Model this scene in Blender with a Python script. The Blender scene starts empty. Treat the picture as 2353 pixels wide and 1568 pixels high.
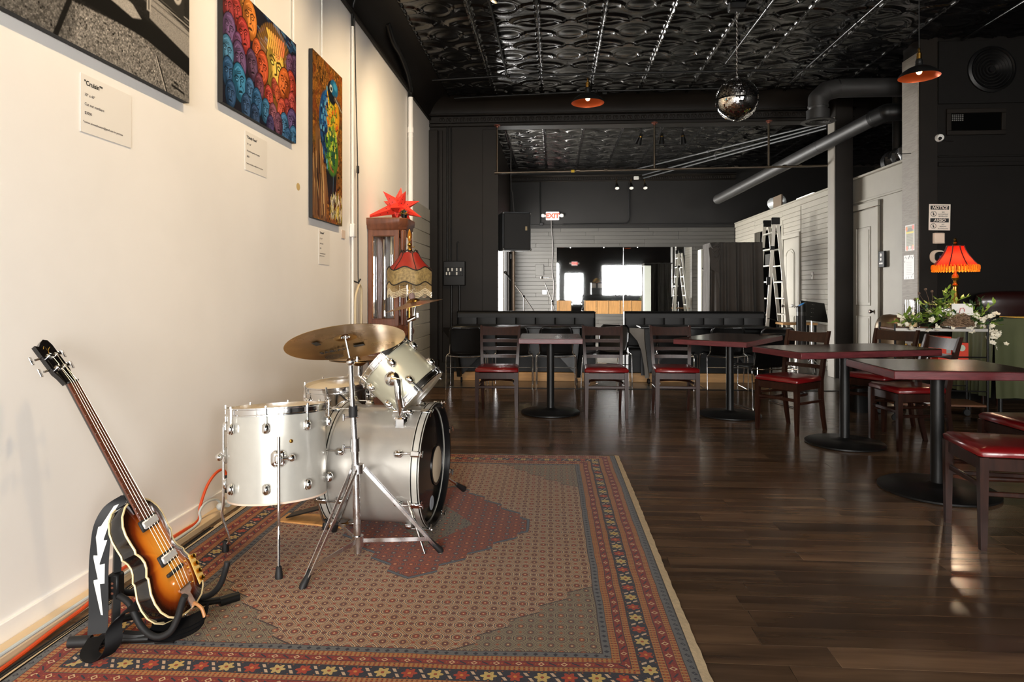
import bpy, bmesh, math, random
import numpy as np
from mathutils import Vector, Matrix, Euler
random.seed(7); rng = np.random.default_rng(7)
sc = bpy.context.scene
COL = sc.collection
PI = math.pi
V = Vector
# ---------------------------------------------------------------- camera
FPX, W_, H_ = 1500.0, 2353.0, 1568.0
CAMZ = 1.24
cam = bpy.data.cameras.new('camera'); cam_o = bpy.data.objects.new('camera', cam); COL.objects.link(cam_o)
cam.sensor_fit = 'HORIZONTAL'; cam.sensor_width = 36.0
cam.lens = 36.0 * FPX / W_
cam.shift_y = -114.0 / W_
cam_o.location = (0, 0, CAMZ)
cam_o.rotation_euler = (PI/2, 0, math.atan(96.0 / FPX))
cam.clip_start = 0.05; cam.clip_end = 200
sc.camera = cam_o
# ---------------------------------------------------------------- world (overcast daylight seen through the windows)
w = bpy.data.worlds.new('daylight'); sc.world = w; w.use_nodes = True
bg = w.node_tree.nodes['Background']; bg.inputs[0].default_value = (1.0, 0.975, 0.94, 1); bg.inputs[1].default_value = 15.0
# ---------------------------------------------------------------- lights of the room
def area(name, loc, rot, sx, sy, power, color, portal=False):
    l = bpy.data.lights.new(name, 'AREA'); l.shape = 'RECTANGLE'; l.size = sx; l.size_y = sy; l.energy = power; l.color = color
    if portal: l.cycles.is_portal = True
    o = bpy.data.objects.new(name, l); o.location = loc; o.rotation_euler = rot; COL.objects.link(o); return o
def spot(name, loc, target, power, color, ang=60, blend=0.8, r=0.04):
    l = bpy.data.lights.new(name, 'SPOT'); l.energy = power; l.color = color; l.spot_size = math.radians(ang); l.spot_blend = blend; l.shadow_soft_size = r
    o = bpy.data.objects.new(name, l); o.location = loc
    o.rotation_euler = (V(target) - V(loc)).to_track_quat('-Z', 'Y').to_euler(); COL.objects.link(o); return o
# sky portals in the openings of the shop front and the side windows
area('portal_front_window', (3.85, -4.02, 1.68), (PI/2, 0, 0), 2.5, 1.96, 1, (1, 1, 1), True)
area('portal_front_door', (1.1, -4.02, 1.1), (PI/2, 0, 0), 0.95, 2.2, 1, (1, 1, 1), True)
area('portal_added_window', (-.62, -4.02, 1.65), (PI/2, 0, 0), 1.85, 2.3, 1, (1, 1, 1), True)  # portal of the unseen window added for daylight from the left
area('portal_back_window', (-1.08, 13.75, 1.35), (0, -PI/2, 0), 2.7, 2.9, 1, (1, 1, 1), True)
WARM = (1.0, 0.74, 0.43)
TRACK = [(-0.55, 1.6, 1.7, 52), (-0.55, 3.0, 3.1, 52), (-0.55, 4.4, 4.5, 50), (-0.55, 5.5, 6.2, 60), (-0.55, 6.15, 8.1, 80)]
for x, y, ty, pw in TRACK:
    spot('track_lamp_light', (x, y, 3.98), (-1.9, ty, 2.1), pw, WARM, 95, 1.0, 0.05)
# ---------------------------------------------------------------- view
vs = sc.view_settings
vs.view_transform = 'Standard'; vs.look = 'None'; vs.exposure = 1.3; vs.gamma = 1.0; vs.use_curve_mapping = False

# ================================================================ helpers
def ortho(d):
    d = V(d).normalized()
    a = V((0, 0, 1)) if abs(d.z) < 0.9 else V((1, 0, 0))
    x = a.cross(d).normalized(); return x, d.cross(x), d
class B:
    """collects geometry; build() links it as ONE mesh object"""
    def __init__(s): s.v = []; s.f = []
    def add(s, vs, fs, M=None):
        n = len(s.v)
        if M is not None: vs = [M @ V(q) for q in vs]
        s.v += [tuple(q) for q in vs]; s.f += [tuple(i + n for i in q) for q in fs]; return s
    def box(s, c, d, M=None, b=0.0):
        x, y, z = d[0]/2, d[1]/2, d[2]/2; c = V(c)
        if b <= 0:
            vs = [c + V((i*x, j*y, k*z)) for i in (-1, 1) for j in (-1, 1) for k in (-1, 1)]
            return s.add(vs, [(0,1,3,2),(4,6,7,5),(0,4,5,1),(2,3,7,6),(0,2,6,4),(1,5,7,3)], M)
        b = min(b, x*.98, y*.98, z*.98); vs = []; idx = {}
        for i in (-1, 1):
            for j in (-1, 1):
                for k in (-1, 1):
                    for a in range(3):
                        p = [i*x, j*y, k*z]
                        for q in range(3):
                            if q != a: p[q] -= (i, j, k)[q]*b
                        idx[(i, j, k, a)] = len(vs); vs.append(c + V(p))
        fs = []
        for a in range(3):
            o = [q for q in range(3) if q != a]
            for sg in (-1, 1):
                loop = []
                for (p, q) in ((-1,-1),(1,-1),(1,1),(-1,1)):
                    t = [0,0,0]; t[a] = sg; t[o[0]] = p; t[o[1]] = q; loop.append(idx[(*t, a)])
                fs.append(loop)
            for p in (-1, 1):
                for q in (-1, 1):
                    l = []
                    for (e, ax) in ((-1, o[0]), (1, o[0]), (1, o[1]), (-1, o[1])):
                        t = [0,0,0]; t[a] = e; t[o[0]] = p; t[o[1]] = q; l.append(idx[(*t, ax)])
                    fs.append(l)
        for i in (-1, 1):
            for j in (-1, 1):
                for k in (-1, 1): fs.append([idx[(i, j, k, a)] for a in range(3)])
        return s.add(vs, fs, M)
    def tube(s, pts, r, n=10, closed=False, caps=True, M=None):
        pts = [V(p) for p in pts]; m = len(pts); rs = r if isinstance(r, (list, tuple)) else [r]*m
        vs = []; fs = []; px = None
        for i, p in enumerate(pts):
            if closed: d = pts[(i+1) % m] - pts[i-1]
            else: d = pts[min(i+1, m-1)] - pts[max(i-1, 0)]
            if d.length < 1e-9: d = V((0, 0, 1))
            d.normalize()
            if px is None: px, py, _ = ortho(d)
            else:
                px = px - d*px.dot(d)
                if px.length < 1e-6: px = ortho(d)[0]
                px.normalize(); py = d.cross(px)
            for k in range(n):
                a = 2*PI*k/n; vs.append(p + (px*math.cos(a) + py*math.sin(a))*rs[i])
        for i in range(m if closed else m-1):
            j = (i+1) % m
            for k in range(n):
                l = (k+1) % n; fs.append((i*n+k, i*n+l, j*n+l, j*n+k))
        if caps and not closed:
            fs.append(tuple(range(n))[::-1]); fs.append(tuple((m-1)*n+k for k in range(n)))
        return s.add(vs, fs, M)
    def cyl(s, a, b, r, r2=None, n=16, caps=True, M=None): return s.tube([a, b], [r, r if r2 is None else r2], n, False, caps, M)
    def lathe(s, prof, o=(0, 0, 0), axis=(0, 0, 1), n=24, M=None, a0=0.0, a1=2*PI):
        x, y, z = ortho(axis); o = V(o); vs = []; fs = []; full = abs(a1 - a0 - 2*PI) < 1e-6; nn = n if full else n+1
        for (r, h) in prof:
            for k in range(nn):
                a = a0 + (a1 - a0)*k/n; vs.append(o + z*h + (x*math.cos(a) + y*math.sin(a))*max(r, 1e-5))
        for i in range(len(prof)-1):
            for k in range(n):
                l = (k+1) % nn; fs.append((i*nn+k, i*nn+l, (i+1)*nn+l, (i+1)*nn+k))
        return s.add(vs, fs, M)
    def prism(s, poly, h, M=None, z0=0.0):
        n = len(poly); vs = [(p[0], p[1], z0) for p in poly] + [(p[0], p[1], z0+h) for p in poly]
        fs = [tuple(range(n))[::-1], tuple(range(n, 2*n))] + [(i, (i+1) % n, n+(i+1) % n, n+i) for i in range(n)]
        return s.add(vs, fs, M)
    def loft(s, rings, caps=True, closed=True, M=None):
        n = len(rings[0]); vs = [V(p) for r in rings for p in r]; fs = []
        for i in range(len(rings)-1):
            for k in range(n if closed else n-1):
                l = (k+1) % n; fs.append((i*n+k, i*n+l, (i+1)*n+l, (i+1)*n+k))
        if caps: fs.append(tuple(range(n))[::-1]); fs.append(tuple((len(rings)-1)*n+k for k in range(n)))
        return s.add(vs, fs, M)
    def grid(s, fn, nu, nv, M=None):
        vs = [fn(i/nu, j/nv) for j in range(nv+1) for i in range(nu+1)]
        return s.add(vs, [(j*(nu+1)+i, j*(nu+1)+i+1, (j+1)*(nu+1)+i+1, (j+1)*(nu+1)+i) for j in range(nv) for i in range(nu)], M)
    def ball(s, c, r, n=16, m=10, sc_=(1, 1, 1), M=None):
        c = V(c); prof = [(math.sin(PI*i/m)*r, -math.cos(PI*i/m)*r) for i in range(m+1)]
        t = B().lathe(prof, n=n); return s.add([(c.x+q[0]*sc_[0], c.y+q[1]*sc_[1], c.z+q[2]*sc_[2]) for q in t.v], t.f, M)
    def mesh(s, name, mat, ang=38):
        me = bpy.data.meshes.new(name); me.from_pydata(s.v, [], s.f)
        mats = mat if isinstance(mat, (list, tuple)) else [mat]
        for m in mats: me.materials.append(m)
        bm = bmesh.new(); bm.from_mesh(me); bmesh.ops.recalc_face_normals(bm, faces=bm.faces); bm.to_mesh(me); bm.free()
        me.polygons.foreach_set('use_smooth', [True]*len(me.polygons))
        try: me.set_sharp_from_angle(angle=math.radians(ang))
        except Exception: pass
        return me
    def build(s, name, mat, parent=None, loc=None, rot=None, ang=38):
        return link(name, s.mesh(name, mat, ang), parent, loc, rot)
def link(name, data, parent=None, loc=None, rot=None):
    o = bpy.data.objects.new(name, data); COL.objects.link(o)
    if parent is not None: o.parent = parent
    if loc is not None: o.location = loc
    if rot is not None: o.rotation_euler = rot
    return o
def tag(o, label=None, cat=None, group=None, kind=None):
    if label: o['label'] = label
    if cat: o['category'] = cat
    if group: o['group'] = group
    if kind: o['kind'] = kind
    return o
def thing(name, label, cat, loc=(0, 0, 0), rz=0.0, group=None):
    o = link(name, None, None, loc, (0, 0, rz)); o.empty_display_size = 0.1
    return tag(o, label, cat, group)
def kids(o): return [c for c in bpy.data.objects if c.parent is o]
def dup(root, loc, rz, label, group=None):
    r = root.copy(); COL.objects.link(r); r.location = loc; r.rotation_euler = (0, 0, rz); r['label'] = label
    if group: r['group'] = group
    for ch in kids(root):
        c = ch.copy(); COL.objects.link(c); c.parent = r
        for g in kids(ch):
            d = g.copy(); COL.objects.link(d); d.parent = c
    return r
def struct(o): o['kind'] = 'structure'; return o
def arc(c, r, a0, a1, n, plane='xz'):
    out = []
    for i in range(n+1):
        a = a0 + (a1-a0)*i/n; p, q = r*math.cos(a), r*math.sin(a)
        out.append(V(c) + (V((p, 0, q)) if plane == 'xz' else V((p, q, 0)) if plane == 'xy' else V((0, p, q))))
    return out
def smooth(pts, k=6):
    """Catmull-Rom through pts"""
    pts = [V(p) for p in pts]; out = []
    for i in range(len(pts)-1):
        p0, p1, p2, p3 = pts[max(i-1, 0)], pts[i], pts[i+1], pts[min(i+2, len(pts)-1)]
        for j in range(k):
            t = j/k; out.append(0.5*((2*p1) + (p2-p0)*t + (2*p0-5*p1+4*p2-p3)*t*t + (3*p1-p0-3*p2+p3)*t**3))
    out.append(pts[-1]); return out
def frame(o, x, y, z):
    M = Matrix.Identity(4)
    for i in range(3): M[i][0], M[i][1], M[i][2], M[i][3] = x[i], y[i], z[i], o[i]
    return M
def text_mesh(body, size, align='LEFT', bold=0.0, extrude=0.0006, spacing=1.0, shear=0.0):
    c = bpy.data.curves.new('lettering', 'FONT'); c.body = body; c.size = size; c.align_x = align; c.extrude = extrude; c.offset = bold*size; c.space_character = spacing; c.shear = shear; c.resolution_u = 3
    o = bpy.data.objects.new('lettering', c); COL.objects.link(o)
    me = bpy.data.meshes.new_from_object(o.evaluated_get(bpy.context.evaluated_depsgraph_get()))
    bpy.data.objects.remove(o); bpy.data.curves.remove(c); return me
def text(body, size, M, mat, parent, name='lettering', **k):
    me = text_mesh(body, size, **k); me.transform(M); me.materials.clear(); me.materials.append(mat)
    return link(name, me, parent)
# ---------------------------------------------------------------- materials
def srgb(r, g, b):
    f = lambda c: (c/255/12.92) if c/255 <= 0.04045 else ((c/255+0.055)/1.055)**2.4
    return (f(r), f(g), f(b))
MC = {}
def mat(name, col, rough=0.5, metal=0.0, var=0.0, vscale=6.0, stretch=(1, 1, 1), bump=0.0, bscale=60.0, coat=0.0, emit=None, estr=0.0, trans=0.0, alpha=1.0, rvar=0.0, spec=0.5, objrand=0.0, col2=None):
    if name in MC: return MC[name]
    m = bpy.data.materials.new(name); m.use_nodes = True; MC[name] = m
    nt = m.node_tree; N = nt.nodes; L = nt.links; p = N['Principled BSDF']
    p.inputs['Base Color'].default_value = (*col, 1); p.inputs['Roughness'].default_value = rough; p.inputs['Metallic'].default_value = metal
    p.inputs['Coat Weight'].default_value = coat; p.inputs['Coat Roughness'].default_value = 0.08
    p.inputs['Transmission Weight'].default_value = trans; p.inputs['Alpha'].default_value = alpha
    p.inputs['Specular IOR Level'].default_value = spec
    if emit: p.inputs['Emission Color'].default_value = (*emit, 1); p.inputs['Emission Strength'].default_value = estr
    if var > 0 or bump > 0 or rvar > 0 or objrand > 0:
        tc = N.new('ShaderNodeTexCoord'); mp = N.new('ShaderNodeMapping'); mp.inputs['Scale'].default_value = stretch
        L.new(tc.outputs['Object'], mp.inputs[0])
        nz = N.new('ShaderNodeTexNoise'); nz.inputs['Scale'].default_value = vscale; nz.inputs['Detail'].default_value = 5
        L.new(mp.outputs[0], nz.inputs['Vector'])
        if objrand > 0 or var > 0:
            mx = N.new('ShaderNodeMix'); mx.data_type = 'RGBA'
            c2 = col2 if col2 else tuple(c*(1-var) for c in col); c1 = col if col2 else tuple(min(1, c*(1+var*0.6)) for c in col)
            mx.inputs[6].default_value = (*c1, 1); mx.inputs[7].default_value = (*c2, 1)
            rp = N.new('ShaderNodeMapRange'); rp.inputs[1].default_value = 0.3; rp.inputs[2].default_value = 0.7
            L.new(nz.outputs[0], rp.inputs[0]); L.new(rp.outputs[0], mx.inputs[0]); src = mx.outputs[2]
            if objrand > 0:
                oi = N.new('ShaderNodeObjectInfo'); hv = N.new('ShaderNodeHueSaturation')
                r2 = N.new('ShaderNodeMapRange'); r2.inputs[3].default_value = 1-objrand; r2.inputs[4].default_value = 1+objrand
                L.new(oi.outputs['Random'], r2.inputs[0]); L.new(r2.outputs[0], hv.inputs['Value']); L.new(src, hv.inputs['Color']); src = hv.outputs[0]
                ad = N.new('ShaderNodeVectorMath'); sm = N.new('ShaderNodeMath'); sm.operation = 'MULTIPLY'; sm.inputs[1].default_value = 37.0
                L.new(oi.outputs['Random'], sm.inputs[0]); L.new(mp.outputs[0], ad.inputs[0]); L.new(sm.outputs[0], ad.inputs[1]); L.new(ad.outputs[0], nz.inputs['Vector'])
            L.new(src, p.inputs['Base Color'])
        if rvar > 0:
            r3 = N.new('ShaderNodeMapRange'); r3.inputs[1].default_value = 0.3; r3.inputs[2].default_value = 0.7
            r3.inputs[3].default_value = max(0.02, rough-rvar); r3.inputs[4].default_value = rough+rvar
            L.new(nz.outputs[0], r3.inputs[0]); L.new(r3.outputs[0], p.inputs['Roughness'])
        if bump > 0:
            n2 = N.new('ShaderNodeTexNoise'); n2.inputs['Scale'].default_value = bscale; n2.inputs['Detail'].default_value = 3
            L.new(mp.outputs[0], n2.inputs['Vector'])
            bp = N.new('ShaderNodeBump'); bp.inputs['Strength'].default_value = bump; bp.inputs['Distance'].default_value = 0.004
            L.new(n2.outputs[0], bp.inputs['Height']); L.new(bp.outputs[0], p.inputs['Normal'])
    return m
def vcol_mat(name, rough=0.45, bump=0.0):
    m = bpy.data.materials.new(name); m.use_nodes = True; nt = m.node_tree; p = nt.nodes['Principled BSDF']
    a = nt.nodes.new('ShaderNodeVertexColor'); a.layer_name = 'paint'; nt.links.new(a.outputs[0], p.inputs['Base Color']); p.inputs['Roughness'].default_value = rough
    return m
CREAM = mat('cream_paint', srgb(249, 246, 242), 0.55, var=0.05, vscale=1.2, bump=0.08, bscale=40)
BLACKW = mat('black_wall_paint', srgb(26, 21, 16), 0.55, var=0.25, vscale=2.5, bump=0.12, bscale=30, spec=.25)
BLACKC = mat('black_gloss_tin', srgb(13, 13, 14), 0.22, var=0.15, vscale=3, bump=0.06, bscale=70, rvar=0.06, spec=0.8)
BLACKM = mat('black_matte_metal', srgb(15, 15, 15), 0.42, spec=0.35)
BLACKP = mat('black_plastic', srgb(11, 11, 11), 0.32, spec=.35, bump=0.05, bscale=200)
RUBBER = mat('black_rubber', srgb(16, 16, 17), 0.6)
VINYL = mat('black_vinyl', srgb(11, 11, 11), 0.5, spec=.3, bump=0.08, bscale=90)
CHROME = mat('chrome', (0.82, 0.82, 0.82), 0.12, 1.0, rvar=0.05, vscale=20)
CHROMED = mat('worn_chrome', (0.72, 0.72, 0.73), 0.25, 1.0, rvar=0.12, vscale=14)
BRASS = mat('brass', srgb(190, 145, 70), 0.25, 1.0)
GOLD = mat('gold_plate', srgb(205, 165, 80), 0.2, 1.0)
WHITEP = mat('white_plastic', srgb(228, 226, 220), 0.4)
PAPER = mat('white_paper', srgb(238, 234, 228), 0.6)
INK = mat('black_ink', (0.012, 0.012, 0.012), 0.6)
GREYW = mat('grey_plank_paint', srgb(64, 62, 58), 0.5, var=0.12, vscale=3, stretch=(0.6, 1, 4), bump=0.1, bscale=30, objrand=0.10)
SHIP = mat('pale_grey_shiplap_paint', srgb(160, 155, 143), 0.5, var=0.06, vscale=3, bump=0.06, bscale=30)
DKWOOD = mat('dark_walnut_stain', srgb(44, 22, 14), 0.33, spec=.3, var=0.45, vscale=9, stretch=(6, 6, 0.8), bump=0.05, bscale=60)
TABLET = mat('table_dark_laminate', srgb(50, 31, 24), 0.22, var=0.4, vscale=10, stretch=(0.5, 6, 1), bump=0.02, bscale=50)
TABLEE = mat('mahogany_edge', srgb(92, 37, 40), 0.4, var=0.35, vscale=12, stretch=(1, 1, 5), bump=0.15, bscale=40)
REDV = mat('red_vinyl', srgb(108, 12, 15), 0.28, var=0.15, vscale=4, coat=0.3, bump=0.04, bscale=150)
PLY = mat('orange_plywood', srgb(205, 150, 88), 0.55, var=0.2, vscale=6, stretch=(4, 1, 0.6))
MAPLE = mat('raw_pine', srgb(196, 150, 96), 0.55, var=0.3, vscale=8, stretch=(0.5, 4, 3))
GLASS = mat('clear_glass', (1, 1, 1), 0.02, trans=1.0)
SILVERB = mat('darkened_silver_wrap', srgb(176, 172, 165), 0.3, 0.45, var=0.03, vscale=30, coat=0.5)  # silver wrap darkened, dim reflections on the bass drum put into its colour
SILVER = mat('silver_drum_wrap', srgb(196, 194, 186), 0.3, 0.35, var=0.03, vscale=30, coat=0.6)

# ================================================================ THE ROOM
XL, ZC, ZW, YP, YB, XR, YF, XE = -1.9, 4.16, 3.86, 9.9, 15.8, 4.3, -4.0, 7.5
PLANK = mat('vinyl_plank_oak', srgb(108, 84, 63), 0.2, var=0.4, vscale=2.2, stretch=(0.7, 7, 1), bump=0.012, bscale=22, objrand=0.4, rvar=0.04, col2=srgb(64, 48, 36), spec=0.5)
SLAB = mat('floor_underlay', srgb(44, 33, 26), 0.3, var=0.4, vscale=4, stretch=(0.6, 8, 1), bump=0.05)
BFLOOR = mat('grey_back_floor', srgb(104, 100, 93), 0.22, var=0.15, vscale=2.5)
fl_ = struct(B().box((2.8, 2.17, -0.056), (9.6, 12.36, 0.1)).build('floor', SLAB))
struct(B().box((2.8, 12.13, -0.051), (9.6, 7.54, 0.1)).build('floor', BFLOOR))
def px_of(x, y):
    a = math.atan(96/FPX); d = -math.sin(a)*x + math.cos(a)*y
    return W_/2 + FPX*(math.cos(a)*x + math.sin(a)*y)/d if d > 0.3 else -9999
PW, PLN = 0.125, 1.22
pm = B().box((0, 0, -0.003), (PLN-0.0015, PW-0.0016, 0.006), b=0.0006).mesh('plank', PLANK)
y = 8.34 - PW/2; row = 0
while y > 1.55:
    off = random.choice([0.0, 0.41, 0.81, 0.2, 0.6, 1.02]) + random.uniform(-.05, .05)
    x = -1.88 - off
    while x < 6.4:
        a, b = max(x, -1.88), min(x + PLN, 6.6)
        hid = a > -1.72 and b < 0.44 and 2.0 < y < 4.85
        if b - a > 0.08 and not hid and px_of(a, y) < 2420 and px_of(b, y) > -60:
            o = link('plank', pm, fl_, ((a+b)/2, y, 0.0))
            if b - a < PLN - 0.01: o.scale = ((b-a)/PLN, 1, 1)
        x += PLN
    y -= PW
struct(B().box((1.2, 8.345, 0.003), (6.2, 0.03, 0.008), b=0.003).build('trim_1', BLACKM))   # threshold strip

# ---- left wall
wl = struct(B().box((XL-0.075, 2.95, ZW/2), (0.15, 13.9, ZW)).build('wall_left', CREAM))
for k in range(13):     # pale boards low on the wall by the dark corner
    B().box((XL+0.008, 9.15, 0.11+0.19*k), (0.018, 1.38, 0.184), b=0.004).build('board', mat('cream_board', srgb(214, 208, 194), 0.5, var=0.05), wl)
B().box((XL+0.014, 8.44, 1.25), (0.03, 0.07, 2.5), b=0.004).build('corner_board', mat('cream_board', (1, 1, 1)), wl)
struct(B().box((XL+0.006, 2.2, 0.05), (0.014, 12.3, 0.10), b=0.003).build('baseboard_left', CREAM))
# shop front wall behind the camera, door and windows open to daylight
wf = B()
for x0, x1, z0, z1 in ((XL-.1, -1.55, 0, ZC), (-1.55, .3, 0, .5), (-1.55, .3, 2.8, ZC), (.3, .62, 0, ZC), (.62, 1.57, 2.2, ZC), (1.57, 2.6, 0, ZC), (2.6, 5.1, 0, .7), (2.6, 5.1, 2.66, ZC), (5.1, XE+.1, 0, ZC)):
    wf.box(((x0+x1)/2, YF-0.075, (z0+z1)/2), (x1-x0, 0.15, z1-z0))
struct(wf.build('wall_front', BLACKW))
def window(name, c, w, h, axis, nx, nz, m=BLACKM):
    b = B(); t = 0.05
    def bar(a, z, la, lz):
        if axis == 'x': b.box((c[0]+a, c[1], c[2]+z), (la, 0.06, lz), b=0.004)
        else: b.box((c[0], c[1]+a, c[2]+z), (0.06, la, lz), b=0.004)
    for i in range(nx+1): bar(-w/2+t/2+(w-t)*i/nx, 0, t, h)
    for i in range(nz+1): bar(0, -h/2+t/2+(h-t)*i/nz, w-2*t, t)
    return struct(b.build(name, m))
window('window_1', (3.85, YF-.06, 1.68), 2.5, 1.96, 'x', 2, 1)
# right outer wall
wr = B().box((XE+0.075, (YF+YB)/2, ZC/2), (0.15, YB-YF, ZC))
struct(wr.build('wall_right', BLACKW))
window('window_added', (-.625, YF-.06, 1.65), 1.85, 2.3, 'x', 1, 1)  # unseen window, added to bring in daylight from behind on the left
# pavement outside so the openings look onto something
PAVE = mat('pavement', srgb(190, 186, 178), 0.8, var=0.1)
struct(B().box((2.5, -9.2, -0.1), (40, 10.2, 0.1)).build('pavement', PAVE))
struct(B().box((-6.3, 13.7, -0.1), (10.2, 6, 0.1)).build('pavement', PAVE))

# ---- dark partition with the wide opening
wp = B(); wp.box((-1.43, YP+.1, 1.88), (1.14, 0.2, 3.76)); wp.box((2.8, YP+.1, 3.955), (9.6, 0.2, 0.41))
wp.box((-1.83, YP-.03, 1.85), (0.14, 0.07, 3.7), b=0.006); wp.box((-1.72, YP-.012, 1.85), (0.05, 0.03, 3.7), b=0.004)
wp.box((-0.96, YP-.012, 1.85), (0.24, 0.03, 3.7), b=0.004); wp.box((-1.83, YP-.045, 0.1), (0.17, 0.1, 0.2), b=0.008)
wp = struct(wp.build('wall_middle', BLACKW))
struct(B().box((-1.62, YP-.02, 0.08), (0.5, 0.03, 0.16), b=0.004).build('baseboard_middle', BLACKW))
# header mouldings and leaf frieze
tr = B().box((1.25, YP-.02, 3.775), (6.3, 0.05, 0.05), b=0.008).box((1.25, YP-.05, 3.92), (6.3, 0.1, 0.03), b=0.01).box((1.25, YP-.02, 3.855), (6.3, 0.03, 0.09))
tr = struct(tr.build('trim_2', BLACKW))
leaf = B()
for sx in (-1, 1):
    leaf.ball((sx*0.022, 0, 0.0), 0.022, 8, 6, (0.75, 0.5, 1.4)); leaf.ball((sx*0.008, 0, 0.018), 0.012, 8, 6, (1, .6, 1))
leafs = B(); n = 0
xx = -1.7
while xx < 4.1:
    leafs.add([(v[0]+xx, v[1]+YP-.037, v[2]+3.855) for v in leaf.v], leaf.f); xx += 0.105
tag(leafs.build('leaf_frieze', BLACKW, tr), kind='stuff')
# coves between walls and the tin ceiling
def cove(name, p0, p1, inward, m):
    p0, p1 = V(p0), V(p1); iw = V(inward); n = 7
    prof = [(0.0, ZW)] + [(0.32*(1-math.cos(a)), ZW + (ZC-ZW)*math.sin(a)) for a in [PI/2*i/n for i in range(n+1)]] + [(0.34, ZC), (0.34, ZC+.02), (0, ZC+.02)]
    b = B().loft([[p + iw*r + V((0, 0, z)) for r, z in prof] for p in (p0, p1)]); return struct(b.build(name, m))
cove('trim_3', (XL, YF, 0), (XL, YP, 0), (1, 0, 0), BLACKW)
cove('trim_4', (XL, YP, 0), (6.5, YP, 0), (0, -1, 0), BLACKW)
struct(B().box((XL+.02, 2.95, ZW), (0.05, 13.7, 0.05), b=0.012).build('trim_5', BLACKW))

# ---- tin ceiling: every embossed panel its own piece
ceil = struct(B().box((2.8, 5.9, ZC+.051), (9.8, 20.2, 0.1)).build('ceiling', BLACKW))
TP = 0.70
def tin(u, v):
    def ss(a, b, x): t = min(1, max(0, (x-a)/(b-a))); return t*t*(3-2*t)
    du, dv = min(u, 1-u), min(v, 1-v)
    h = 0.013*math.exp(-(du/0.022)**2) + 0.006*math.exp(-(dv/0.012)**2)
    r = math.hypot(u-.5, v-.5)
    h += 0.011*math.exp(-((r-.225)/.02)**2) + 0.008*math.exp(-((r-.275)/.015)**2)
    h += 0.012*ss(.2, .05, math.hypot((u-.5)*.6, v-.5)*1.3)*(1 if r < .2 else 0)
    e = math.hypot(du/.40, dv/.20)
    h += 0.016*ss(1.12, .98, e) - 0.012*ss(.86, .62, e) + 0.010*ss(.45, .2, e)
    e2 = math.hypot(du/.27, (v-.5)/.13)
    h += 0.012*ss(1.15, .98, e2) - 0.009*ss(.8, .5, e2)
    for q in (.36, .40, .44): 
        if dv < .12: h += 0.006*math.exp(-((du-q-.25*dv)/.009)**2)*ss(.12, .06, dv)
    t = ss(.036, .022, du); return h*1.45*(1-t) + t*(.022 - .010*ss(.010, .004, du))
NT = 48
tinm = B().grid(lambda u, v: ((u-.5)*TP, (v-.5)*TP, -tin(u, v)), NT, NT).mesh('tin_panel', BLACKC, 80)
i0 = -3
for i in range(-3, 11):
    for j in range(-10, 13):
        x = -0.17 + TP*(i+.5); yv = 7.04 + TP*(j+.5)
        if x < XL+.2 or x > 7.3 or yv > YB - .1 or yv < -3.8: continue
        if abs(yv - (YP+.1)) < 0.22: continue
        if yv < 2.6 or (yv < 5.5 and x > 5.5): continue
        link('tin_panel', tinm, ceil, (x, yv, ZC))
# ---- back room
wb = struct(B().box((3.2, YB+.1, ZC/2), (8.8, 0.2, ZC)).build('wall_back', mat('charcoal_wall_paint', srgb(30, 29, 28), 0.55, spec=.25, var=0.15, vscale=2)))
PT = 2.83
z = 0.05; r = 0
MX0, MX1, MZ0, MZ1 = 0.07, 3.28, 0.70, 2.30
while z < PT - 0.03:
    x = -1.03; r += 1
    while x < 4.25:
        ln = random.choice([0.6, 0.9, 1.2, 1.6, 2.0]); b = min(x + ln, 4.28)
        if 4.28 - b < 0.25: b = 4.28
        mid = z
        if not (x > MX0 and b < MX1 and MZ0 < z-.05 and z+.05 < MZ1):
            B().box(((x+b)/2, YB - .008 - random.uniform(0, .004), z), (b-x-.004, 0.016, 0.089), b=0.003).build('plank', GREYW, wb)
        x = b
    z += 0.092
struct(B().box((1.6, YB-.015, PT+.01), (5.3, 0.03, 0.03), b=0.005).build('trim_6', mat('charcoal_wall_paint', (0, 0, 0))))
cr = B().box((1.6, YB-.06, 4.02), (5.4, 0.12, 0.05), b=0.015).box((1.6, YB-.03, 3.90), (5.4, 0.06, 0.03), b=0.01).box((1.6, YB-.02, 3.96), (5.4, .03, .1))
cr = struct(cr.build('trim_7', BLACKW))
leafs = B(); xx = -1.0
while xx < 4.2:
    leafs.add([(v[0]+xx, v[1]+YB-.037, v[2]+3.955) for v in leaf.v], leaf.f); xx += 0.105
tag(leafs.build('leaf_frieze', BLACKW, cr), kind='stuff')
# left wall of the back room with a tall bright window
wbl = B()
for y0, y1, z0, z1 in ((YP+.2, 12.3, 0, ZC), (12.3, 15.2, 2.7, ZC), (15.2, YB, 0, ZC)):
    wbl.box((-1.12, (y0+y1)/2, (z0+z1)/2), (0.14, y1-y0, z1-z0))
struct(wbl.build('wall_back_left', BLACKW))
window('window_3', (-1.12, 13.75, 1.35), 2.9, 2.7, 'y', 1, 1)
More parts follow.
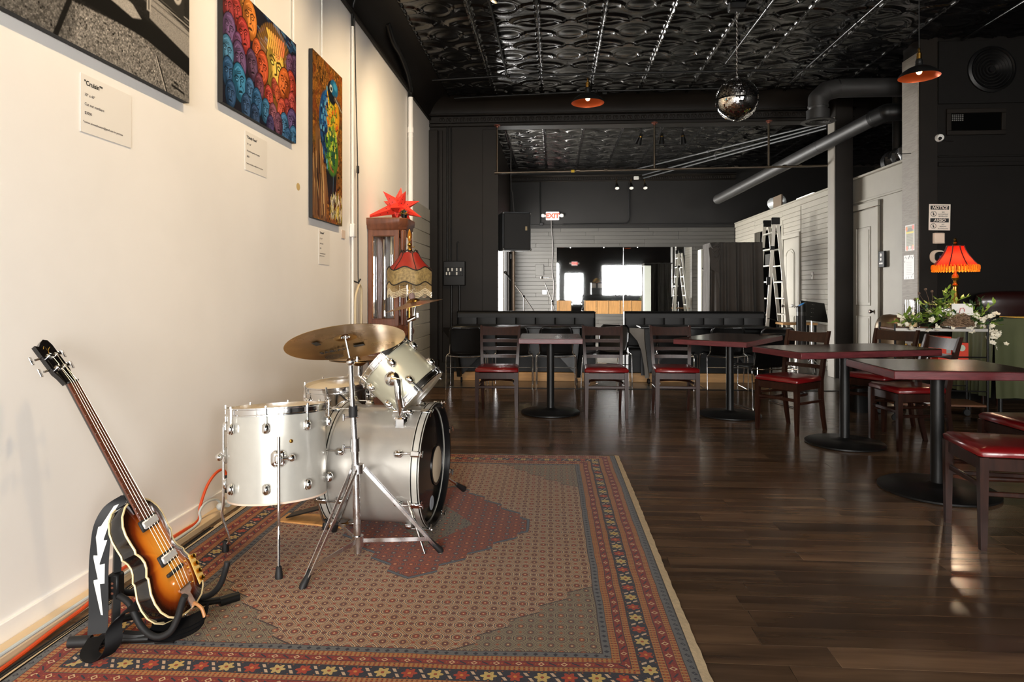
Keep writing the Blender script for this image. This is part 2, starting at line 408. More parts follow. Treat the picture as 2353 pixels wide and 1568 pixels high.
# half-height right wall of the back room: shiplap, dark doorway, smooth part near us
wsr = struct(B().box((XR+.06, 15.04, PT/2), (0.1, 1.52, PT)).box((XR+.06, 13.45, 2.665), (0.1, 1.66, .33)).box((XR+.06, 10.25, PT/2), (0.1, 4.74, PT)).build('wall_divider', SHIP))
def boards(y0, y1, z0, z1):
    z = z0
    while z < z1 - .02:
        B().box((XR+.002, (y0+y1)/2, z+.04), (0.016, y1-y0-.004, 0.0755), b=0.003).build('board', SHIP, wsr); z += 0.081
boards(14.28, 15.78, 0.06, 2.74); boards(12.6, 14.28, 2.56, 2.74); boards(11.68, 12.6, 2.25, 2.74)
boards(9.75, 11.65, 0.06, 2.74)
B().box((XR-.002, 12.8, PT-.035), (0.03, 6.0, 0.09), b=0.005).build('cap_rail', SHIP, wsr)
B().box((XR+.04, 11.8, PT+.015), (0.16, 7.9, 0.03), b=0.005).build('top_board', SHIP, wsr)
B().box((XR-.0, 14.32, 1.24), (0.03, 0.09, 2.48), b=0.004).box((XR, 12.58, 1.24), (0.03, 0.09, 2.48), b=0.004).box((XR, 13.45, 2.53), (0.03, 1.8, 0.09), b=0.004).build('door_casing', SHIP, wsr)
B().box((XR-.004, 8.9, 2.50), (0.02, 1.5, 0.03), b=0.004).box((XR-.004, 8.9, .09), (0.02, 1.5, .18), b=0.004).build('wall_rail', SHIP, wsr)
struct(B().box((5.9, 13.4, PT/2), (0.1, 4.6, PT)).build('wall_passage', BLACKW))
def door(name, y0, y1, h, arched, label):
    w = y1-y0; c = (y0+y1)/2
    M = frame((XR-.012, c, 0), (0, -1, 0), (0, 0, 1), (-1, 0, 0))    # x = across, y = up, z = towards the room
    slab = struct(B().box((0, h/2, 0.0), (w-.02, h-.02, 0.03), M, 0.004).build(name, SHIP))
    cs = B()
    for sx in (-1, 1): cs.box((sx*(w/2+.04), h/2, 0.012), (0.075, h, 0.03), M, 0.005)
    cs.box((0, h+.045, 0.012), (w+.16, 0.08, 0.03), M, 0.005); cs.build('door_casing', SHIP, slab)
    def panel(z0, z1, arch):
        hw = w*0.29
        pts = [(-hw, z0), (hw, z0)] + ([(hw*math.cos(a), z1-hw*.55 + hw*.55*math.sin(a)) for a in [PI*i/10 for i in range(11)]] if arch else [(hw, z1), (-hw, z1)])
        b = B().tube([(p[0], p[1], 0.017) for p in pts], 0.012, 6, True, M=M)
        q = [(p[0]*.78, (p[1]-(z0+z1)/2)*(.93 if z1-z0 > .6 else .8)+(z0+z1)/2) for p in pts]
        b.prism(q, 0.008, M, 0.014); b.build('door_panel', SHIP, slab)
    if arched: panel(.95, h-.2, True); panel(.2, .8, False)
    else: panel(1.05, h-.25, False); panel(.2, .9, False)
    kb = B().lathe([(0.0, 0.075), (.022, 0.07), (.028, .055), (.02, .035), (.01, .03), (.01, .015)], n=14, M=M @ Matrix.Translation((w/2-.07 if not arched else -w/2+.07, .97, 0)))
    kb.build('door_knob', mat('bronze_knob', srgb(60, 50, 45), 0.3, 0.8), slab)
    return slab
door('door_1', 11.74, 12.47, 2.2, True, '')
door('door_2', 8.97, 9.66, 2.37, False, '')
# pillars
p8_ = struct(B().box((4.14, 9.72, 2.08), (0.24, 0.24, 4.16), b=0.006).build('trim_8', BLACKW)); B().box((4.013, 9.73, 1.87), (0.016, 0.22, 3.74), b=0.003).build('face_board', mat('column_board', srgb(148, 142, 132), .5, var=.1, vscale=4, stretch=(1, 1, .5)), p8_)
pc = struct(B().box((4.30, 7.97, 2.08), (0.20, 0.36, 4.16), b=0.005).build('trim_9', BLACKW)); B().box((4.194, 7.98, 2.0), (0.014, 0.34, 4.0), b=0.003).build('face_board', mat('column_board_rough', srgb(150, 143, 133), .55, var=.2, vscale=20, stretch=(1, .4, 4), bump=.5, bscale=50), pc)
# black wall on the right facing us
DIMB = mat('dimmed_black_paint', srgb(17, 14, 11), .65, var=.2, vscale=3, spec=.2)  # black wall paint darkened, the low light on this wall put into its colour
wk = struct(B().box((5.95, 7.88, 2.08), (3.1, 0.16, 4.16)).build('wall_far_right', DIMB))
B().box((5.9, 7.79, 2.70), (3.0, 0.03, 0.05), b=0.006).box((5.9, 7.79, 2.79), (3.0, 0.02, 0.02), b=0.004).build('rail', DIMB, wk)
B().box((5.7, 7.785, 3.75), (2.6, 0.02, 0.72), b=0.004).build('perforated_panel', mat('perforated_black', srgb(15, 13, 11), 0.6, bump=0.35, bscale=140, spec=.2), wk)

# ================================================================ RUG
class X:
    """tiny expression compiler for shader math"""
    nt = None
    def __init__(s, k): s.k = k
    @staticmethod
    def op(o, *a, clamp=False):
        n = X.nt.nodes.new('ShaderNodeMath'); n.operation = o; n.use_clamp = clamp
        for i, q in enumerate(a):
            q = q.k if isinstance(q, X) else q
            if isinstance(q, (int, float)): n.inputs[i].default_value = q
            else: X.nt.links.new(q, n.inputs[i])
        return X(n.outputs[0])
    def __add__(s, o): return X.op('ADD', s, o)
    __radd__ = __add__
    def __sub__(s, o): return X.op('SUBTRACT', s, o)
    def __rsub__(s, o): return X.op('SUBTRACT', o, s)
    def __mul__(s, o): return X.op('MULTIPLY', s, o)
    __rmul__ = __mul__
    def __truediv__(s, o): return X.op('DIVIDE', s, o)
    def __lt__(s, o): return X.op('LESS_THAN', s, o)
    def __gt__(s, o): return X.op('GREATER_THAN', s, o)
xabs = lambda a: X.op('ABSOLUTE', a)
xmin = lambda a, b: X.op('MINIMUM', a, b)
xmax = lambda a, b: X.op('MAXIMUM', a, b)
xfloor = lambda a: X.op('FLOOR', a)
def cell(a, p, o=0.0): return X.op('WRAP', a + o, p/2, -p/2)      # centred repeat
def hyp(a, b): return X.op('SQRT', a*a + b*b)
def band(a, lo, hi): return (a > lo)*(a < hi)
def cmix(c0, c1, f):
    n = X.nt.nodes.new('ShaderNodeMix'); n.data_type = 'RGBA'
    for i, q in ((6, c0), (7, c1)):
        if isinstance(q, tuple): n.inputs[i].default_value = (*q, 1)
        else: X.nt.links.new(q, n.inputs[i])
    X.nt.links.new(f.k, n.inputs[0]); return n.outputs[2]
RW, RL = 2.22, 3.02
def rug_material():
    m = bpy.data.materials.new('persian_rug_wool'); m.use_nodes = True; nt = m.node_tree; X.nt = nt; p = nt.nodes['Principled BSDF']
    tc = nt.nodes.new('ShaderNodeTexCoord'); sp = nt.nodes.new('ShaderNodeSeparateXYZ'); 
    nzw = nt.nodes.new('ShaderNodeTexNoise'); nzw.inputs['Scale'].default_value = 5.0; nt.links.new(tc.outputs['Object'], nzw.inputs['Vector'])
    wob = nt.nodes.new('ShaderNodeVectorMath'); wob.operation = 'MULTIPLY_ADD'; wob.inputs[1].default_value = (.014, .014, 0)
    nt.links.new(nzw.outputs['Color'], wob.inputs[0]); nt.links.new(tc.outputs['Object'], wob.inputs[2]); nt.links.new(wob.outputs[0], sp.inputs[0])
    x, y = X(sp.outputs[0]) - .007, X(sp.outputs[1]) - .007        # centred metres
    ex, ey = RW/2 - xabs(x), RL/2 - xabs(y)
    d = xmin(ex, ey)
    vert = ex < ey
    s = vert*y + (1-vert)*x
    TAN, RED, NAVY, GREY, OR, CR, DK, BL = srgb(172, 126, 82), srgb(132, 40, 26), srgb(28, 25, 36), srgb(98, 96, 94), srgb(166, 92, 48), srgb(214, 182, 140), srgb(58, 40, 36), srgb(84, 92, 100)
    # --- field lattice (herati rosettes)
    def lattice(ground, ring, core, dots, pink):
        px, py = .074, .086
        u, v = cell(x, px), cell(y, py); u2, v2 = cell(x, px, px/2), cell(y, py, py/2)
        r, r2 = hyp(u*1.1, v), hyp(u2*1.1, v2)
        oc = xmax(xmax(xabs(u)*1.05, xabs(v)), (xabs(u)+xabs(v))*.72)
        c = ground
        lat = xabs(X.op('PINGPONG', (xabs(u)*1.16 + xabs(v)), .0215) - .0107)
        c = cmix(c, pink, (lat < .0050)*(oc > .017)); c = cmix(c, ring, (lat < .0022)*(oc > .017))
        c = cmix(c, pink, band(oc, .0175, .0265)); c = cmix(c, ring, band(oc, .0195, .0235))
        c = cmix(c, ground, band(oc, .0125, .0175))
        c = cmix(c, ring, band(oc, .0105, .0130))
        c = cmix(c, core, oc < .0105)
        c = cmix(c, CR, oc < .0038)
        c = cmix(c, dots, r2 < .0125); c = cmix(c, ring, band(r2, .0105, .0135)); c = cmix(c, CR, r2 < .004)
        u3, v3 = cell(x, px, px/2), cell(y, py); c = cmix(c, dots, (xabs(u3)+xabs(v3)) < .009); c = cmix(c, ring, band(xabs(u3)+xabs(v3), .008, .011))
        u4, v4 = cell(x, px), cell(y, py, py/2); c = cmix(c, core, (xabs(u4)+xabs(v4)) < .008)
        return c
    field = lattice(srgb(150, 110, 82), srgb(66, 46, 42), srgb(146, 66, 46), srgb(116, 62, 48), srgb(214, 184, 150))
    medal = lattice(srgb(124, 54, 38), srgb(66, 40, 38), srgb(170, 92, 62), srgb(90, 82, 84), srgb(168, 100, 72))
    corner = lattice(srgb(122, 110, 88), srgb(72, 56, 50), srgb(152, 92, 66), srgb(124, 84, 68), srgb(164, 142, 112))
    centre = lattice(srgb(110, 104, 88), srgb(60, 56, 58), srgb(150, 70, 46), srgb(90, 70, 64), srgb(140, 120, 96))
    # --- stepped medallion
    mx, my = xabs(x - .02), xabs(y)
    sx = mx*.55 + xfloor(mx/.11)*.0495 + .01
    mm = xmax(mx/.48, (sx*1.05 + my*.86 + .02)/.585)
    c = field
    c = cmix(c, DK, mm < 1.036); c = cmix(c, BL, mm < 1.029); c = cmix(c, DK, mm < 1.007)
    c = cmix(c, medal, mm < 1.0)
    c = cmix(c, centre, (mx/.20 + my/.30) < 1.0)
    # --- stepped corners
    ix, iy = ex - .305, ey - .305
    si = ix*.55 + xfloor(ix/.11)*.0495 + .02
    kk = si*1.05 + iy
    c = cmix(c, DK, kk < .537); c = cmix(c, corner, kk < .53)
    # --- borders
    def dia(per, cen, hw, hh, sq=1.0): return (xabs(cell(s, per))/hw + xabs(d - cen)/hh) < sq
    c = cmix(c, DK, d < .309); c = cmix(c, GREY, d < .305); c = cmix(c, NAVY, dia(.034, .2915, .009, .010)); c = cmix(c, DK, band(d, .276, .279))
    def tanband(lo, hi, c):
        c = cmix(c, TAN, band(d, lo, hi)); mid = (lo+hi)/2
        c = cmix(c, OR, band(d, lo, hi)*(xabs(cell(s, .016)) < .004))
        c = cmix(c, RED, dia(.016, mid-.006, .004, .004)); c = cmix(c, DK, dia(.016, mid+.006, .003, .003)); return c
    def redband(lo, hi, c):
        mid, h = (lo+hi)/2, (hi-lo)/2
        c = cmix(c, RED, band(d, lo, hi))
        c = cmix(c, CR, dia(.075, mid, .012, h*.75)); c = cmix(c, RED, dia(.075, mid, .007, h*.4))
        sl = cell(s, .075, .0375); c = cmix(c, NAVY, (xabs(sl*.7 + (d-mid)) < .0035)*(xabs(sl) < .012)*band(d, lo+.004, hi-.004))
        c = cmix(c, OR, (hyp(cell(s, .0375, .01875), d-mid) < .0035))
        c = cmix(c, DK, band(d, lo-.0015, lo+.0015)); c = cmix(c, DK, band(d, hi-.0015, hi+.0015)); return c
    c = tanband(.25, .277, c); c = tanband(.195, .221, c); c = redband(.221, .25, c)
    c = cmix(c, DK, band(d, .128, .197)); c = cmix(c, NAVY, band(d, .131, .194))
    dm = d - .1625
    def flower(per, off, col, col2, c):
        t = cell(s, per, off); r = hyp(t, dm)
        an = X.op('ARCTAN2', dm, t); pet = X.op('COSINE', an*6)
        c = cmix(c, col, r < (pet*.005 + .022)); c = cmix(c, col2, r < .006); return c
    c = flower(.172, .0, srgb(168, 62, 36), srgb(206, 140, 84), c); c = flower(.172, .086, srgb(200, 172, 112), srgb(150, 70, 40), c)
    t = cell(s, .086, .043)
    c = cmix(c, srgb(206, 176, 148), (xabs(t + dm*.55) < .0055)*(xabs(dm) < .023)*(xabs(dm) > .005))
    c = cmix(c, srgb(150, 84, 40), hyp(cell(s, .043), xabs(dm) - .026) < .003)
    c = tanband(.103, .130, c); c = redband(.066, .103, c); c = tanband(.042, .066, c)
    c = cmix(c, DK, d < .043); c = cmix(c, GREY, d < .040); c = cmix(c, NAVY, dia(.034, .021, .010, .011)); c = cmix(c, GREY, dia(.034, .021, .004, .004)); c = cmix(c, DK, d < .003)
    # --- faded and dusty patches, wool grain
    n1 = nt.nodes.new('ShaderNodeTexNoise'); n1.inputs['Scale'].default_value = 1.7; n1.inputs['Detail'].default_value = 4; nt.links.new(tc.outputs['Object'], n1.inputs['Vector'])
    n2 = nt.nodes.new('ShaderNodeTexNoise'); n2.inputs['Scale'].default_value = 260; n2.inputs['Detail'].default_value = 2; nt.links.new(tc.outputs['Object'], n2.inputs['Vector'])
    hs = nt.nodes.new('ShaderNodeHueSaturation'); nt.links.new(c, hs.inputs['Color'])
    val = X(n2.outputs[0])*.7 + .42 + X(n1.outputs[0])*.1; nt.links.new(val.k, hs.inputs['Value'])
    sat = X(n1.outputs[0])*.4 + .92; nt.links.new(sat.k, hs.inputs['Saturation'])
    nt.links.new(hs.outputs[0], p.inputs['Base Color']); p.inputs['Roughness'].default_value = 0.95; p.inputs['Specular IOR Level'].default_value = 0.1
    p.inputs['Sheen Weight'].default_value = 0.15
    bp = nt.nodes.new('ShaderNodeBump'); bp.inputs['Strength'].default_value = .5; bp.inputs['Distance'].default_value = .003; nt.links.new(n2.outputs[0], bp.inputs['Height']); nt.links.new(bp.outputs[0], p.inputs['Normal'])
    return m
rug = thing('persian_rug', 'large red and tan patterned rug with navy flower border under the drums', 'rug', (-0.645, 3.42, 0.0), math.radians(0.3))
def rugz(u, v):
    xx, yy = (u-.5)*RW, (v-.5)*RL
    z = 0.012 + .0018*math.sin(xx*5+yy*2) + .0016*math.sin(yy*7-xx*3)
    e = min(RW/2-abs(xx), RL/2-abs(yy)); z *= min(1, .35 + e/.02) if e < .02 else 1
    return (xx, yy, z)
B().grid(rugz, 90, 120).build('pile', rug_material(), rug, ang=180)
FRN = mat('cream_fringe', srgb(206, 182, 146), 0.9, var=.15, vscale=60, bump=.5, bscale=200)
for sx in (-1, 1):
    def sel(u, v, sx=sx):
        yy = (v-.5)*(RL+.01); wv = .0012*math.sin(yy*31)+.001*math.sin(yy*71+sx) + .002*math.sin(yy*3)
        return (sx*(RW/2 - .004 + u*(.034+wv)), yy, .011 - .006*u)
    B().grid(sel, 2, 160).build('selvage', FRN, rug, ang=180)
for sy in (-1, 1):
    B().grid(lambda u, v, sy=sy: ((u-.5)*(RW+.02), sy*(RL/2 - .003 + v*(.012+.003*math.sin(u*90))), .010 - .006*v), 160, 2).build('end_binding', FRN, rug, ang=180)

# ================================================================ LADDER-BACK CHAIRS (front of the seat faces -Y locally, origin between the front feet)
def make_chair():
    t = thing('dining_chair', '', 'chair')
    SW, SD, SH = 0.40, 0.40, 0.45
    def ring(z, hw, hd, cy): 
        return [(sx*hw*a, cy + sy*hd*b, z) for sx, sy, a, b in ((-1,-1,.93,1),(1,-1,.93,1),(1,-1,1,.93),(1,1,.9,.93),(1,1,.83,1),(-1,1,.83,1),(-1,1,.9,.93),(-1,-1,1,.93))]
    cy = SD/2
    B().loft([ring(SH-.005, .195, .19, cy), ring(SH, .212, .207, cy), ring(SH+.022, .215, .21, cy), ring(SH+.038, .20, .195, cy), ring(SH+.044, .15, .15, cy)]).build('seat', REDV, t, ang=60)
    fr = B()
    fr.box((0, .018, SH-.04), (SW-.03, .022, .065), b=.004); fr.box((0, SD-.02, SH-.04), (SW-.06, .022, .065), b=.004)
    for sx in (-1, 1): fr.box((sx*(SW/2-.02), SD/2, SH-.04), (.022, SD-.03, .065), Matrix.Identity(4), .004)
    fr.build('seat_frame', DKWOOD, t)
    for sx in (-1, 1):
        x = sx*(SW/2-.005)
        B().loft([[(x+a*w-sx*o, .012+b*w, z) for a, b in ((-1,-1),(1,-1),(1,1),(-1,1))] for z, w, o in ((0, .013, .0), (.03, .0145, 0), (SH-.09, .019, .002), (SH-.004, .0195, .003))]).build('leg', DKWOOD, t)
        xr = sx*(SW/2-.02); path = [(0, SD+.055, .016), (.12, SD+.025, .018), (.30, SD-.004, .020), (.45, SD-.008, .021), (.62, SD+.018, .020), (.78, SD+.055, .018), (.885, SD+.085, .015)]
        B().loft([[(xr+sx*max(0, z-.45)*.05+a*w*.75, y+b*w, z) for a, b in ((-1,-1),(1,-1),(1,1),(-1,1))] for z, y, w in path]).build('leg', DKWOOD, t)
    def yb(z): 
        for (z0, y0, _), (z1, y1, _) in zip(path, path[1:]):
            if z0 <= z <= z1: return y0 + (y1-y0)*(z-z0)/(z1-z0)
        return path[-1][1]
    for z, h in ((.822, .085), (.725, .034), (.645, .034), (.565, .034)):
        hw = SW/2-.02+(z-.45)*.05; n = 10; rings = []
        for i in range(n+1):
            q = -1+2*i/n; bow = .022*(1-q*q); sag = (.012*(q*q) if h > .05 else 0)
            rings.append([(q*hw, yb(zz)+bow+oy, zz) for zz, oy in ((z-h/2, -.008), (z+h/2+sag, -.008), (z+h/2+sag, .008), (z-h/2, .008))])
        B().loft(rings).build('slat', DKWOOD, t, ang=50)
    B().box((0, .02, .30), (SW-.04, .016, .028), b=.004).build('stretcher', DKWOOD, t)
    bow = [(-(SW/2-.03), .03, .335)] + [(.155*math.cos(a)*1.05, .16 + .16*math.sin(a), .335) for a in [PI - PI*i/14 for i in range(15)]] + [(SW/2-.03, .03, .335)]
    B().tube(bow, .011, 8).build('bow_stretcher', DKWOOD, t)
    for sx in (-1, 1): B().box((sx*(SW/2-.01), SD/2, .27), (.014, SD-.0, .024), b=.004).build('stretcher', DKWOOD, t)
    return t
chair = make_chair()
CH = [((-0.56, 6.37), 0, 'red-seated ladder-back chair left of the small square table, nearest the drums'),
      ((0.515, 6.41), 1, 'red-seated ladder-back chair facing us at the right edge of the square table'),
      ((1.205, 6.45), -1, 'red-seated ladder-back chair overlapped by the left corner of the diamond-turned table'),
      ((1.95, 5.88), -53, 'red-seated ladder-back chair turned half left behind the long middle table'),
      ((2.645, 5.43), -86, 'red-seated ladder-back chair between the two right tables with its seat under the nearest one'),
      ((2.07, 3.46), -99, 'nearest red-seated chair in the lower right corner with scuffed dark legs'),
      ((2.66, 4.05), -88, 'red-seated chair at the right edge, mostly hidden behind the nearest chair'),
      ((2.80, 6.12), -60, 'ladder-back chair farthest right, only its top rail showing before the flower cart')]
for i, ((x, y), a, lab) in enumerate(CH):
    if i == 0: chair.location = (x, y, 0); chair.rotation_euler = (0, 0, math.radians(a)); chair['label'] = lab; chair['group'] = 'dark wooden chairs with red vinyl seats'
    else: dup(chair, (x, y, 0), math.radians(a), lab)

# ================================================================ PEDESTAL TABLES
def table(c, w, d, rz, label, h=.785, rb=.30):
    t = thing('pedestal_table', label, 'table', (c[0], c[1], 0), math.radians(rz), 'dark pedestal tables')
    B().box((0, 0, h-.003), (w-.006, d-.006, .006), b=.002).build('tabletop', TABLET, t)
    B().box((0, 0, h-.029), (w, d, .048), b=.004).build('edge_band', TABLEE, t)
    B().cyl((0, 0, .03), (0, 0, h-.07), .0375, n=24).build('column', BLACKM, t)
    B().lathe([(0, 0), (rb*.97, 0), (rb, .006), (rb, .016), (rb*.97, .022), (.12, .036), (.06, .044), (.04, .055), (0, .055)], n=48).build('base', BLACKM, t)
    B().box((0, 0, h-.061), (.28, .05, .016), b=.003).box((0, 0, h-.061), (.05, .28, .016), b=.003).build('top_bracket', BLACKM, t)
    return t
table((-.033, 6.68), .62, .74, .5, 'small square dark table with plum edge between two red-seated chairs')
table((1.76, 6.66), 1.15, .70, 56, 'dark table turned corner towards us behind the third red-seated chair')
table((2.36, 5.47), 1.28, .62, 17, 'long dark table with plum edge in the middle of the right side')
table((2.38, 4.22), .82, .68, -2, 'nearest dark table at the right edge with orange lamp reflection', rb=.33)

# ================================================================ BLACK SLED-BASE STACKING CHAIRS (back towards -Y)
def make_stack():
    t = thing('stacking_chair', '', 'chair')
    def shell(u, v):     # u across, v: 0 seat front .. 1 top of back
        w = .23; q = (u-.5)*2
        if v < .45:
            s_ = v/.45; y = .42 - .40*s_; z = .435 + .012*q*q - .01*math.sin(PI*s_) ; ww = w*(.93+.07*s_)
        else:
            s_ = (v-.45)/.55; y = .02 - .075*s_ - .03*(1-abs(1-2*s_))*0 ; z = .455 + .345*s_; ww = w*(.86 if s_ < .12 else .88+.06*math.sin(PI*min(1, s_)))
            if s_ > .82: ww *= 1-.5*((s_-.82)/.18)**2*.35
            y += -.03*q*q + .03
        return (q*ww, y, z)
    b = B().grid(shell, 12, 22)
    o = b.build('shell', BLACKP, t, ang=80); so = o.modifiers.new('thickness', 'SOLIDIFY'); so.thickness = .012; so.offset = 0
    B().box((0, -.03, .775), (.13, .025, .018), b=.008).build('hand_grip', BLACKM, t)
    for sx in (-1, 1):
        p = [(sx*.2, -.02, .70), (sx*.205, .005, .50), (sx*.215, .0, .455), (sx*.245, -.01, .43), (sx*.25, -.02, .36), (sx*.25, -.035, .03), (sx*.25, -.025, .009), (sx*.25, .2, .009), (sx*.25, .41, .009), (sx*.25, .43, .03), (sx*.245, .40, .38), (sx*.225, .385, .42), (sx*.15, .37, .425)]
        B().tube(smooth(p, 3), .0062, 8).build('sled_leg', CHROME, t)
    B().cyl((-.25, -.032, .285), (.25, -.032, .285), .0055, n=8).build('crossbar', CHROME, t)
    B().tube(smooth([(-.24, -.012, .432), (-.12, .01, .415), (0, .014, .412), (.12, .01, .415), (.24, -.012, .432)], 4), .0055, 8).build('seat_bar', CHROME, t)
    return t
stk = make_stack()
SK = [((-1.10, 8.16), 2, 'black plastic sled chair by the dark corner, leftmost in its row'),
      ((-.52, 8.2), 0, 'black plastic sled chair behind the first red-seated chair, half covered by it'),
      ((.03, 8.22), 0, 'black plastic sled chair right behind the column of the square table'),
      ((.78, 8.64), 150, 'black plastic sled chair alone in the gap between the two booths'),
      ((1.50, 8.3), -18, 'black plastic sled chair behind the third red-seated chair'),
      ((2.17, 8.35), 0, 'black plastic sled chair behind the column of the diamond-turned table'),
      ((2.30, 7.05), 16, 'black plastic sled chair standing nearest, tucked behind the diamond-turned table'),
      ((2.73, 8.2), 5, 'black plastic sled chair at the right end of the far row')]
for i, ((x, y), a, lab) in enumerate(SK):
    if i == 0: stk.location = (x, y, 0); stk.rotation_euler = (0, 0, math.radians(a)); stk['label'] = lab; stk['group'] = 'black plastic sled-base chairs'
    else: dup(stk, (x, y, 0), math.radians(a), lab)

# ================================================================ BOOTHS (bare plywood backs face the mirror)
def booth(x0, x1, label):
    w = x1-x0; t = thing('booth_bench', label, 'booth', ((x0+x1)/2, 9.3, 0), 0, 'black vinyl booths')
    B().box((0, 0, .06), (w-.02, .54, .12), b=.004).build('plinth', MAPLE, t)
    B().box((0, .02, .24), (w-.01, .50, .24), b=.006).build('seat_box', VINYL, t)
    def cush(y0, y1, z0, z1, r, n=6):
        pr = []
        for (cy, cz, a0) in ((y0+r, z1-r, PI), (y1-r, z1-r, PI/2)):
            pr += [(cy + r*math.cos(a0 - PI/2*i/n), cz + r*math.sin(a0 - PI/2*i/n)) for i in range(n+1)]
        return pr + [(y1, z0), (y0, z0)]
    pr = cush(-.30, .22, .36, .47, .05)
    B().loft([[(xx, y, z) for y, z in pr] for xx in (-w/2, w/2)]).build('seat', VINYL, t, ang=50)
    n = max(3, round(w/.28)); pw = w/n
    for k in range(n):
        xc = -w/2 + pw*(k+.5); pr = cush(.17, .26, .46, .93, .04); rings = []
        for q, s_ in ((-1, .0), (-.97, .005), (-.9, .008), (-.4, .010), (.4, .010), (.9, .008), (.97, .005), (1, .0)):
            rings.append([(xc+q*pw/2, y - (s_ if y < .2 else 0), z) for y, z in pr])
        B().loft(rings).build('back_cushion', VINYL, t, ang=50)
    pr = cush(.152, .29, .86, .955, .045)
    B().loft([[(xx, y, z) for y, z in pr] for xx in (-w/2, w/2)]).build('top_roll', VINYL, t, ang=50)
    for sx in (-1, 1): B().box((sx*(w/2+.006), .2, .50), (.012, .18, .9), b=.004).build('end_panel', VINYL, t)
    for k in range(5):
        ww = w/5; B().box((-w/2+ww*(k+.5), .285, .5), (ww-.02, .012, .86), b=.003).build('back_panel', PLY, t)
    for k in range(6): B().box((-w/2 + .02 + (w-.04)*k/5, .30, .5), (.035, .03, .88), b=.004).build('stud', MAPLE, t)
    return t
booth(-1.40, .585, 'left black vinyl booth with channelled back, nearer the drums')
booth(1.02, 2.97, 'right black vinyl booth with channelled back, in front of the draped rack')

# ================================================================ BLACK ROLLING TABLES
LITP = mat('lit_black_plastic', srgb(120, 114, 106), 0.45, var=.05)  # grey paints the light falling on one black end leg
def rolling(x0, x1, lab):
    w = x1-x0; t = thing('rolling_table', lab, 'table', ((x0+x1)/2, 8.86, 0), 0, 'black rolling tables')
    B().box((0, .05, .765), (w, .5, .03), b=.008).build('tabletop', BLACKP, t)
    for sx in (-1, 1):
        pr = [(-.26, .75), (.06, .75), (.06, .70), (.055, .10), (-.02, .10), (-.07, .30), (-.10, .52), (-.17, .66), (-.26, .70)]
        M = frame((sx*(w/2-.015)-.015, 0.02, 0), (0, 1, 0), (0, 0, 1), (1, 0, 0))
        pr = [(-.155, .75), (.06, .75), (.062, .60), (.095, .35), (.13, .12), (.125, .09), (.075, .09), (.06, .25), (.02, .45), (-.04, .58), (-.12, .66), (-.165, .71)]
        M = frame((sx*(w/2-.02), -.05, 0), (sx*0.94, .34, 0), (0, 0, 1), (.34*sx, -.94, 0))
        B().prism([(p[0]*-.9, p[1]) for p in pr], .05, M).build('end_leg', LITP if sx < 0 and x0 > 0 else BLACKP, t)
        B().lathe([(0, -.012), (.035, -.012), (.04, 0), (.035, .012), (0, .012)], (sx*(w/2-.11) if False else sx*(w/2+.08-.2), -.06, .04), (1, .2, 0), 14).build('caster', RUBBER, t)
    ar = [(-w/2+.04, .74), (-w/2+.04, .1), (-w/2+.12, .1), (-w/2+.34, .34), (w/2-.34, .34), (w/2-.12, .1), (w/2-.04, .1), (w/2-.04, .74)]
    B().prism(ar, .02, frame((0, .1, 0), (1, 0, 0), (0, 0, 1), (0, -1, 0))).build('modesty_panel', BLACKP, t)
rolling(-1.37, .42, 'black rolling table with arched panel in front of the left booth')
rolling(1.14, 2.82, 'black rolling table with curved end leg tinted as lit in front of the right booth')

# ================================================================ DRUM KIT
def place(o, loc, axis, up=(0, 0, 1), spin=0.0):
    """local z -> axis"""
    z = V(axis).normalized(); u = V(up); x = u.cross(z)
    if x.length < 1e-4: x = V((1, 0, 0))
    x.normalize(); y = z.cross(x)
    o.matrix_world = frame(loc, x, y, z) @ Matrix.Rotation(spin, 4, 'Z'); return o
HEAD = mat('coated_drum_head', srgb(222, 206, 178), 0.5)
HEADB = mat('black_drum_head', srgb(14, 14, 15), 0.12)
BEIGE = mat('pale_bearing_edge', srgb(224, 200, 180), 0.5)
def lug(b, M):      # rounded bullet lug, z out of the shell
    b.box((0, 0, .012), (.034, .05, .024), M, .010); b.ball((0, 0, .018), .018, 12, 8, (.9, 1.35, .8), M)
def shell_parts(t, R, D, m, n, hoop=CHROME, headt=HEAD, headb=HEAD, bottom=True, rim=.012, tl=.07, lug_rot=0.0):
    B().lathe([(R-.006, 0), (R, .002), (R, D-.002), (R-.006, D)], n=64).build('shell', m, t)
    B().lathe([(0, D+.004), (R-.012, D+.004), (R+.004, D-.004)], n=64).build('drum_head', headt, t)
    def hp(z, s):
        return B().lathe([(R+.004, z-s*.016), (R+.014, z-s*.016), (R+.014, z-s*.012), (R+.008, z-s*.008), (R+.008, z+s*.012), (R+.013, z+s*.016), (R+.013, z+s*.02), (R+.003, z+s*.02), (R+.003, z-s*.016)], n=64)
    hp(D, 1).build('hoop', hoop, t)
    if bottom:
        hp(0, -1).build('hoop', hoop, t); B().lathe([(0, -.004), (R-.012, -.004), (R+.004, .004)], n=64).build('drum_head', headb, t)
    for k in range(n):
        a = 2*PI*k/n + lug_rot; rad = V((math.cos(a), math.sin(a), 0)); tn = V((-math.sin(a), math.cos(a), 0))
        for z, s in ((D-tl, 1), (tl, -1)):
            M = frame(rad*R + V((0, 0, z)), tn, V((0, 0, 1)), rad); bb = B(); lug(bb, M); lo = bb.build('lug', CHROME, t)
            if s < 0 and not bottom: continue
            p = rad*(R+.016); B().cyl(p + V((0, 0, z+s*.015)), p + V((0, 0, (D if s > 0 else 0)+s*.024)), .0045, n=8).cyl(p + V((0, 0, (D if s > 0 else 0)+s*.018)), p + V((0, 0, (D if s > 0 else 0)+s*.030)), .006, n=8).build('tension_rod', CHROME, lo)
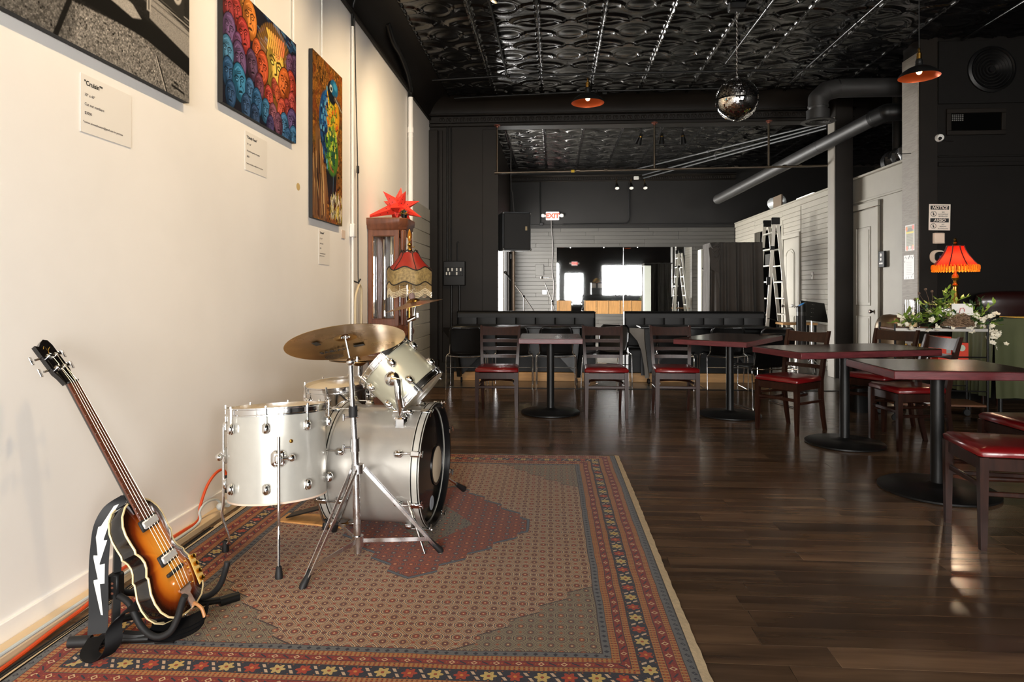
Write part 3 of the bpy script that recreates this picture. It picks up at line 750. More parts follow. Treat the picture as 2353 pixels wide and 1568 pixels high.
# ---- floor tom
TR, TD = .222, .405
ft = thing('floor_tom', 'tall silver floor tom standing on three chrome legs beside the wall', 'drum')
ftc = V((-1.305, 3.02, .272)); place(ft, ftc, (-.05, .10, 1), (0, 1, 0)); FI = ft.matrix_world.inverted()
shell_parts(ft, TR, TD, SILVER, 8, headt=HEAD, bottom=False, lug_rot=.2)
B().lathe([(TR-.008, -.001), (TR+.0005, -.001), (TR+.0005, .007), (TR-.008, .007), (TR-.008, -.001)], n=64).build('bearing_edge', BEIGE, ft)
for (fx, fy) in ((-1.545, 2.985), (-1.172, 2.72), (-1.175, 3.30)):
    r = V((fx, fy, .272)) - ftc; r2 = r.normalized(); p = r2*(TR+.030); zf = -.272+.014
    pts = smooth([p + V((0, 0, .33)), p + V((0, 0, .15)), p + V((0, 0, -.02)), p*1.02 + V((0, 0, -.09)), r*.93 + V((0, 0, zf+.06)), r + V((0, 0, zf+.03))], 4)
    lg = B().tube([FI @ (q + ftc) for q in pts], .0066, 10).build('leg', CHROME, ft)
    B().lathe([(0, -.002), (.016, -.002), (.017, .01), (.012, .045), (.008, .05)], FI @ (ftc + r + V((0, 0, zf))), (0, 0, 1), 14).build('rubber_foot', RUBBER, lg)
    rl = FI.to_3x3() @ r2; rl.z = 0; rl.normalize(); tn = V((-rl.y, rl.x, 0)); M = frame(rl*TR + V((0, 0, .20)), tn, V((0, 0, 1)), rl)
    br = B().box((0, 0, .014), (.065, .075, .028), M, .014).box((0, 0, .03), (.036, .042, .034), M, .008).cyl(M @ V((0, 0, .03)), M @ V((.05, 0, .03)), .006, n=8)
    br.ball(M @ V((.055, 0, .03)), .018, 10, 8, (1, 1, 1)).build('leg_bracket', CHROME, ft)
B().lathe([(0, .004), (.007, .003), (.009, 0)], V((math.cos(-.9), math.sin(-.9), 0))*TR + V((0, 0, .27)), (math.cos(-.9), math.sin(-.9), 0), 12).build('air_vent', BRASS, ft)
# ---- bass drum
BR, BD = .298, .45
ba = V((math.cos(math.radians(-5)), math.sin(math.radians(-5)), 0))
bd = thing('bass_drum', 'large silver bass drum lying on its side with black front head', 'drum')
bc = V((-1.10, 3.44, .333)); place(bd, bc, ba)
B().lathe([(BR-.006, 0), (BR, .002), (BR, BD-.002), (BR-.006, BD)], n=72).build('shell', SILVERB, bd)
INL = mat('black_hoop_inlay', srgb(16, 16, 17), .25)
for z0, z1, s in ((BD-.012, BD+.034, 1), (-.034, .012, -1)):
    h = B().lathe([(BR+.005, z0), (BR+.019, z0), (BR+.019, z1), (BR+.005, z1), (BR+.005, z0)], n=72).build('hoop', SILVER, bd)
    B().lathe([(BR+.0192, z0+.004), (BR+.0202, z0+.004), (BR+.0202, z0+.010), (BR+.0192, z0+.010)], n=72).lathe([(BR+.0192, z1-.010), (BR+.0202, z1-.010), (BR+.0202, z1-.004), (BR+.0192, z1-.004)], n=72).build('hoop_inlay', INL, h)
    B().lathe([(BR+.0055, z0 if s < 0 else BD+.002), (BR+.0045, z0 if s < 0 else BD+.002), (BR+.0045, z1 if s > 0 else .0), (BR+.0185, z1+.0006 if s > 0 else z0), (BR+.0045, z1+.0006 if s > 0 else z0-.0006)], n=72).build('hoop_lining', INL, h)
hx, hy, hr = .125, -.035, .098       # sound hole
fh = B().lathe([(0, BD+.003), (BR-.03, BD+.003), (BR+.004, BD-.004)], n=72).build('drum_head', HEADB, bd)
B().lathe([(0, .0045), (hr, .0045), (hr+.004, .003)], (hx, hy, BD), n=40).build('sound_hole', HEAD, fh)
B().lathe([(hr, .003), (hr, .008), (hr+.012, .008), (hr+.012, .003)], (hx, hy, BD), n=40).build('hole_ring', INL, fh)
B().lathe([(0, .0042), (.036, .0042), (.037, .003)], (.03, -.215, BD), n=28).build('round_logo', mat('logo_white', srgb(170, 180, 190), .4), fh)
B().lathe([(0, -.003), (BR-.03, -.003), (BR+.004, .004)], n=72).build('drum_head', HEAD, bd)
for k in range(8):
    a = 2*PI*k/8 + PI/8; rad = V((math.cos(a), math.sin(a), 0)); tn = V((-math.sin(a), math.cos(a), 0))
    for z, s in ((BD-.075, 1), (.075, -1)):
        M = frame(rad*BR + V((0, 0, z)), tn, V((0, 0, 1)), rad); bb = B(); lug(bb, M); lo = bb.build('lug', CHROME, bd)
        p = rad*(BR+.028); ze = (BD+.05) if s > 0 else -.05
        tr_ = B().cyl(p + V((0, 0, z+s*.01)), p + V((0, 0, ze)), .0032, n=8)
        tr_.cyl(p + V((0, 0, ze)) - tn*.016, p + V((0, 0, ze)) + tn*.016, .0038, n=8).build('tension_rod', CHROME, lo)
        Mc = frame(rad*(BR+.02) + V((0, 0, (BD+.012) if s > 0 else -.012)), tn, V((0, 0, 1)), rad)
        B().box((0, 0, .008), (.03, .05, .012), Mc, .006).box((0, s*.026, -.006), (.026, .006, .03), Mc, .002).build('claw', CHROME, lo)
MI = bd.matrix_world.inverted()
def inb(p): return MI @ V(p)
for (a_, q, foot) in (((-.72, 3.19, .235), (-.71, 3.14, .225), (-.60, 3.02, .012)), ((-.70, 3.68, .22), (-.68, 3.72, .21), (-.55, 3.97, .03))):
    sp_ = B().tube([inb(a_), inb(q), inb(V(q).lerp(V(foot), .5)), inb(foot)], [.012, .010, .008, .0055], 10).build('spur', CHROME, bd)
    B().box(inb(a_), (.05, .07, .05), None, .01).build('spur_bracket', CHROME, bd)
    if foot[1] > 3.5: B().cyl(inb(V(q).lerp(V(foot), .72)), inb(foot), .011, .019, n=12).build('rubber_foot', RUBBER, sp_)
B().box(inb((-.765, 3.255, .58)), (.08, .07, .07), None, .014).build('tom_mount_plate', CHROME, bd)
B().cyl(inb((-.765, 3.25, .59)), inb((-.765, 3.225, .66)), .022, n=16).cyl(inb((-.80, 3.22, .64)), inb((-.72, 3.22, .64)), .008, n=10).ball(inb((-.72, 3.22, .64)), .016, 10, 8).build('tom_post', CHROME, bd)
# ---- rack tom
rt_ax = V((-.74, .08, .66)).normalized(); RR, RD = .158, .235
rt = thing('rack_tom', 'small silver tom tilted on a chrome post above the bass drum', 'drum')
rc = V((-.795, 3.375, .787)) - rt_ax*RD/2
place(rt, rc, rt_ax)
shell_parts(rt, RR, RD, mat('champagne_drum_wrap', srgb(186, 182, 160), 0.28, 0.35, coat=.6), 6, tl=.055, lug_rot=.45)
RI = rt.matrix_world.inverted(); cn = RI @ V((-.80, 3.2, .80)); cn.z = 0; cn.normalize()
arm0 = cn*(RR) + V((0, 0, RD*.52)); tn = V((-cn.y, cn.x, 0))
B().lathe([(.038, 0), (.038, .012), (.026, .024), (.014, .03), (0, .03)], arm0, cn, 20).build('mount_boss', CHROME, rt)
pa = RI @ V((-.775, 3.195, .80)); pb = RI @ V((-.765, 3.19, .70)); pc_ = RI @ V((-.765, 3.24, .60))
B().tube([arm0 + cn*.02, pa, pb, pc_], [.018, .02, .018, .014], 12).build('mount_arm', CHROME, rt)
# ---- snare on its stand
sn = thing('snare_drum', 'shallow chrome snare drum with cream head between the toms', 'drum'); sn.location = (-1.245, 3.73, .558); sn.rotation_euler = (.06, -.05, 0)
shell_parts(sn, .18, .135, CHROME, 8, tl=.06)
ss = thing('snare_stand', 'chrome snare stand hidden behind the floor tom', 'stand', (-1.245, 3.73, 0.012))
B().cyl((0, 0, .1), (0, 0, .5), .012, n=12).build('pole', CHROMED, ss)
for k in range(3):
    a = 2*PI*k/3 + .5; d_ = V((math.cos(a), math.sin(a), 0))
    lg = B().tube([V((0, 0, .3)), d_*.22 + V((0, 0, .015))], .008, 8).build('leg', CHROMED, ss)
    B().ball(d_*.22 + V((0, 0, .014)), .014, 10, 8).build('rubber_foot', RUBBER, lg)
    B().tube([V((0, 0, .47)), d_*.17 + V((0, 0, .50)), d_*.20 + V((0, 0, .515))], .007, 8).build('basket_arm', CHROMED, ss)
# ---- cymbals
def cym_prof(R, bell=.055, h=.03):
    p = [(.006, h+.018), (bell*.55, h+.014), (bell*.9, h+.002), (bell, h-.004)]
    p += [(bell + (R-bell)*q, (h-.006)*(1-q)**1.1) for q in (.15, .3, .45, .6, .75, .88, .96, 1.0)]
    return p + [(q[0], q[1]-.0016) for q in reversed(p)]
CYM = mat('cymbal_bronze', srgb(150, 112, 60), 0.3, 1.0, var=.3, vscale=3, rvar=.08, bump=.05, bscale=30)
CYMD = mat('dull_bronze', srgb(168, 132, 80), 0.3, 1.0, var=.35, vscale=4, rvar=.08)
cr_n = V((-.20, .31, .93)).normalized()
crc = V((-.955, 2.95, 1.003))
cy_ = thing('crash_cymbal', 'large bronze cymbal tilted away from us, lettered underside showing', 'cymbal'); place(cy_, crc, cr_n)
CRB = B().lathe(cym_prof(.272), n=72).build('cymbal_plate', CYMD, cy_, ang=30)
CI = cy_.matrix_world.inverted()
# lettering on the underside, seen from below
nx = V((1, 0, 0)) - cr_n*cr_n.x; nx.normalize(); ny = (-cr_n).cross(nx)
def on_under(r_img, d_img):    # r: to the right in view, d: towards the near edge
    near = V((0, -1, 0)) - cr_n*(-cr_n.y); near.normalize(); return crc + nx*r_img + near*d_img
near = V((0, -1, 0)) - cr_n*(-cr_n.y); near.normalize()
Mt = frame(CI @ (crc + nx*(-.165) - near*.122 + cr_n*.005), (CI.to_3x3() @ nx), (CI.to_3x3() @ (near if (-cr_n).dot(nx.cross(near)) > 0 else -near)), (CI.to_3x3() @ -cr_n))
text('SABIAN', .040, Mt, INK, cy_, bold=.012, spacing=1.05)
lines = B()
for k in range(5): lines.lathe([(.008+.008*k, 0), (.0115+.008*k, 0)], CI @ (crc - nx*.125 - near*.182 - cr_n*.0020), CI.to_3x3() @ -cr_n, 36)
lines.build('ring_logo', INK, cy_)
B().box((0, 0, 0), (.05, .028, .001), frame(CI @ (crc + nx*.022 - near*.115 + cr_n*.010), CI.to_3x3() @ nx, CI.to_3x3() @ near, CI.to_3x3() @ -cr_n)).build('tape_mark', INK, cy_)
B().box((0, 0, 0), (.026, .05, .001), frame(CI @ (crc - nx*.12 + near*.04 + cr_n*.008), CI.to_3x3() @ nx, CI.to_3x3() @ near, CI.to_3x3() @ -cr_n)).build('tape_mark', INK, cy_)
B().lathe([(.0, .05), (.012, .05), (.016, .04), (.016, .034), (.022, .032), (.022, .028)], (0, 0, 0), n=16).box((0, 0, .062), (.036, .006, .016), b=.003).build('wing_nut', CHROME, cy_)
cs_ = thing('cymbal_stand', 'chrome double-braced cymbal stand in front of the bass drum', 'stand', (-.905, 2.97, .012))
def P_(x, y, z): return V((x+.905, y-2.97, z-.012))
top = V((-.935, 2.955, .915))
B().cyl(P_(-.905, 2.97, .03), P_(-.917, 2.967, .55), .0175, n=18).build('lower_tube', CHROMED, cs_)
B().cyl(P_(-.917, 2.967, .52), P_(-.927, 2.963, .70), .0145, n=18).cyl(P_(-.917, 2.967, .50), P_(-.918, 2.967, .56), .022, n=18).build('middle_tube', CHROMED, cs_)
B().cyl(P_(-.925, 2.963, .66), P_(-.926, 2.963, .71), .02, n=16).build('rubber_sleeve', RUBBER, cs_)
B().cyl(P_(-.927, 2.963, .70), P_(*top), .0115, n=16).build('upper_tube', CHROMED, cs_)
B().ball(P_(*top), .02, 12, 8).cyl(P_(*top), P_(*(top + V((.03, -.01, .012)))), .006, n=8).box(P_(*(top + V((.035, -.012, .014)))), (.012, .008, .03), b=.003).build('tilter', CHROMED, cs_)
B().cyl(P_(*top), P_(*(crc + cr_n*.02)), .005, n=10).build('tilter_rod', CHROMED, cs_)
for z in (.52, .66):
    B().cyl(P_(-.96, 2.95, z), P_(-.90, 2.965, z), .005, n=8).box(P_(-.965, 2.948, z), (.01, .012, .034), b=.003).build('wing_bolt', CHROMED, cs_)
B().cyl(P_(-.905, 2.97, .40), P_(-.906, 2.97, .44), .028, n=18).build('leg_collar', CHROMED, cs_)
B().cyl(P_(-.905, 2.97, .06), P_(-.905, 2.97, .11), .026, n=18).build('brace_collar', CHROMED, cs_)
for foot in ((-1.035, 2.635), (-.535, 3.05), (-1.12, 3.27)):
    fz = .02; f3 = V((foot[0], foot[1], fz)); h3 = V((-.905, 2.97, .42)); dr = V((foot[0]+.905, foot[1]-2.97, 0)).normalized(); tn = V((-dr.y, dr.x, 0))
    lg = B()
    for s in (-1, 1):
        a, b_ = P_(*(h3 + dr*.03 + tn*.016*s)), P_(*(f3 - dr*.02 + tn*.010*s + V((0, 0, .02)))); ax = (b_-a); L_ = ax.length; ax.normalize(); up = tn.cross(ax)
        lg.box((0, 0, L_/2), (.003, .014, L_), frame(a, tn, up, ax))
    lg = lg.build('leg', CHROMED, cs_)
    B().tube([P_(*(f3 - dr*.05 + V((0, 0, .05)))), P_(*f3), P_(*(f3 + dr*.008 - V((0, 0, .012))))], [.011, .016, .010], 12).build('rubber_foot', RUBBER, lg)
    a, b_ = P_(-.905, 2.97, .085) + dr*.025, P_(*(h3.lerp(f3, .86))); ax = b_-a; L_ = ax.length; ax.normalize()
    B().box((0, 0, L_/2), (.003, .018, L_), frame(a, tn, tn.cross(ax), ax)).build('brace', CHROMED, cs_)
# ride cymbal farther back
rn = V((-.22, -.05, .97)).normalized(); rcn = V((-.93, 4.3, 1.145))
ry = thing('ride_cymbal', 'pale bronze cymbal seen edge-on in front of the fringed lamp', 'cymbal'); place(ry, rcn, rn)
B().lathe(cym_prof(.195, .05, .03), n=64).build('cymbal_plate', CYM, ry, ang=30)
B().lathe([(0, .085), (.016, .085), (.02, .07), (.02, .05), (.012, .045)], n=14).build('felt_and_nut', mat('grey_felt', srgb(120, 100, 96), .9), ry)
rs = thing('cymbal_stand', 'slim chrome boom stand behind the rack tom', 'stand', (-.95, 4.3, .012))
B().cyl((0, 0, .05), (0, 0, 1.03), .0125, n=14).build('tube', CHROME, rs)
B().cyl((-.02, 0, 1.03), (.03, 0, 1.055), .016, n=12).cyl((.02, 0, 1.05), (.03, 0, 1.14), .008, n=10).box((.045, 0, 1.07), (.02, .01, .04), b=.004).build('tilter', CHROME, rs)
B().cyl((0, 0, .80), (0, 0, .86), .018, n=14).build('clamp', CHROME, rs)
for k in range(3):
    a = 2*PI*k/3 + .3; d_ = V((math.cos(a), math.sin(a), 0))
    lg = B().tube([V((0, 0, .42)), d_*.26 + V((0, 0, .02))], .009, 8).build('leg', CHROME, rs); B().ball(d_*.265 + V((0, 0, .014)), .015, 10, 8).build('rubber_foot', RUBBER, lg)
# hi-hat
hh = thing('hi_hat', 'pair of small bronze hi-hat cymbals under the big tilted cymbal', 'cymbal', (-1.2, 3.96, .83))
B().lathe(cym_prof(.178, .045, .022), n=56).build('top_cymbal', CYMD, hh, ang=30)
B().lathe([(r, -z-.012) for r, z in cym_prof(.178, .045, .022)], n=56).build('bottom_cymbal', CYMD, hh, ang=30)
B().cyl((0, 0, .04), (0, 0, .10), .014, n=12).build('clutch', RUBBER, hh)
hs_ = thing('hi_hat_stand', 'hi-hat stand with thin rod behind the snare', 'stand', (-1.2, 3.96, .012))
B().cyl((0, 0, .05), (0, 0, .78), .0125, n=12).build('tube', CHROMED, hs_); B().cyl((0, 0, .7), (0, 0, .97), .0035, n=8).build('pull_rod', CHROMED, hs_)
for k in range(3):
    a = 2*PI*k/3 + .1; d_ = V((math.cos(a), math.sin(a), 0)); B().tube([V((0, 0, .34)), d_*.26 + V((0, 0, .012))], .009, 8).build('leg', CHROMED, hs_)
# bass pedal on its board
pd = thing('bass_pedal', 'black kick pedal on a yellow wooden board behind the bass drum', 'pedal', (-1.30, 3.42, .012), -.08)
B().prism([(-.16, -.05), (.22, -.09), (.22, .07), (-.16, .07)], .010).build('board', PLY, pd)
B().box((.02, 0, .055), (.26, .085, .008), Matrix.Rotation(-.28, 4, 'Y'), .003).build('footboard', BLACKM, pd)
B().box((.17, .05, .09), (.02, .02, .16), b=.003).box((.17, -.05, .09), (.02, .02, .16), b=.003).cyl((.17, -.06, .165), (.17, .06, .165), .008, n=10).build('post_frame', CHROMED, pd)
B().cyl((.17, 0, .165), (.12, 0, .30), .005, n=8).cyl((.10, 0, .30), (.145, 0, .305), .02, n=14).build('beater', CHROMED, pd)

# ================================================================ VIOLIN-BODIED BASS GUITAR
P0, T0 = V((-1.315, 2.25, .095)), V((-1.825, 2.175, 1.10))
gd = (T0-P0); GL = gd.length; gd.normalize()
gn = V((.995, -.06, 0)); gn = (gn - gd*gn.dot(gd)).normalized(); gx = gd.cross(gn)     # x across, y up the neck, z out of the face
bass = thing('bass_guitar', 'sunburst violin-shaped bass guitar leaning on a black stand by the wall', 'bass guitar')
bass.matrix_world = frame(P0, gx, gd, gn); GI = bass.matrix_world.inverted()
HW = [(0, .0), (.004, .045), (.014, .085), (.035, .116), (.065, .136), (.10, .142), (.135, .137), (.165, .122), (.182, .114), (.192, .117), (.20, .110), (.215, .098), (.235, .092), (.255, .095), (.27, .103), (.278, .110), (.29, .105), (.32, .108), (.35, .109), (.38, .102), (.41, .082), (.432, .05), (.44, .022)]
HW = [(y, w*.86) for y, w in HW]
OUT = [(w, y) for y, w in HW] + [(-w, y) for y, w in reversed(HW) if w > 0]
th = .060
BKL = mat('black_lacquer', srgb(14, 12, 12), .12, coat=.6)
IVORY = mat('ivory_binding', srgb(226, 204, 156), .4)
body = B().loft([[(x*s, .2+(y-.2)*s, z) for x, y in OUT] for z, s in ((-th/2-.006, .80), (-th/2, .985), (-th/2+.004, 1.0), (th/2-.004, 1.0), (th/2, .985))]).build('body', BKL, bass, ang=45)
rings, cols = [], []
def burst(q):     # q 0 edge .. 1 centre
    st = [(0, srgb(26, 12, 8)), (.10, srgb(40, 16, 8)), (.24, srgb(110, 42, 12)), (.40, srgb(196, 106, 26)), (.65, srgb(226, 142, 46)), (1, srgb(236, 164, 66))]
    for (a, c0), (b, c1) in zip(st, st[1:]):
        if q <= b: t = (q-a)/(b-a); return tuple(c0[i]+(c1[i]-c0[i])*t for i in range(3))
    return st[-1][1]
tb = B(); lev = [0, .05, .1, .16, .24, .33, .43, .55, .7, .85, .97]; tc_ = []
for q in lev:
    s = 1-q; tb_r = [(x*s*(.985), .2 + (y-.2)*(.985)*(1-q*.92), th/2 + .013*math.sin(min(1, q*1.4)*PI/2)) for x, y in OUT]; rings.append(tb_r); tc_ += [burst(q)]*len(OUT)
tb.loft(rings, caps=False); top_me = tb.mesh('top_plate', vcol_mat('sunburst_finish', .1), 80)
def paint(me, cols):
    at = me.color_attributes.new('paint', 'FLOAT_COLOR', 'POINT'); at.data.foreach_set('color', np.concatenate([np.array(cols, dtype=np.float32), np.ones((len(cols), 1), np.float32)], 1).ravel())
paint(top_me, tc_); m_ = top_me.materials[0].node_tree.nodes['Principled BSDF']; m_.inputs['Coat Weight'].default_value = .8; m_.inputs['Coat Roughness'].default_value = .04
link('top_plate', top_me, bass)
for z in (th/2-.001, -th/2+.001):
    B().tube([(x*.995, .2+(y-.2)*.996, z) for x, y in OUT], .0038, 6, True).build('binding', IVORY, bass)
# neck, fingerboard, frets
NUT = .905; FB = .40
nk = []
for y, w, dz in ((.395, .028, .040), (.44, .027, .030), (.47, .0255, .023), (.6, .0245, .020), (.8, .0225, .019), (NUT, .0215, .019)):
    zt = th/2 + .012; nk.append([(w*math.cos(a), y, zt - dz*abs(math.sin(a))) for a in [PI*i/8 for i in range(9)]])
B().loft(nk).build('neck', BKL, bass, ang=60)
fb = B().loft([[(-w, y, th/2+.012), (w, y, th/2+.012), (w*.96, y, th/2+.018), (0, y, th/2+.0195), (-w*.96, y, th/2+.018)] for y, w in ((.36, .0285), (NUT, .0215))]).build('fingerboard', mat('rosewood', srgb(92, 48, 30), .4, var=.3, vscale=20, stretch=(6, 1, 1)), bass)
SCL = NUT - .115
for k in range(1, 20):
    y = NUT - SCL*(1-2**(-k/12.)); 
    if y < .37: break
    w = .0285 + (.0215-.0285)*(y-.36)/(NUT-.36); B().cyl((-w*.97, y, th/2+.0195), (w*.97, y, th/2+.0195), .0011, n=6).build('fret', CHROME, fb)
for k in (3, 5, 7, 9, 12, 15):
    y = NUT - SCL*(1-(2**(-k/12.)+2**(-(k-1)/12.))/2); B().lathe([(0, .0003), (.003, .0002)], (0, y, th/2+.0195), n=10).build('inlay_dot', IVORY, fb)
B().box((0, NUT+.003, th/2+.019), (.045, .006, .009), b=.001).build('nut', INK, bass)
# headstock, tilted back a little
hm = Matrix.Translation((0, NUT+.004, th/2+.008)) @ Matrix.Rotation(-.16, 4, 'X')
hs = [(-.022, 0), (-.027, .03), (-.034, .05), (-.034, .165), (-.02, .158), (-.006, .172), (.012, .182), (.028, .176), (.034, .155), (.034, .05), (.027, .03), (.022, 0)]
B().prism(hs, .016, hm, -.014).build('headstock', BKL, bass)
lgo = B().tube([hm @ V(p) for p in smooth([(-.012, .145, .003), (-.002, .155, .003), (.002, .135, .003), (-.004, .125, .003), (.006, .140, .003), (.018, .148, .003)], 4)], .0008, 5); lgo.build('script_logo', GOLD, bass)
for sx in (-1, 1):
    for yy in (.062, .112):
        tp = B().lathe([(.0105, .002), (.0105, .006), (.006, .008), (.006, .018), (.0075, .020), (0, .021)], hm @ V((sx*.017, yy, 0)), hm.to_3x3() @ V((0, 0, 1)), 12)
        tp = tp.build('tuning_post', CHROME, bass)
        a = hm @ V((sx*.030, yy+.006, -.008)); b_ = hm @ V((sx*.056, yy+.006, -.010)); c_ = hm @ V((sx*.068, yy+.006, -.012))
        B().cyl(a, b_, .004, n=8).box((0, 0, 0), (.022, .030, .005), Matrix.Translation(c_) @ Matrix.Rotation(.5, 4, 'Y'), .002).build('tuning_key', CHROMED, tp)
# hardware
for y, h in ((.345, .028), (.205, .028)):
    pk = B().box((0, y, th/2+.0165), (.086, .040, .010), b=.003).build('pickup_ring', INK, bass)
    B().box((0, y, th/2+.024), (.074, .028, .010), b=.004).build('pickup_cover', mat('brightened_chrome', (.86, .85, .83), .28, .6), pk)  # chrome covers, bright reflections put into a less metallic base colour
B().box((0, .150, th/2+.017), (.082, .013, .014), b=.003).box((0, .150, th/2+.025), (.07, .007, .006), b=.001).build('bridge', INK, bass)
B().prism([(-.030, .085), (.030, .085), (.026, .062), (.012, .055), (.014, .006), (-.014, .006), (-.012, .055), (-.026, .062)], .004, Matrix.Translation((0, 0, th/2+.015))).cyl((-.03, .083, th/2+.019), (.03, .083, th/2+.019), .005, n=8).box((0, .0, .018), (.026, .006, .03), b=.002).build('tailpiece', CHROME, bass)
cp = B().prism([(.072, .05), (.108, .062), (.112, .155), (.088, .162)], .003, Matrix.Translation((0, 0, th/2+.0125))).build('control_plate', mat('pearl_cream_plate', srgb(226, 190, 112), .3), bass)
for k in range(4):
    B().lathe([(.009, 0), (.009, .012), (.006, .014), (0, .014)], (.088+.004*k, .065+.028*k, th/2+.0155), n=14).build('control_knob', GOLD, cp)
for k in range(4):
    xs, xh = -.024+.016*k, -.014+.0093*k
    ty = (.062, .112)[1 if k in (1, 2) else 0]; hp_ = hm @ V(((-1 if k < 2 else 1)*.011, ty, .014))
    B().tube([(xs*.9, .08, th/2+.021), (xs, .150, th/2+.0285), (xh, NUT+.004, th/2+.0245), hp_], .0008, 5).build('string', mat('steel_string', srgb(190, 176, 150), .3, 1), bass)
B().lathe([(.004, 0), (.004, .012), (.008, .016), (.008, .02), (0, .021)], (.0, -.001, 0), (0, -1, 0), 10).build('strap_button', CHROME, bass)
# ---- guitar stand
gs = thing('guitar_stand', 'black tubular guitar stand with foam arms holding the bass', 'guitar stand', (-1.5, 2.2, 0.012))
def S_(x, y, z): return V((x+1.5, y-2.2, z-.012))
B().cyl(S_(-1.66, 2.155, .028), S_(-1.335, 2.205, .028), .0135, n=14).build('front_foot', BLACKM, gs)
for a, b_ in (((-1.67, 2.153, .028), (-1.60, 2.164, .028)), ((-1.385, 2.197, .028), (-1.325, 2.207, .028))): B().cyl(S_(*a), S_(*b_), .0195, n=14).build('foot_cap', RUBBER, gs)
B().tube([S_(-1.52, 2.175, .03), S_(-1.555, 2.235, .28), S_(-1.575, 2.27, .40)], .0165, 4).build('upright', BLACKM, gs)
B().box(S_(-1.545, 2.215, .20), (.04, .04, .09), b=.006).build('upright_sleeve', BLACKM, gs)
for z in (.18, .20, .215): B().lathe([(0, .002), (.004, .0015), (.005, 0)], S_(-1.545+.0, 2.194, z), (0, -1, 0), 10).build('rivet', mat('copper_rivet', srgb(150, 100, 80), .4, .8), gs)
B().tube([S_(-1.53, 2.19, .09), S_(-1.40, 2.36, .06), S_(-1.27, 2.50, .028)], .0125, 10).cyl(S_(-1.30, 2.465, .03), S_(-1.25, 2.52, .028), .0185, n=12).build('rear_foot', BLACKM, gs)
arm1 = [(-1.54, 2.21, .17), (-1.48, 2.19, .15), (-1.42, 2.165, .085), (-1.36, 2.15, .058), (-1.31, 2.15, .075), (-1.285, 2.155, .12), (-1.268, 2.155, .175), (-1.258, 2.155, .20)]
B().tube([S_(*p) for p in smooth(arm1, 4)], .0115, 10).build('yoke_arm', RUBBER, gs)
arm2 = [(-1.54, 2.23, .17), (-1.48, 2.34, .11), (-1.40, 2.41, .07), (-1.32, 2.415, .075), (-1.27, 2.41, .12), (-1.24, 2.40, .19), (-1.235, 2.40, .215)]
B().tube([S_(*p) for p in smooth(arm2, 4)], .0115, 10).build('yoke_arm', RUBBER, gs)
B().tube([S_(*p) for p in smooth([(-1.50, 2.19, .035), (-1.43, 2.20, .03), (-1.35, 2.24, .04)], 4)], .02, 8).build('pivot_block', RUBBER, gs)
# ---- strap with white lightning bolt
st = thing('guitar_strap', 'black guitar strap with white lightning bolt hanging beside the bass', 'strap', (-1.55, 2.2, .012))
def R_(x, y, z): return V((x+1.55, y-2.2, z-.012))
STR = mat('black_strap', srgb(9, 9, 11), .45, spec=.2)
path = smooth([(-1.505, 2.235, .515), (-1.545, 2.205, .485), (-1.568, 2.185, .43), (-1.576, 2.178, .36), (-1.578, 2.172, .28), (-1.574, 2.166, .20), (-1.570, 2.160, .12), (-1.568, 2.152, .06)], 6)
wd = V((.93, .36, 0)).normalized()
def ribbon(pts, w, name, m, wdir=None, th_=.003, tw=0.0):
    b = B(); rg = []
    for i, p in enumerate(pts):
        wv = wdir if wdir is not None else V((1, 0, 0))
        if callable(wv): wv = wv(i/(len(pts)-1))
        t = (V(pts[min(i+1, len(pts)-1)]) - V(pts[max(i-1, 0)])).normalized(); nn = t.cross(wv).normalized()
        rg.append([p - wv*w/2 - nn*th_/2, p + wv*w/2 - nn*th_/2, p + wv*w/2 + nn*th_/2, p - wv*w/2 + nn*th_/2])
    return b.loft([[R_(*q) for q in r] for r in rg]).build(name, m, st, ang=50)
ribbon(path, .06, 'strap_band', STR, wd)
bolt = [(.000, .425), (.012, .43), (.014, .375), (.022, .375), (.012, .318), (.012, .312), (.026, .312), (.004, .235), (.004, .230), (.024, .232), (.024, .165), (.006, .165), (.018, .06), (.010, .062), (-.018, .172), (-.018, .18), (-.002, .182), (-.022, .256), (-.022, .264), (-.006, .262), (-.020, .325), (-.018, .36), (-.008, .362)]
Mb = Matrix.Identity(4); bl = B()
def strap_pt(z):
    for a, b_ in zip(path, path[1:]):
        if a.z >= z >= b_.z: return a.lerp(b_, (a.z-z)/max(1e-6, a.z-b_.z))
    return path[-1]
nrm = wd.cross(V((0, 0, 1))).normalized()
if nrm.y > 0: nrm = -nrm
bm = bmesh.new(); vsb = [bm.verts.new(R_(*(strap_pt(z+.06) + wd*u*.78 + nrm*.0032))) for u, z in bolt]; bm.faces.new(vsb); bmesh.ops.triangulate(bm, faces=bm.faces[:])
me = bpy.data.meshes.new('lightning_bolt'); bm.to_mesh(me); bm.free(); me.materials.append(mat('white_bolt_print', srgb(220, 220, 214), .5)); link('lightning_bolt', me, st)
loop = smooth([(-1.568, 2.152, .05), (-1.56, 2.10, .022), (-1.50, 2.075, .02), (-1.465, 2.085, .06), (-1.47, 2.10, .12), (-1.44, 2.13, .165), (-1.39, 2.16, .17)], 5)
ribbon(loop, .055, 'strap_loop', STR, lambda t: V((.8-.6*t, .35+.3*t, .45*t)).normalized())
tail = smooth([(-1.39, 2.16, .06), (-1.34, 2.18, .045), (-1.29, 2.20, .05), (-1.25, 2.225, .065), (-1.235, 2.24, .085)], 5)
for k in range(3): ribbon([p + V((0, .012*k, .012*k)) for p in tail], .045, 'strap_tail', STR, lambda t: V((-.3, .8, .5)).normalized())
B().tube([R_(*p) for p in smooth([(-1.235, 2.24, .085), (-1.25, 2.245, .115), (-1.28, 2.25, .13)], 4)], .006, 8).build('leather_end', mat('tan_leather', srgb(176, 120, 70), .5), st)

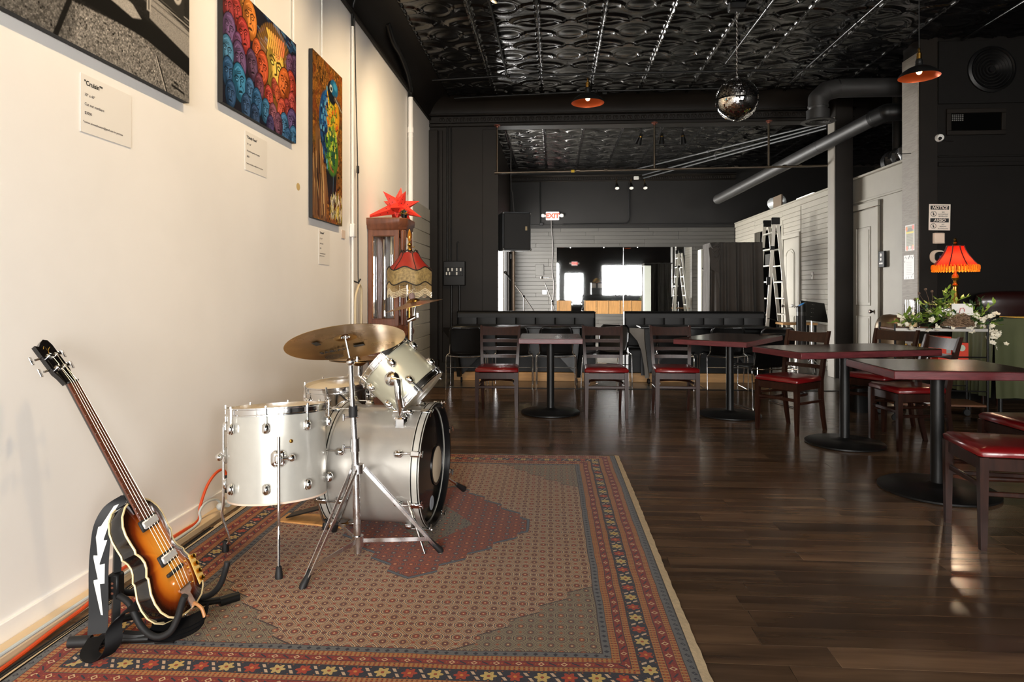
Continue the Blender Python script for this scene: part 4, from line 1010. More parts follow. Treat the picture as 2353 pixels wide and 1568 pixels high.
# ================================================================ PAINTINGS ON THE LEFT WALL
class Canvas:
    def __init__(s, w, h, nx, ny, col):
        s.w, s.h, s.nx, s.ny = w, h, nx, ny
        s.X, s.Y = np.meshgrid(np.linspace(0, w, nx), np.linspace(0, h, ny)); s.c = np.ones((ny, nx, 3))*np.array(col)
    def put(s, mask, col): s.c = s.c*(1-mask[..., None]) + np.array(col)*mask[..., None]
    def sdf_mask(s, d, soft): return np.clip(.5 - d/soft, 0, 1)
    def ell(s, cx, cy, rx, ry, col, ang=0., soft=.006, ring=None, a=1.):
        ca, sa = math.cos(ang), math.sin(ang); dx, dy = s.X-cx, s.Y-cy; u, v = (dx*ca+dy*sa)/rx, (-dx*sa+dy*ca)/ry
        d = (np.hypot(u, v)-1)*min(rx, ry)
        if ring: d = np.abs(d) - ring
        s.put(s.sdf_mask(d, soft)*a, col)
    def poly(s, pts, col, soft=.006, a=1.):
        n = len(pts); d = np.full(s.X.shape, 1e9); ins = np.zeros(s.X.shape, bool)
        for i in range(n):
            x0, y0 = pts[i]; x1, y1 = pts[(i+1) % n]; ex, ey = x1-x0, y1-y0; wx, wy = s.X-x0, s.Y-y0
            t = np.clip((wx*ex+wy*ey)/(ex*ex+ey*ey+1e-12), 0, 1); d = np.minimum(d, np.hypot(wx-ex*t, wy-ey*t))
            cnd = ((y0 <= s.Y) & (y1 > s.Y)) | ((y1 <= s.Y) & (y0 > s.Y))
            ins ^= cnd & (s.X < x0 + (s.Y-y0)/(ey if abs(ey) > 1e-9 else 1e-9)*ex)
        s.put(s.sdf_mask(np.where(ins, -d, d), soft)*a, col)
    def line(s, pts, r, col, soft=.004, a=1.):
        d = np.full(s.X.shape, 1e9)
        for (x0, y0), (x1, y1) in zip(pts, pts[1:]):
            ex, ey = x1-x0, y1-y0; t = np.clip(((s.X-x0)*ex+(s.Y-y0)*ey)/(ex*ex+ey*ey+1e-12), 0, 1); d = np.minimum(d, np.hypot(s.X-x0-ex*t, s.Y-y0-ey*t))
        s.put(s.sdf_mask(d-r, soft)*a, col)
    def noise(s, amp, k=1):
        n = rng.normal(0, amp, (s.ny//k+2, s.nx//k+2)); n = np.kron(n, np.ones((k, k)))[:s.ny, :s.nx]; s.c = np.clip(s.c*(1+n[..., None]), 0, 1)
    def mesh(s, name, m):
        vs = [(x, y, 0) for x, y in zip(s.X.ravel(), s.Y.ravel())]; nx = s.nx
        fs = [(j*nx+i, j*nx+i+1, (j+1)*nx+i+1, (j+1)*nx+i) for j in range(s.ny-1) for i in range(nx-1)]
        me = bpy.data.meshes.new(name); me.from_pydata(vs, [], fs); me.materials.append(m); paint(me, s.c.reshape(-1, 3).tolist()); return me
PAINT = vcol_mat('acrylic_paint', .4)
WF = lambda y, z, x=0.0: frame((XL+x, y, z), (0, 1, 0), (0, 0, 1), (1, 0, 0))      # wall frame: x along the wall, y up, z into the room
def art(name, label, y0, z0, cv, t=.03):
    o = thing(name, label, 'painting'); o.matrix_world = WF(y0, z0, .004)
    B().box((cv.w/2, cv.h/2, t/2), (cv.w, cv.h, t)).build('canvas', mat('black_canvas_edge', srgb(16, 14, 14), .6), o)
    link('painted_face', cv.mesh('painted_face', PAINT), o, (0, 0, t+.0008)); return o
G = lambda v: srgb(v, v*.97, v*.93)
# 1: black-and-white street drawing with a car
cv = Canvas(1.25, .93, 300, 224, G(26))
cv.poly([(-.1, -.1), (1.3, -.1), (1.3, .16), (.98, .20), (.62, .17), (.0, .15), (-.1, .16)], G(112)); cv.poly([(-.1, -.1), (.38, -.1), (.46, .13), (.40, .2), (-.1, .24)], G(96))
cv.poly([(.43, -.05), (.97, -.05), (.98, .12), (.86, .20), (.48, .17)], G(128)); cv.poly([(.98, .0), (1.28, .0), (1.28, .10), (1.12, .18), (.98, .12)], G(120))
cv.noise(.35, 2); cv.noise(.2, 1)
cv.line([(.34, -.02), (.42, .16)], .012, G(18)); cv.line([(.98, .14), (1.06, -.01)], .005, G(10)); cv.line([(.97, .14), (1.05, -.01)], .003, G(200))
cv.poly([(.40, .19), (.90, .19), (1.26, .14), (1.26, .27), (.4, .30)], G(10))
cv.poly([(.42, .30), (.80, .25), (.86, .27), (.80, .31), (.46, .36)], G(170)); cv.poly([(.92, .30), (1.26, .23), (1.26, .36), (.92, .42)], G(150)); cv.noise(.12, 1)
for k in range(6): cv.line([(.42, .40+.016*k), (1.26, .34+.016*k)], .003, G(90+70*(k % 2)))
cv.poly([(.44, .44), (.90, .40), (.90, .56), (.44, .60)], G(140)); cv.ell(.54, .42, .012, .012, G(20)); cv.poly([(.90, .33), (.93, .33), (.93, .62), (.90, .62)], G(180)); cv.line([(.915, .34), (.915, .6)], .004, G(40))
cv.poly([(.95, .44), (1.20, .40), (1.20, .66), (.95, .70)], G(40)); cv.ell(1.03, .55, .055, .075, G(190)); cv.ell(1.03, .55, .042, .058, G(60)); cv.ell(1.03, .55, .03, .04, G(150)); cv.ell(1.14, .53, .045, .07, G(190)); cv.ell(1.14, .53, .03, .05, G(80))
for k in range(14): cv.line([(.44, .62+.022*k), (1.25, .58+.022*k)], .004, G(60+90*(k % 2)))
cv.line([(1.10, .045), (1.2, .035)], .006, G(15)); cv.line([(1.12, .065), (1.15, .062)], .005, G(15))
art('painting', 'large black and white drawing of a car front, cut off by the top left corner', 1.985, 2.205, cv)
# 2: crowd of faces
cv = Canvas(1.05, .72, 330, 230, srgb(24, 22, 34))
def face(cx, cy, r, hue, ang=0.0, lit=(1, .5)):
    r *= 1.22; c0 = np.array(srgb(*hue))*.8; dk = c0*.12; hi = np.clip(c0*1.9+.06, 0, 1)
    cv.ell(cx, cy, r*1.08, r*1.42, dk*.4, ang, .004); cv.ell(cx, cy, r, r*1.33, c0, ang, .006)
    cv.ell(cx-lit[0]*r*.5, cy-r*.15, r*.55, r*1.1, dk*.8, ang, .03, a=.6); cv.ell(cx, cy-r*1.0, r*.8, r*.4, dk, ang, .03, a=.5)
    cv.ell(cx+lit[0]*r*.25, cy+lit[1]*r*.2, r*.62, r*.9, c0*1.35+.02, ang, .03); 
    ca, sa = math.cos(ang), math.sin(ang); q = lambda x, y: (cx+(x*ca-y*sa)*r, cy+(x*sa+y*ca)*r)
    for sx in (-1, 1):
        e = q(sx*.38, .18); cv.ell(*e, r*.22, r*.13, dk, ang, .004); cv.ell(*e, r*.12, r*.06, hi, ang, .004)
        cv.line([q(sx*.12, .38), q(sx*.45, .50), q(sx*.68, .36)], r*.055, dk)
        cv.line([q(sx*.34, -.25), q(sx*.5, -.6)], r*.03, dk)
    cv.line([q(.04, .3), q(.16, -.2), q(-.05, -.28)], r*.05, dk); cv.line([q(-.06, .3), q(-.02, -.16)], r*.05, hi, a=.8)
    cv.ell(*q(0, -.62), r*.30, r*.12, dk, ang, .004); cv.line([q(-.2, -.72), q(.2, -.72)], r*.04, hi, a=.7)
    cv.line([q(-.5, .85), q(0, 1.1), q(.5, .85)], r*.05, hi, a=.6); cv.line([q(lit[0]*.6, .0), q(lit[0]*.66, -.4), q(lit[0]*.4, -.8)], r*.05, hi, a=.5); cv.line([q(-.3, .62), q(.3, .66)], r*.03, dk); cv.line([q(-.25, .74), q(.28, .78)], r*.025, dk)
for i in range(26):    # storm clouds along the top
    x, y = rng.uniform(.35, 1.05), rng.uniform(.48, .72); a = rng.uniform(-.4, .1); c = srgb(*random.choice([(30, 60, 96), (22, 40, 70), (52, 96, 136), (56, 44, 70)])); L_ = rng.uniform(.05, .12)
    cv.line([(x, y), (x+L_, y-.03*L_/.1), (x+L_*1.6, y+.01)], rng.uniform(.008, .02), c); cv.line([(x, y-.014), (x+L_, y-.03*L_/.1-.014)], .004, srgb(8, 10, 18)); cv.line([(x+.01, y+.008), (x+L_, y-.02*L_/.1+.006)], .003, srgb(120, 160, 190), a=.6)
FC = [(.05, .66, .05, (170, 40, 40)), (.13, .69, .055, (200, 70, 40)), (.26, .70, .06, (220, 140, 50)), (.06, .56, .055, (150, 40, 48)), (.16, .58, .055, (176, 50, 44)), (.33, .60, .075, (222, 130, 44)), (.07, .44, .06, (110, 78, 128)), (.25, .47, .065, (180, 50, 46)), (.42, .45, .045, (214, 96, 44)),
      (.17, .40, .04, (120, 70, 120)), (.05, .30, .06, (70, 130, 170)), (.20, .31, .065, (104, 74, 120)), (.36, .33, .06, (92, 60, 92)), (.50, .36, .07, (206, 84, 40)), (.46, .23, .05, (120, 60, 84)), (.07, .18, .06, (42, 92, 140)), (.20, .17, .07, (50, 130, 176)), (.33, .16, .05, (60, 110, 160)), (.43, .12, .055, (44, 100, 150)), (.09, .07, .05, (36, 76, 120)), (.55, .10, .05, (58, 120, 166)),
      (.28, .05, .05, (48, 84, 128)), (.40, .02, .05, (40, 70, 110)), (.60, .20, .05, (196, 72, 60)), (.66, .10, .05, (150, 90, 110)), (.74, .26, .04, (206, 92, 50)), (.80, .17, .055, (208, 84, 60)), (.90, .20, .05, (170, 62, 60)), (.84, .36, .075, (222, 110, 40)), (.97, .40, .06, (200, 70, 50)), (.98, .26, .055, (196, 78, 74)), (.94, .53, .05, (110, 70, 110)), (1.02, .55, .05, (90, 60, 100)), (.75, .06, .05, (120, 74, 100)), (.84, .07, .06, (70, 130, 180)), (.97, .12, .07, (96, 74, 130)), (1.0, .02, .06, (60, 120, 170)), (.9, .0, .05, (50, 100, 150)), (.68, .30, .035, (190, 80, 60)), (.62, .02, .045, (70, 60, 110))]
for i in range(60): cv.line([(.70, .40), (.70+.3*math.cos(i*.105), .40+.3*math.sin(i*.105))], .008, srgb(240, 170, 50), .02, .35)
face(.70, .42, .115, (236, 196, 84), -.1)
for sx in range(9): cv.line([(.58+.03*sx, .52+.03*math.sin(sx)), (.60+.03*sx, .60), (.57+.032*sx, .64)], .011, srgb(240, 200-8*sx, 90)); cv.line([(.59+.03*sx, .52), (.61+.03*sx, .60)], .003, srgb(150, 80, 20))
for x, y, r, h in sorted(FC, key=lambda f: -f[1]): face(x, y, r, h, rng.uniform(-.35, .35), (1 if x < .7 else -1, .4))
cv.noise(.08, 1)
art('painting', 'square painting of a crowd of coloured faces around one glowing yellow face', 3.575, 2.312, cv)
# 3: bird on a stump
cv = Canvas(.71, 1.31, 170, 310, srgb(122, 78, 26))
cv.noise(.5, 5); cv.noise(.35, 2)
for i in range(70):
    x, y = rng.uniform(0, .71), rng.uniform(0, 1.31); cv.ell(x, y, .03, .06, srgb(*random.choice([(150, 92, 24), (84, 84, 34), (120, 52, 18), (64, 64, 30), (150, 70, 22)])), rng.uniform(0, 3), .04, a=.6)
cv.noise(.25, 1)
cv.poly([(.0, .02), (.30, .0), (.36, .30), (.24, .46), (.16, .70), (.06, .75), (.08, .5), (.0, .4)], srgb(120, 84, 50))
for i in range(34):
    x = rng.uniform(.02, .3); cv.line([(x, rng.uniform(0, .3)), (x-.04+rng.uniform(-.02, .02), rng.uniform(.35, .7))], .005, srgb(*random.choice([(212, 176, 120), (60, 36, 24), (160, 110, 66), (36, 24, 18)])))
XS = cv.X; cv.X = .37+(cv.X-.37)/1.28
cv.poly([(.30, .50), (.52, .56), (.50, .10), (.44, .04), (.38, .10)], srgb(16, 20, 26)); cv.line([(.46, .5), (.44, .1)], .006, srgb(70, 90, 110))
cv.ell(.36, .78, .165, .30, srgb(24, 70, 120), .12, .01); cv.ell(.44, .92, .13, .20, srgb(214, 150, 30), .05, .02)
cv.ell(.42, .60, .13, .20, srgb(70, 120, 36), .1, .02)
for i in range(240):
    a = rng.uniform(0, 6.28); rr = math.sqrt(rng.uniform(0, 1)); x, y = .38+.16*rr*math.cos(a), .78+.34*rr*math.sin(a)
    if x < .34: c = random.choice([(30, 96, 160), (20, 50, 110), (90, 160, 196), (16, 34, 70)])
    elif y > .80: c = random.choice([(226, 170, 40), (210, 96, 30), (200, 190, 60), (110, 140, 40)])
    else: c = random.choice([(150, 190, 50), (70, 130, 50), (28, 80, 60), (210, 200, 80)])
    cv.ell(x, y, .013, .024, srgb(*c), rng.uniform(-.4, .4), .006); cv.line([(x-.01, y-.022), (x+.012, y-.02)], .003, srgb(12, 18, 26))
cv.ell(.43, 1.10, .085, .10, srgb(14, 22, 32), 0, .01); cv.ell(.47, 1.15, .075, .07, srgb(26, 96, 136), -.3, .01); cv.ell(.49, 1.17, .04, .03, srgb(60, 150, 190), -.3, .02)
cv.ell(.41, 1.13, .028, .03, srgb(200, 206, 200), 0, .008); cv.ell(.412, 1.128, .015, .016, srgb(8, 8, 10), 0, .004)
cv.poly([(.48, 1.10), (.58, 1.06), (.63, 1.01), (.62, .985), (.55, 1.03), (.46, 1.05)], srgb(84, 70, 60)); cv.line([(.49, 1.075), (.62, 1.0)], .004, srgb(190, 180, 160))
for sx in (.24, .38): cv.line([(sx, .50), (sx+.02, .46), (sx+.07, .44)], .012, srgb(150, 100, 56)); cv.line([(sx+.03, .49), (sx+.06, .45)], .005, srgb(40, 30, 26))
cv.X = XS
for i in range(120):
    x, y = rng.uniform(.40, .70), rng.uniform(0, .20)+.02; c = random.choice([(236, 234, 200), (226, 206, 80), (150, 160, 60), (250, 246, 230)]); cv.line([(x, y), (x+rng.uniform(-.02, .02), y+rng.uniform(.02, .07))], .0035, srgb(*c))
art('painting', 'tall narrow painting of a blue and yellow bird perched on a stump', 4.95, 1.815, cv)
# hanging rods
for yy, z0 in ((4.0, 3.03), (4.62, 3.03), (5.2, 3.12)):
    tag(B().cyl((XL+.018, yy, z0-.01), (XL+.018, yy, ZW-.02), .006, n=8).build('hanging_rod', WHITEP), ['white hanging rod above the crowd of faces, on its left', 'white hanging rod above the right edge of the crowd of faces', 'white hanging rod above the bird painting'][(yy > 4.1)+(yy > 5)], 'rod', 'white picture hanging rods')
# caption cards
def card(y0, z0, w, h, lines, label, curl=.004):
    o = thing('caption_card', label, 'card'); o.matrix_world = WF(y0, z0, .001)
    B().box((w/2, h/2, .0015), (w, h, .002)).build('paper', PAPER, o); f = lambda u, v: .0026
    for (s, x, yy, sz, bold) in lines:
        text(s, sz, Matrix.Translation((x, yy, f(0, yy/h)+.0008)), INK if bold else mat('grey_ink', srgb(90, 84, 84), .6), o, bold=.02 if bold else 0, extrude=.0002)
    return o
card(2.505, 1.885, .315, .235, [('"Cruisin""', .02, .195, .027, True), ('30" x 40"', .022, .150, .016, False), ('Cut out numbers', .022, .112, .0165, False), ('$3000', .022, .076, .0165, False), ('*contact atannenbaumart@gmail.com for purchase', .014, .040, .0118, False)], 'white caption card reading Cruisin and 3000 dollars under the black and white drawing')
card(3.906, 1.992, .305, .24, [('"Cloudy Faces"', .02, .20, .023, True), ('24" x 36"', .022, .160, .015, False), ('Recycled magazines and paper', .022, .118, .0145, False), ('$850', .022, .082, .0155, False), ('*contact atannenbaumart@gmail.com for purchase', .014, .040, .0112, False)], 'white caption card under the crowd of faces')
card(5.17, 1.462, .25, .285, [('"Serengeti"', .02, .25, .022, True), ('12" x 24"', .022, .205, .015, False), ('Mixed media', .022, .165, .015, False), ('$700', .022, .125, .015, False), ('*contact atannenbaumart@', .018, .085, .0115, False), ('gmail.com for purchase', .018, .066, .0115, False)], 'white caption card under the bird painting')
tag(B().box((XL+.006, 5.78, 1.755), (.004, .10, .075), b=.001).build('wall_tag', mat('pinkish_card', srgb(226, 206, 190), .6)), 'small blank pinkish tag on the wall right of the bird painting', 'tag')
# ================================================================ PIPES AND CABLES ON THE LEFT WALL
c1 = thing('wall_conduit', 'thin white conduit with a switch box beside the bird painting', 'conduit', (XL, 6.0, 0))
B().cyl((.022, 0, .55), (.022, 0, 3.72), .012, n=12).build('pipe', WHITEP, c1); B().tube(smooth([(.022, 0, 3.72), (.022, 0, 3.86), (.06, -.02, 3.98), (.2, -.05, 4.08)], 4), .0125, 12).build('painted_end', BLACKM, c1)
B().box((.026, 0, 1.81), (.045, .085, .125), b=.006).build('switch_box', WHITEP, c1)
c2 = thing('drain_pipe', 'thick cream pipe with a collar in the far left corner', 'pipe', (XL, 8.38, 0))
B().cyl((.045, 0, .0), (.045, 0, 3.78), .031, n=18).build('pipe', CREAM, c2); B().cyl((.045, 0, 3.30), (.045, 0, 3.37), .039, n=18).cyl((.045, 0, 3.24), (.045, 0, 3.26), .035, n=18).build('collar', CREAM, c2)
B().tube(smooth([(.045, 0, 3.76), (.05, -.03, 3.86), (.09, -.4, 3.95), (.12, -.9, 4.0), (.12, -1.25, 4.02), (.12, -1.5, 4.12)], 5), .036, 14).build('painted_end', BLACKM, c2)
c3 = thing('power_cable', 'black lamp cord with inline switch hanging beside the white conduit', 'cord', (XL, 6.13, 0))
B().tube(smooth([(.03, -.1, 3.9), (.03, -.06, 3.2), (.03, 0, 2.4), (.03, .01, 1.7), (.03, .02, 1.34), (.04, .06, 1.27), (.035, .12, 1.05), (.035, .14, .7), (.035, .1, .3)], 6), .005, 8).build('cord', RUBBER, c3)
B().box((.032, 0, 2.405), (.022, .028, .075), b=.006).build('inline_switch', RUBBER, c3)
c4 = thing('cable_loop', 'cream cable looped over a hook above the big cymbal', 'cable', (XL, 6.08, 0))
B().tube(smooth([(.05, -.09, .72), (.05, -.09, 1.0), (.05, -.08, 1.18), (.06, -.03, 1.28), (.06, .02, 1.30), (.06, .07, 1.24), (.05, .10, 1.05), (.05, .10, .72)], 6), .011, 10).build('cable', mat('cream_cable', srgb(206, 186, 150), .5), c4)
B().tube([(.0, .01, 1.34), (.05, .01, 1.32), (.07, .01, 1.36)], .008, 8).build('hook', RUBBER, c4)
tag(B().ball((XL+.001, 4.75, 2.02), .035, 14, 8, (.02, 1, .8)).build('wall_stain', mat('stain', srgb(206, 178, 120), .6)), 'faint yellowish stain on the cream wall below the crowd of faces', 'stain')
# raceway and cables along the floor
rw = thing('cable_raceway', 'cream wooden cable raceway along the foot of the left wall', 'raceway', (XL, 0, 0))
B().box((.05, 3.35, .018), (.07, 4.6, .036), b=.006).build('rail', mat('cream_raceway', srgb(222, 196, 158), .5), rw)
oc = thing('extension_cord', 'orange extension cord with black plug by the floor tom', 'cord', (XL, 0, 0))
B().tube(smooth([(.12, 1.55, .012), (.11, 2.0, .012), (.10, 2.25, .02), (.10, 2.42, .03), (.06, 2.6, .05), (.05, 2.9, .045), (.05, 3.15, .042), (.05, 3.29, .045), (.045, 3.32, .11), (.05, 3.38, .20), (.055, 3.46, .245), (.06, 3.53, .245), (.065, 3.565, .20)], 6), .0075, 8).build('cord', mat('orange_cord', srgb(206, 72, 24), .45), oc)
B().cyl((.065, 3.566, .215), (.065, 3.568, .175), .014, .016, n=12).box((.07, 3.57, .145), (.035, .055, .07), b=.008).build('plug', RUBBER, oc)
wc = thing('charger_cable', 'white cord and power adapter lying by the orange cord', 'cord', (XL, 0, 0))
B().tube(smooth([(.09, 1.6, .045), (.085, 2.3, .045), (.085, 2.9, .045), (.075, 3.24, .045), (.07, 3.27, .10), (.07, 3.33, .125), (.075, 3.42, .115), (.08, 3.47, .08), (.085, 3.52, .06)], 6), .0065, 8).build('cord', mat('pale_grey_cord', srgb(196, 202, 200), .5), wc)
B().box((.085, 3.54, .06), (.04, .06, .04), b=.008).ball((.09, 3.44, .07), .02, 10, 8).build('adapter', mat('pale_grey_cord', (0, 0, 0)), wc)
kc = thing('floor_cables', 'thin black cords running on the floor along the raceway', 'cord', (XL, 0, 0))
for dx, dz in ((.13, .008), (.145, .008)):
    B().tube(smooth([(dx, 1.5, dz), (dx-.005, 2.0, dz), (dx+.005, 2.4, dz), (dx-.01, 2.9, dz), (dx-.02, 3.3, dz)], 6), .0048, 6).build('cord', RUBBER, kc)

# ================================================================ GRANDFATHER CLOCK, STAR, LAMP
CW = mat('reddish_clock_wood', srgb(112, 66, 44), .35, var=.35, vscale=7, stretch=(4, 4, .7))
MIRR = mat('mirror_glass', (.9, .92, .92), .02, 1.0)
ck = thing('grandfather_clock', 'tall reddish wooden clock case with glass sides in the left corner', 'clock', (-1.70, 6.76, 0))
D2, W2 = .19, .22       # half sizes in x and y
def oct_ring(dx, dy, z, ch=.06): return [(-dx, -dy, z), (dx-ch, -dy, z), (dx, -dy+ch, z), (dx, dy-ch, z), (dx-ch, dy, z), (-dx, dy, z)]
B().loft([oct_ring(D2+.01, W2+.01, z, .07) for z in (0, .08)]+[oct_ring(D2-.01, W2-.01, z) for z in (.10, .78)]).build('base_case', CW, ck)
B().loft([oct_ring(D2+o, W2+o, z, .07) for z, o in ((.77, -.01), (.79, .012), (.82, .016), (.84, .012), (.86, -.005), (.90, -.01))]).build('waist_moulding', CW, ck)
B().loft([oct_ring(D2+o, W2+o, z, .07) for z, o in ((1.86, -.012), (1.88, .004), (1.91, .006), (1.93, .018), (1.98, .022), (1.99, .015))]).build('crown', CW, ck)
for s, nm in ((-1, 'side_frame'), (1, 'side_frame')):
    y = s*(W2-.022); fr = B(); w = 2*D2-.07
    fr.box((-D2+.022, y, 1.38), (.045, .03, .98), b=.004).box((D2-.085, y, 1.38), (.045, .03, .98), b=.004).box((-.0315, y, .925), (w-.068, .026, .07), b=.004).box((-.0315, y, 1.84), (w-.068, .026, .07), b=.004)
    so = fr.build(nm, CW, ck)
    B().tube([(-D2+.05, y-.012, .965), (D2-.11, y-.012, .965), (D2-.11, y-.012, 1.80), (-D2+.05, y-.012, 1.80)], .005, 6, True).build('bead', mat('gilt_bead', srgb(150, 96, 50), .35), so)
    B().box((-.03, y, 1.38), (w-.09, .004, .86)).build('glass_pane', GLASS, so)
for s in (-1, 1): B().box((D2-.03, s*(W2-.045), 1.38), (.04, .055, .98), Matrix.Identity(4), .012).build('corner_post', CW, ck)
df = B().box((D2-.02, 0, .93), (.026, .228, .07), b=.004).box((D2-.02, 0, 1.84), (.026, .228, .07), b=.004).box((D2-.02, -.14, 1.38), (.03, .05, .98), b=.004).box((D2-.02, .14, 1.38), (.03, .05, .98), b=.004).build('door_frame', CW, ck)
B().box((D2-.02, 0, 1.38), (.004, .24, .86)).build('glass_pane', GLASS, df)
B().box((-D2+.012, 0, 1.38), (.01, 2*W2-.06, .96)).build('back_mirror', MIRR, ck)
B().box((.0, W2-.05, 1.38), (2*D2-.14, .006, .90)).build('inner_mirror', MIRR, ck)
for k in range(3): B().cyl((.03, -.08+.08*k, 1.0), (.03, -.08+.08*k, 1.62), .014, n=14).build('chime_tube', CHROME, ck)
B().cyl((.06, 0, 1.1), (.06, 0, 1.8), .004, n=8).lathe([(0, -.004), (.055, -.004), (.055, .004), (0, .004)], (.06, 0, 1.10), (1, 0, 0), 24).build('pendulum', BRASS, ck)
B().box((.03, 0, 1.72), (.02, .26, .2), b=.004).build('dial', mat('cream_dial', srgb(220, 206, 170), .5), ck)
tag(B().box((-1.51+.02, 6.60, 1.70), (.002, .11, .17), Matrix.Identity(4)).build('paper_notice', PAPER), 'small printed paper notice taped to the front corner of the clock', 'paper')
# star lantern
STAR = mat('red_paper_star', srgb(224, 52, 36), .5)
stt = thing('star_lantern', 'red paper star lantern with punched holes on top of the clock', 'lantern', (-1.625, 6.75, 1.99))
gr = (1+5**.5)/2; dirs = []
for a in (-1, 1):
    for b_ in (-1, 1): dirs += [V((0, a, b_*gr)), V((a, b_*gr, 0)), V((b_*gr, 0, a))]
Rm = Euler((.3, .2, .5)).to_matrix(); cc = V((0, 0, .13)); holes = B(); ns = 0
for d_ in dirs:
    d_ = (Rm @ d_).normalized(); L_ = .235 if d_.z > -.25 else .0
    if L_ == 0 or d_.z*L_+.13 < .01: 
        if d_.z < -.25: L_ = .125/max(.3, -d_.z)
    x_, y_, _ = ortho(d_); base = [cc + d_*.055 + (x_*math.cos(a)+y_*math.sin(a))*.062 for a in [2*PI*k/5 for k in range(5)]]; tip = cc + d_*L_
    B().add(base + [tip], [(k, (k+1) % 5, 5) for k in range(5)] + [(4, 3, 2, 1, 0)]).build('spike', STAR, stt, ang=10)
    for k in range(5):
        m3 = (base[k] + base[(k+1) % 5])/2; n3 = (base[(k+1) % 5]-base[k]).cross(tip-base[k]).normalized()
        if n3.dot(m3-cc-d_*.05) < 0: n3 = -n3
        for q in (.22, .45, .66): holes.lathe([(0, .0006), (.0068*(1.1-q), .0004)], m3.lerp(tip, q), n3, 7)
tag(holes.build('punched_holes', mat('hole_dark', srgb(70, 10, 8), .7), stt), kind='stuff')
# small flower pot on the clock edge
LEAF = mat('leaf_green', srgb(124, 150, 58), .45, var=.3, vscale=8, objrand=.2); LEAFD = mat('leaf_dark_green', srgb(46, 78, 40), .5, var=.3, vscale=8, objrand=.2); PETAL = mat('white_petal', srgb(236, 228, 206), .6); YEL = mat('yellow_petal', srgb(226, 176, 70), .6)
def leaf_geo(b, o, d, L_, w, up=(0, 0, 1), fold=.15):
    o, d = V(o), V(d).normalized(); s_ = d.cross(V(up)); s_ = s_.normalized() if s_.length > 1e-3 else V((1, 0, 0)); n_ = s_.cross(d)
    P = [o, o+d*L_*.35+s_*w-n_*w*fold, o+d*L_*.72+s_*w*.7, o+d*L_, o+d*L_*.72-s_*w*.7, o+d*L_*.35-s_*w-n_*w*fold, o+d*L_*.4+n_*w*.3]
    b.add(P, [(0, 1, 6), (1, 2, 6), (2, 3, 6), (3, 4, 6), (4, 5, 6), (5, 0, 6)])
fp = thing('flower_pot', 'tiny black pot of flowers on the front edge of the clock', 'flower pot', (-1.53, 6.60, 1.99))
B().lathe([(0, 0), (.025, 0), (.034, .04), (.03, .04), (.028, .03), (0, .03)], n=16).build('pot', BLACKP, fp)
for nm, m, k in (('foliage', LEAFD, 26), ('blossoms', YEL, 16), ('blossoms', mat('blue_petal', srgb(70, 96, 140), .6), 8)):
    b = B()
    for i in range(k):
        a, e = rng.uniform(0, 6.28), rng.uniform(-.2, 1.3); d_ = V((math.cos(a)*math.cos(e), math.sin(a)*math.cos(e), math.sin(e))); leaf_geo(b, V((0, 0, .04))+d_*rng.uniform(.005, .03), d_, .035, .010)
    b.build(nm, m, fp, ang=80)
# fringed floor lamp
lamp = thing('floor_lamp', 'floor lamp with red bell shade, gold brocade band and bead fringe', 'lamp', (-1.38, 6.18, 0))
def bell(z, r, sc=.0, ph=0.): return [(r*(1+sc*math.cos(6*a))*math.cos(a+ph), r*(1+sc*math.cos(6*a))*math.sin(a+ph), z + (-.018*math.cos(6*a) if sc > 0.031 else 0)) for a in [2*PI*k/48 for k in range(48)]]
RSH = mat('red_silk_shade', srgb(150, 34, 24), .5, var=.15, vscale=8); BRO = mat('gold_brocade', srgb(156, 132, 84), .6, var=.5, vscale=40, bump=.5, bscale=60); BLT = mat('black_braid', srgb(20, 14, 12), .6)
sh = B().loft([bell(z, r, s) for z, r, s in ((1.615, .078, .02), (1.60, .085, .02), (1.56, .105, .03), (1.52, .135, .03), (1.48, .172, .03), (1.455, .202, .035))], caps=False).build('shade', RSH, lamp, ang=60)
B().loft([bell(z, r, .035) for z, r in ((1.455, .204), (1.44, .209), (1.38, .208), (1.315, .204))], caps=False).build('brocade_band', BRO, lamp, ang=60)
for z, r in ((1.617, .079), (1.455, .207), (1.315, .206)): B().tube(bell(z, r, .035), .0055, 6, True).build('braid', BLT, sh)
for k in range(6):
    a = 2*PI*(k)/6; B().tube([(r*math.cos(a), r*math.sin(a), z) for z, r in ((1.615, .082), (1.56, .109), (1.52, .14), (1.48, .178), (1.44, .212))], .004, 6).build('rib_braid', BLT, sh)
fr = B(); fr2 = B()
for k in range(120):
    a = 2*PI*k/120; r = .203*(1+.035*math.cos(6*a)); z0 = 1.312 - .018*math.cos(6*a); L_ = .12+.015*math.cos(6*a)
    p = V((r*math.cos(a), r*math.sin(a), 0)); fr.cyl(p+V((0, 0, z0)), p+V((0, 0, z0-.06)), .0024, n=5)
    for q in range(4): fr2.ball(p+V((0, 0, z0-.066-.015*q)), .0052, 6, 4, (1, 1, 1.25))
tag(fr.build('fringe_cords', mat('gold_thread', srgb(170, 140, 84), .5), lamp), kind='stuff'); tag(fr2.build('fringe_beads', mat('pearl_bead', srgb(222, 204, 168), .25, coat=.5, objrand=0), lamp), kind='stuff')
B().lathe([(.012, 1.62), (.024, 1.635), (.016, 1.65), (.012, 1.67), (.022, 1.685), (.012, 1.70), (.010, 1.72)], n=16).cyl((0, 0, 1.665), (.04, 0, 1.665), .004, n=8).ball((.043, 0, 1.665), .008, 8, 6).build('brass_socket', BRASS, lamp)
B().lathe([(.008, 1.715), (.016, 1.74), (.019, 1.77), (.012, 1.81), (.004, 1.835), (0, 1.838)], n=14).build('amber_finial', mat('amber_glass', srgb(190, 124, 40), .15, .4), lamp)
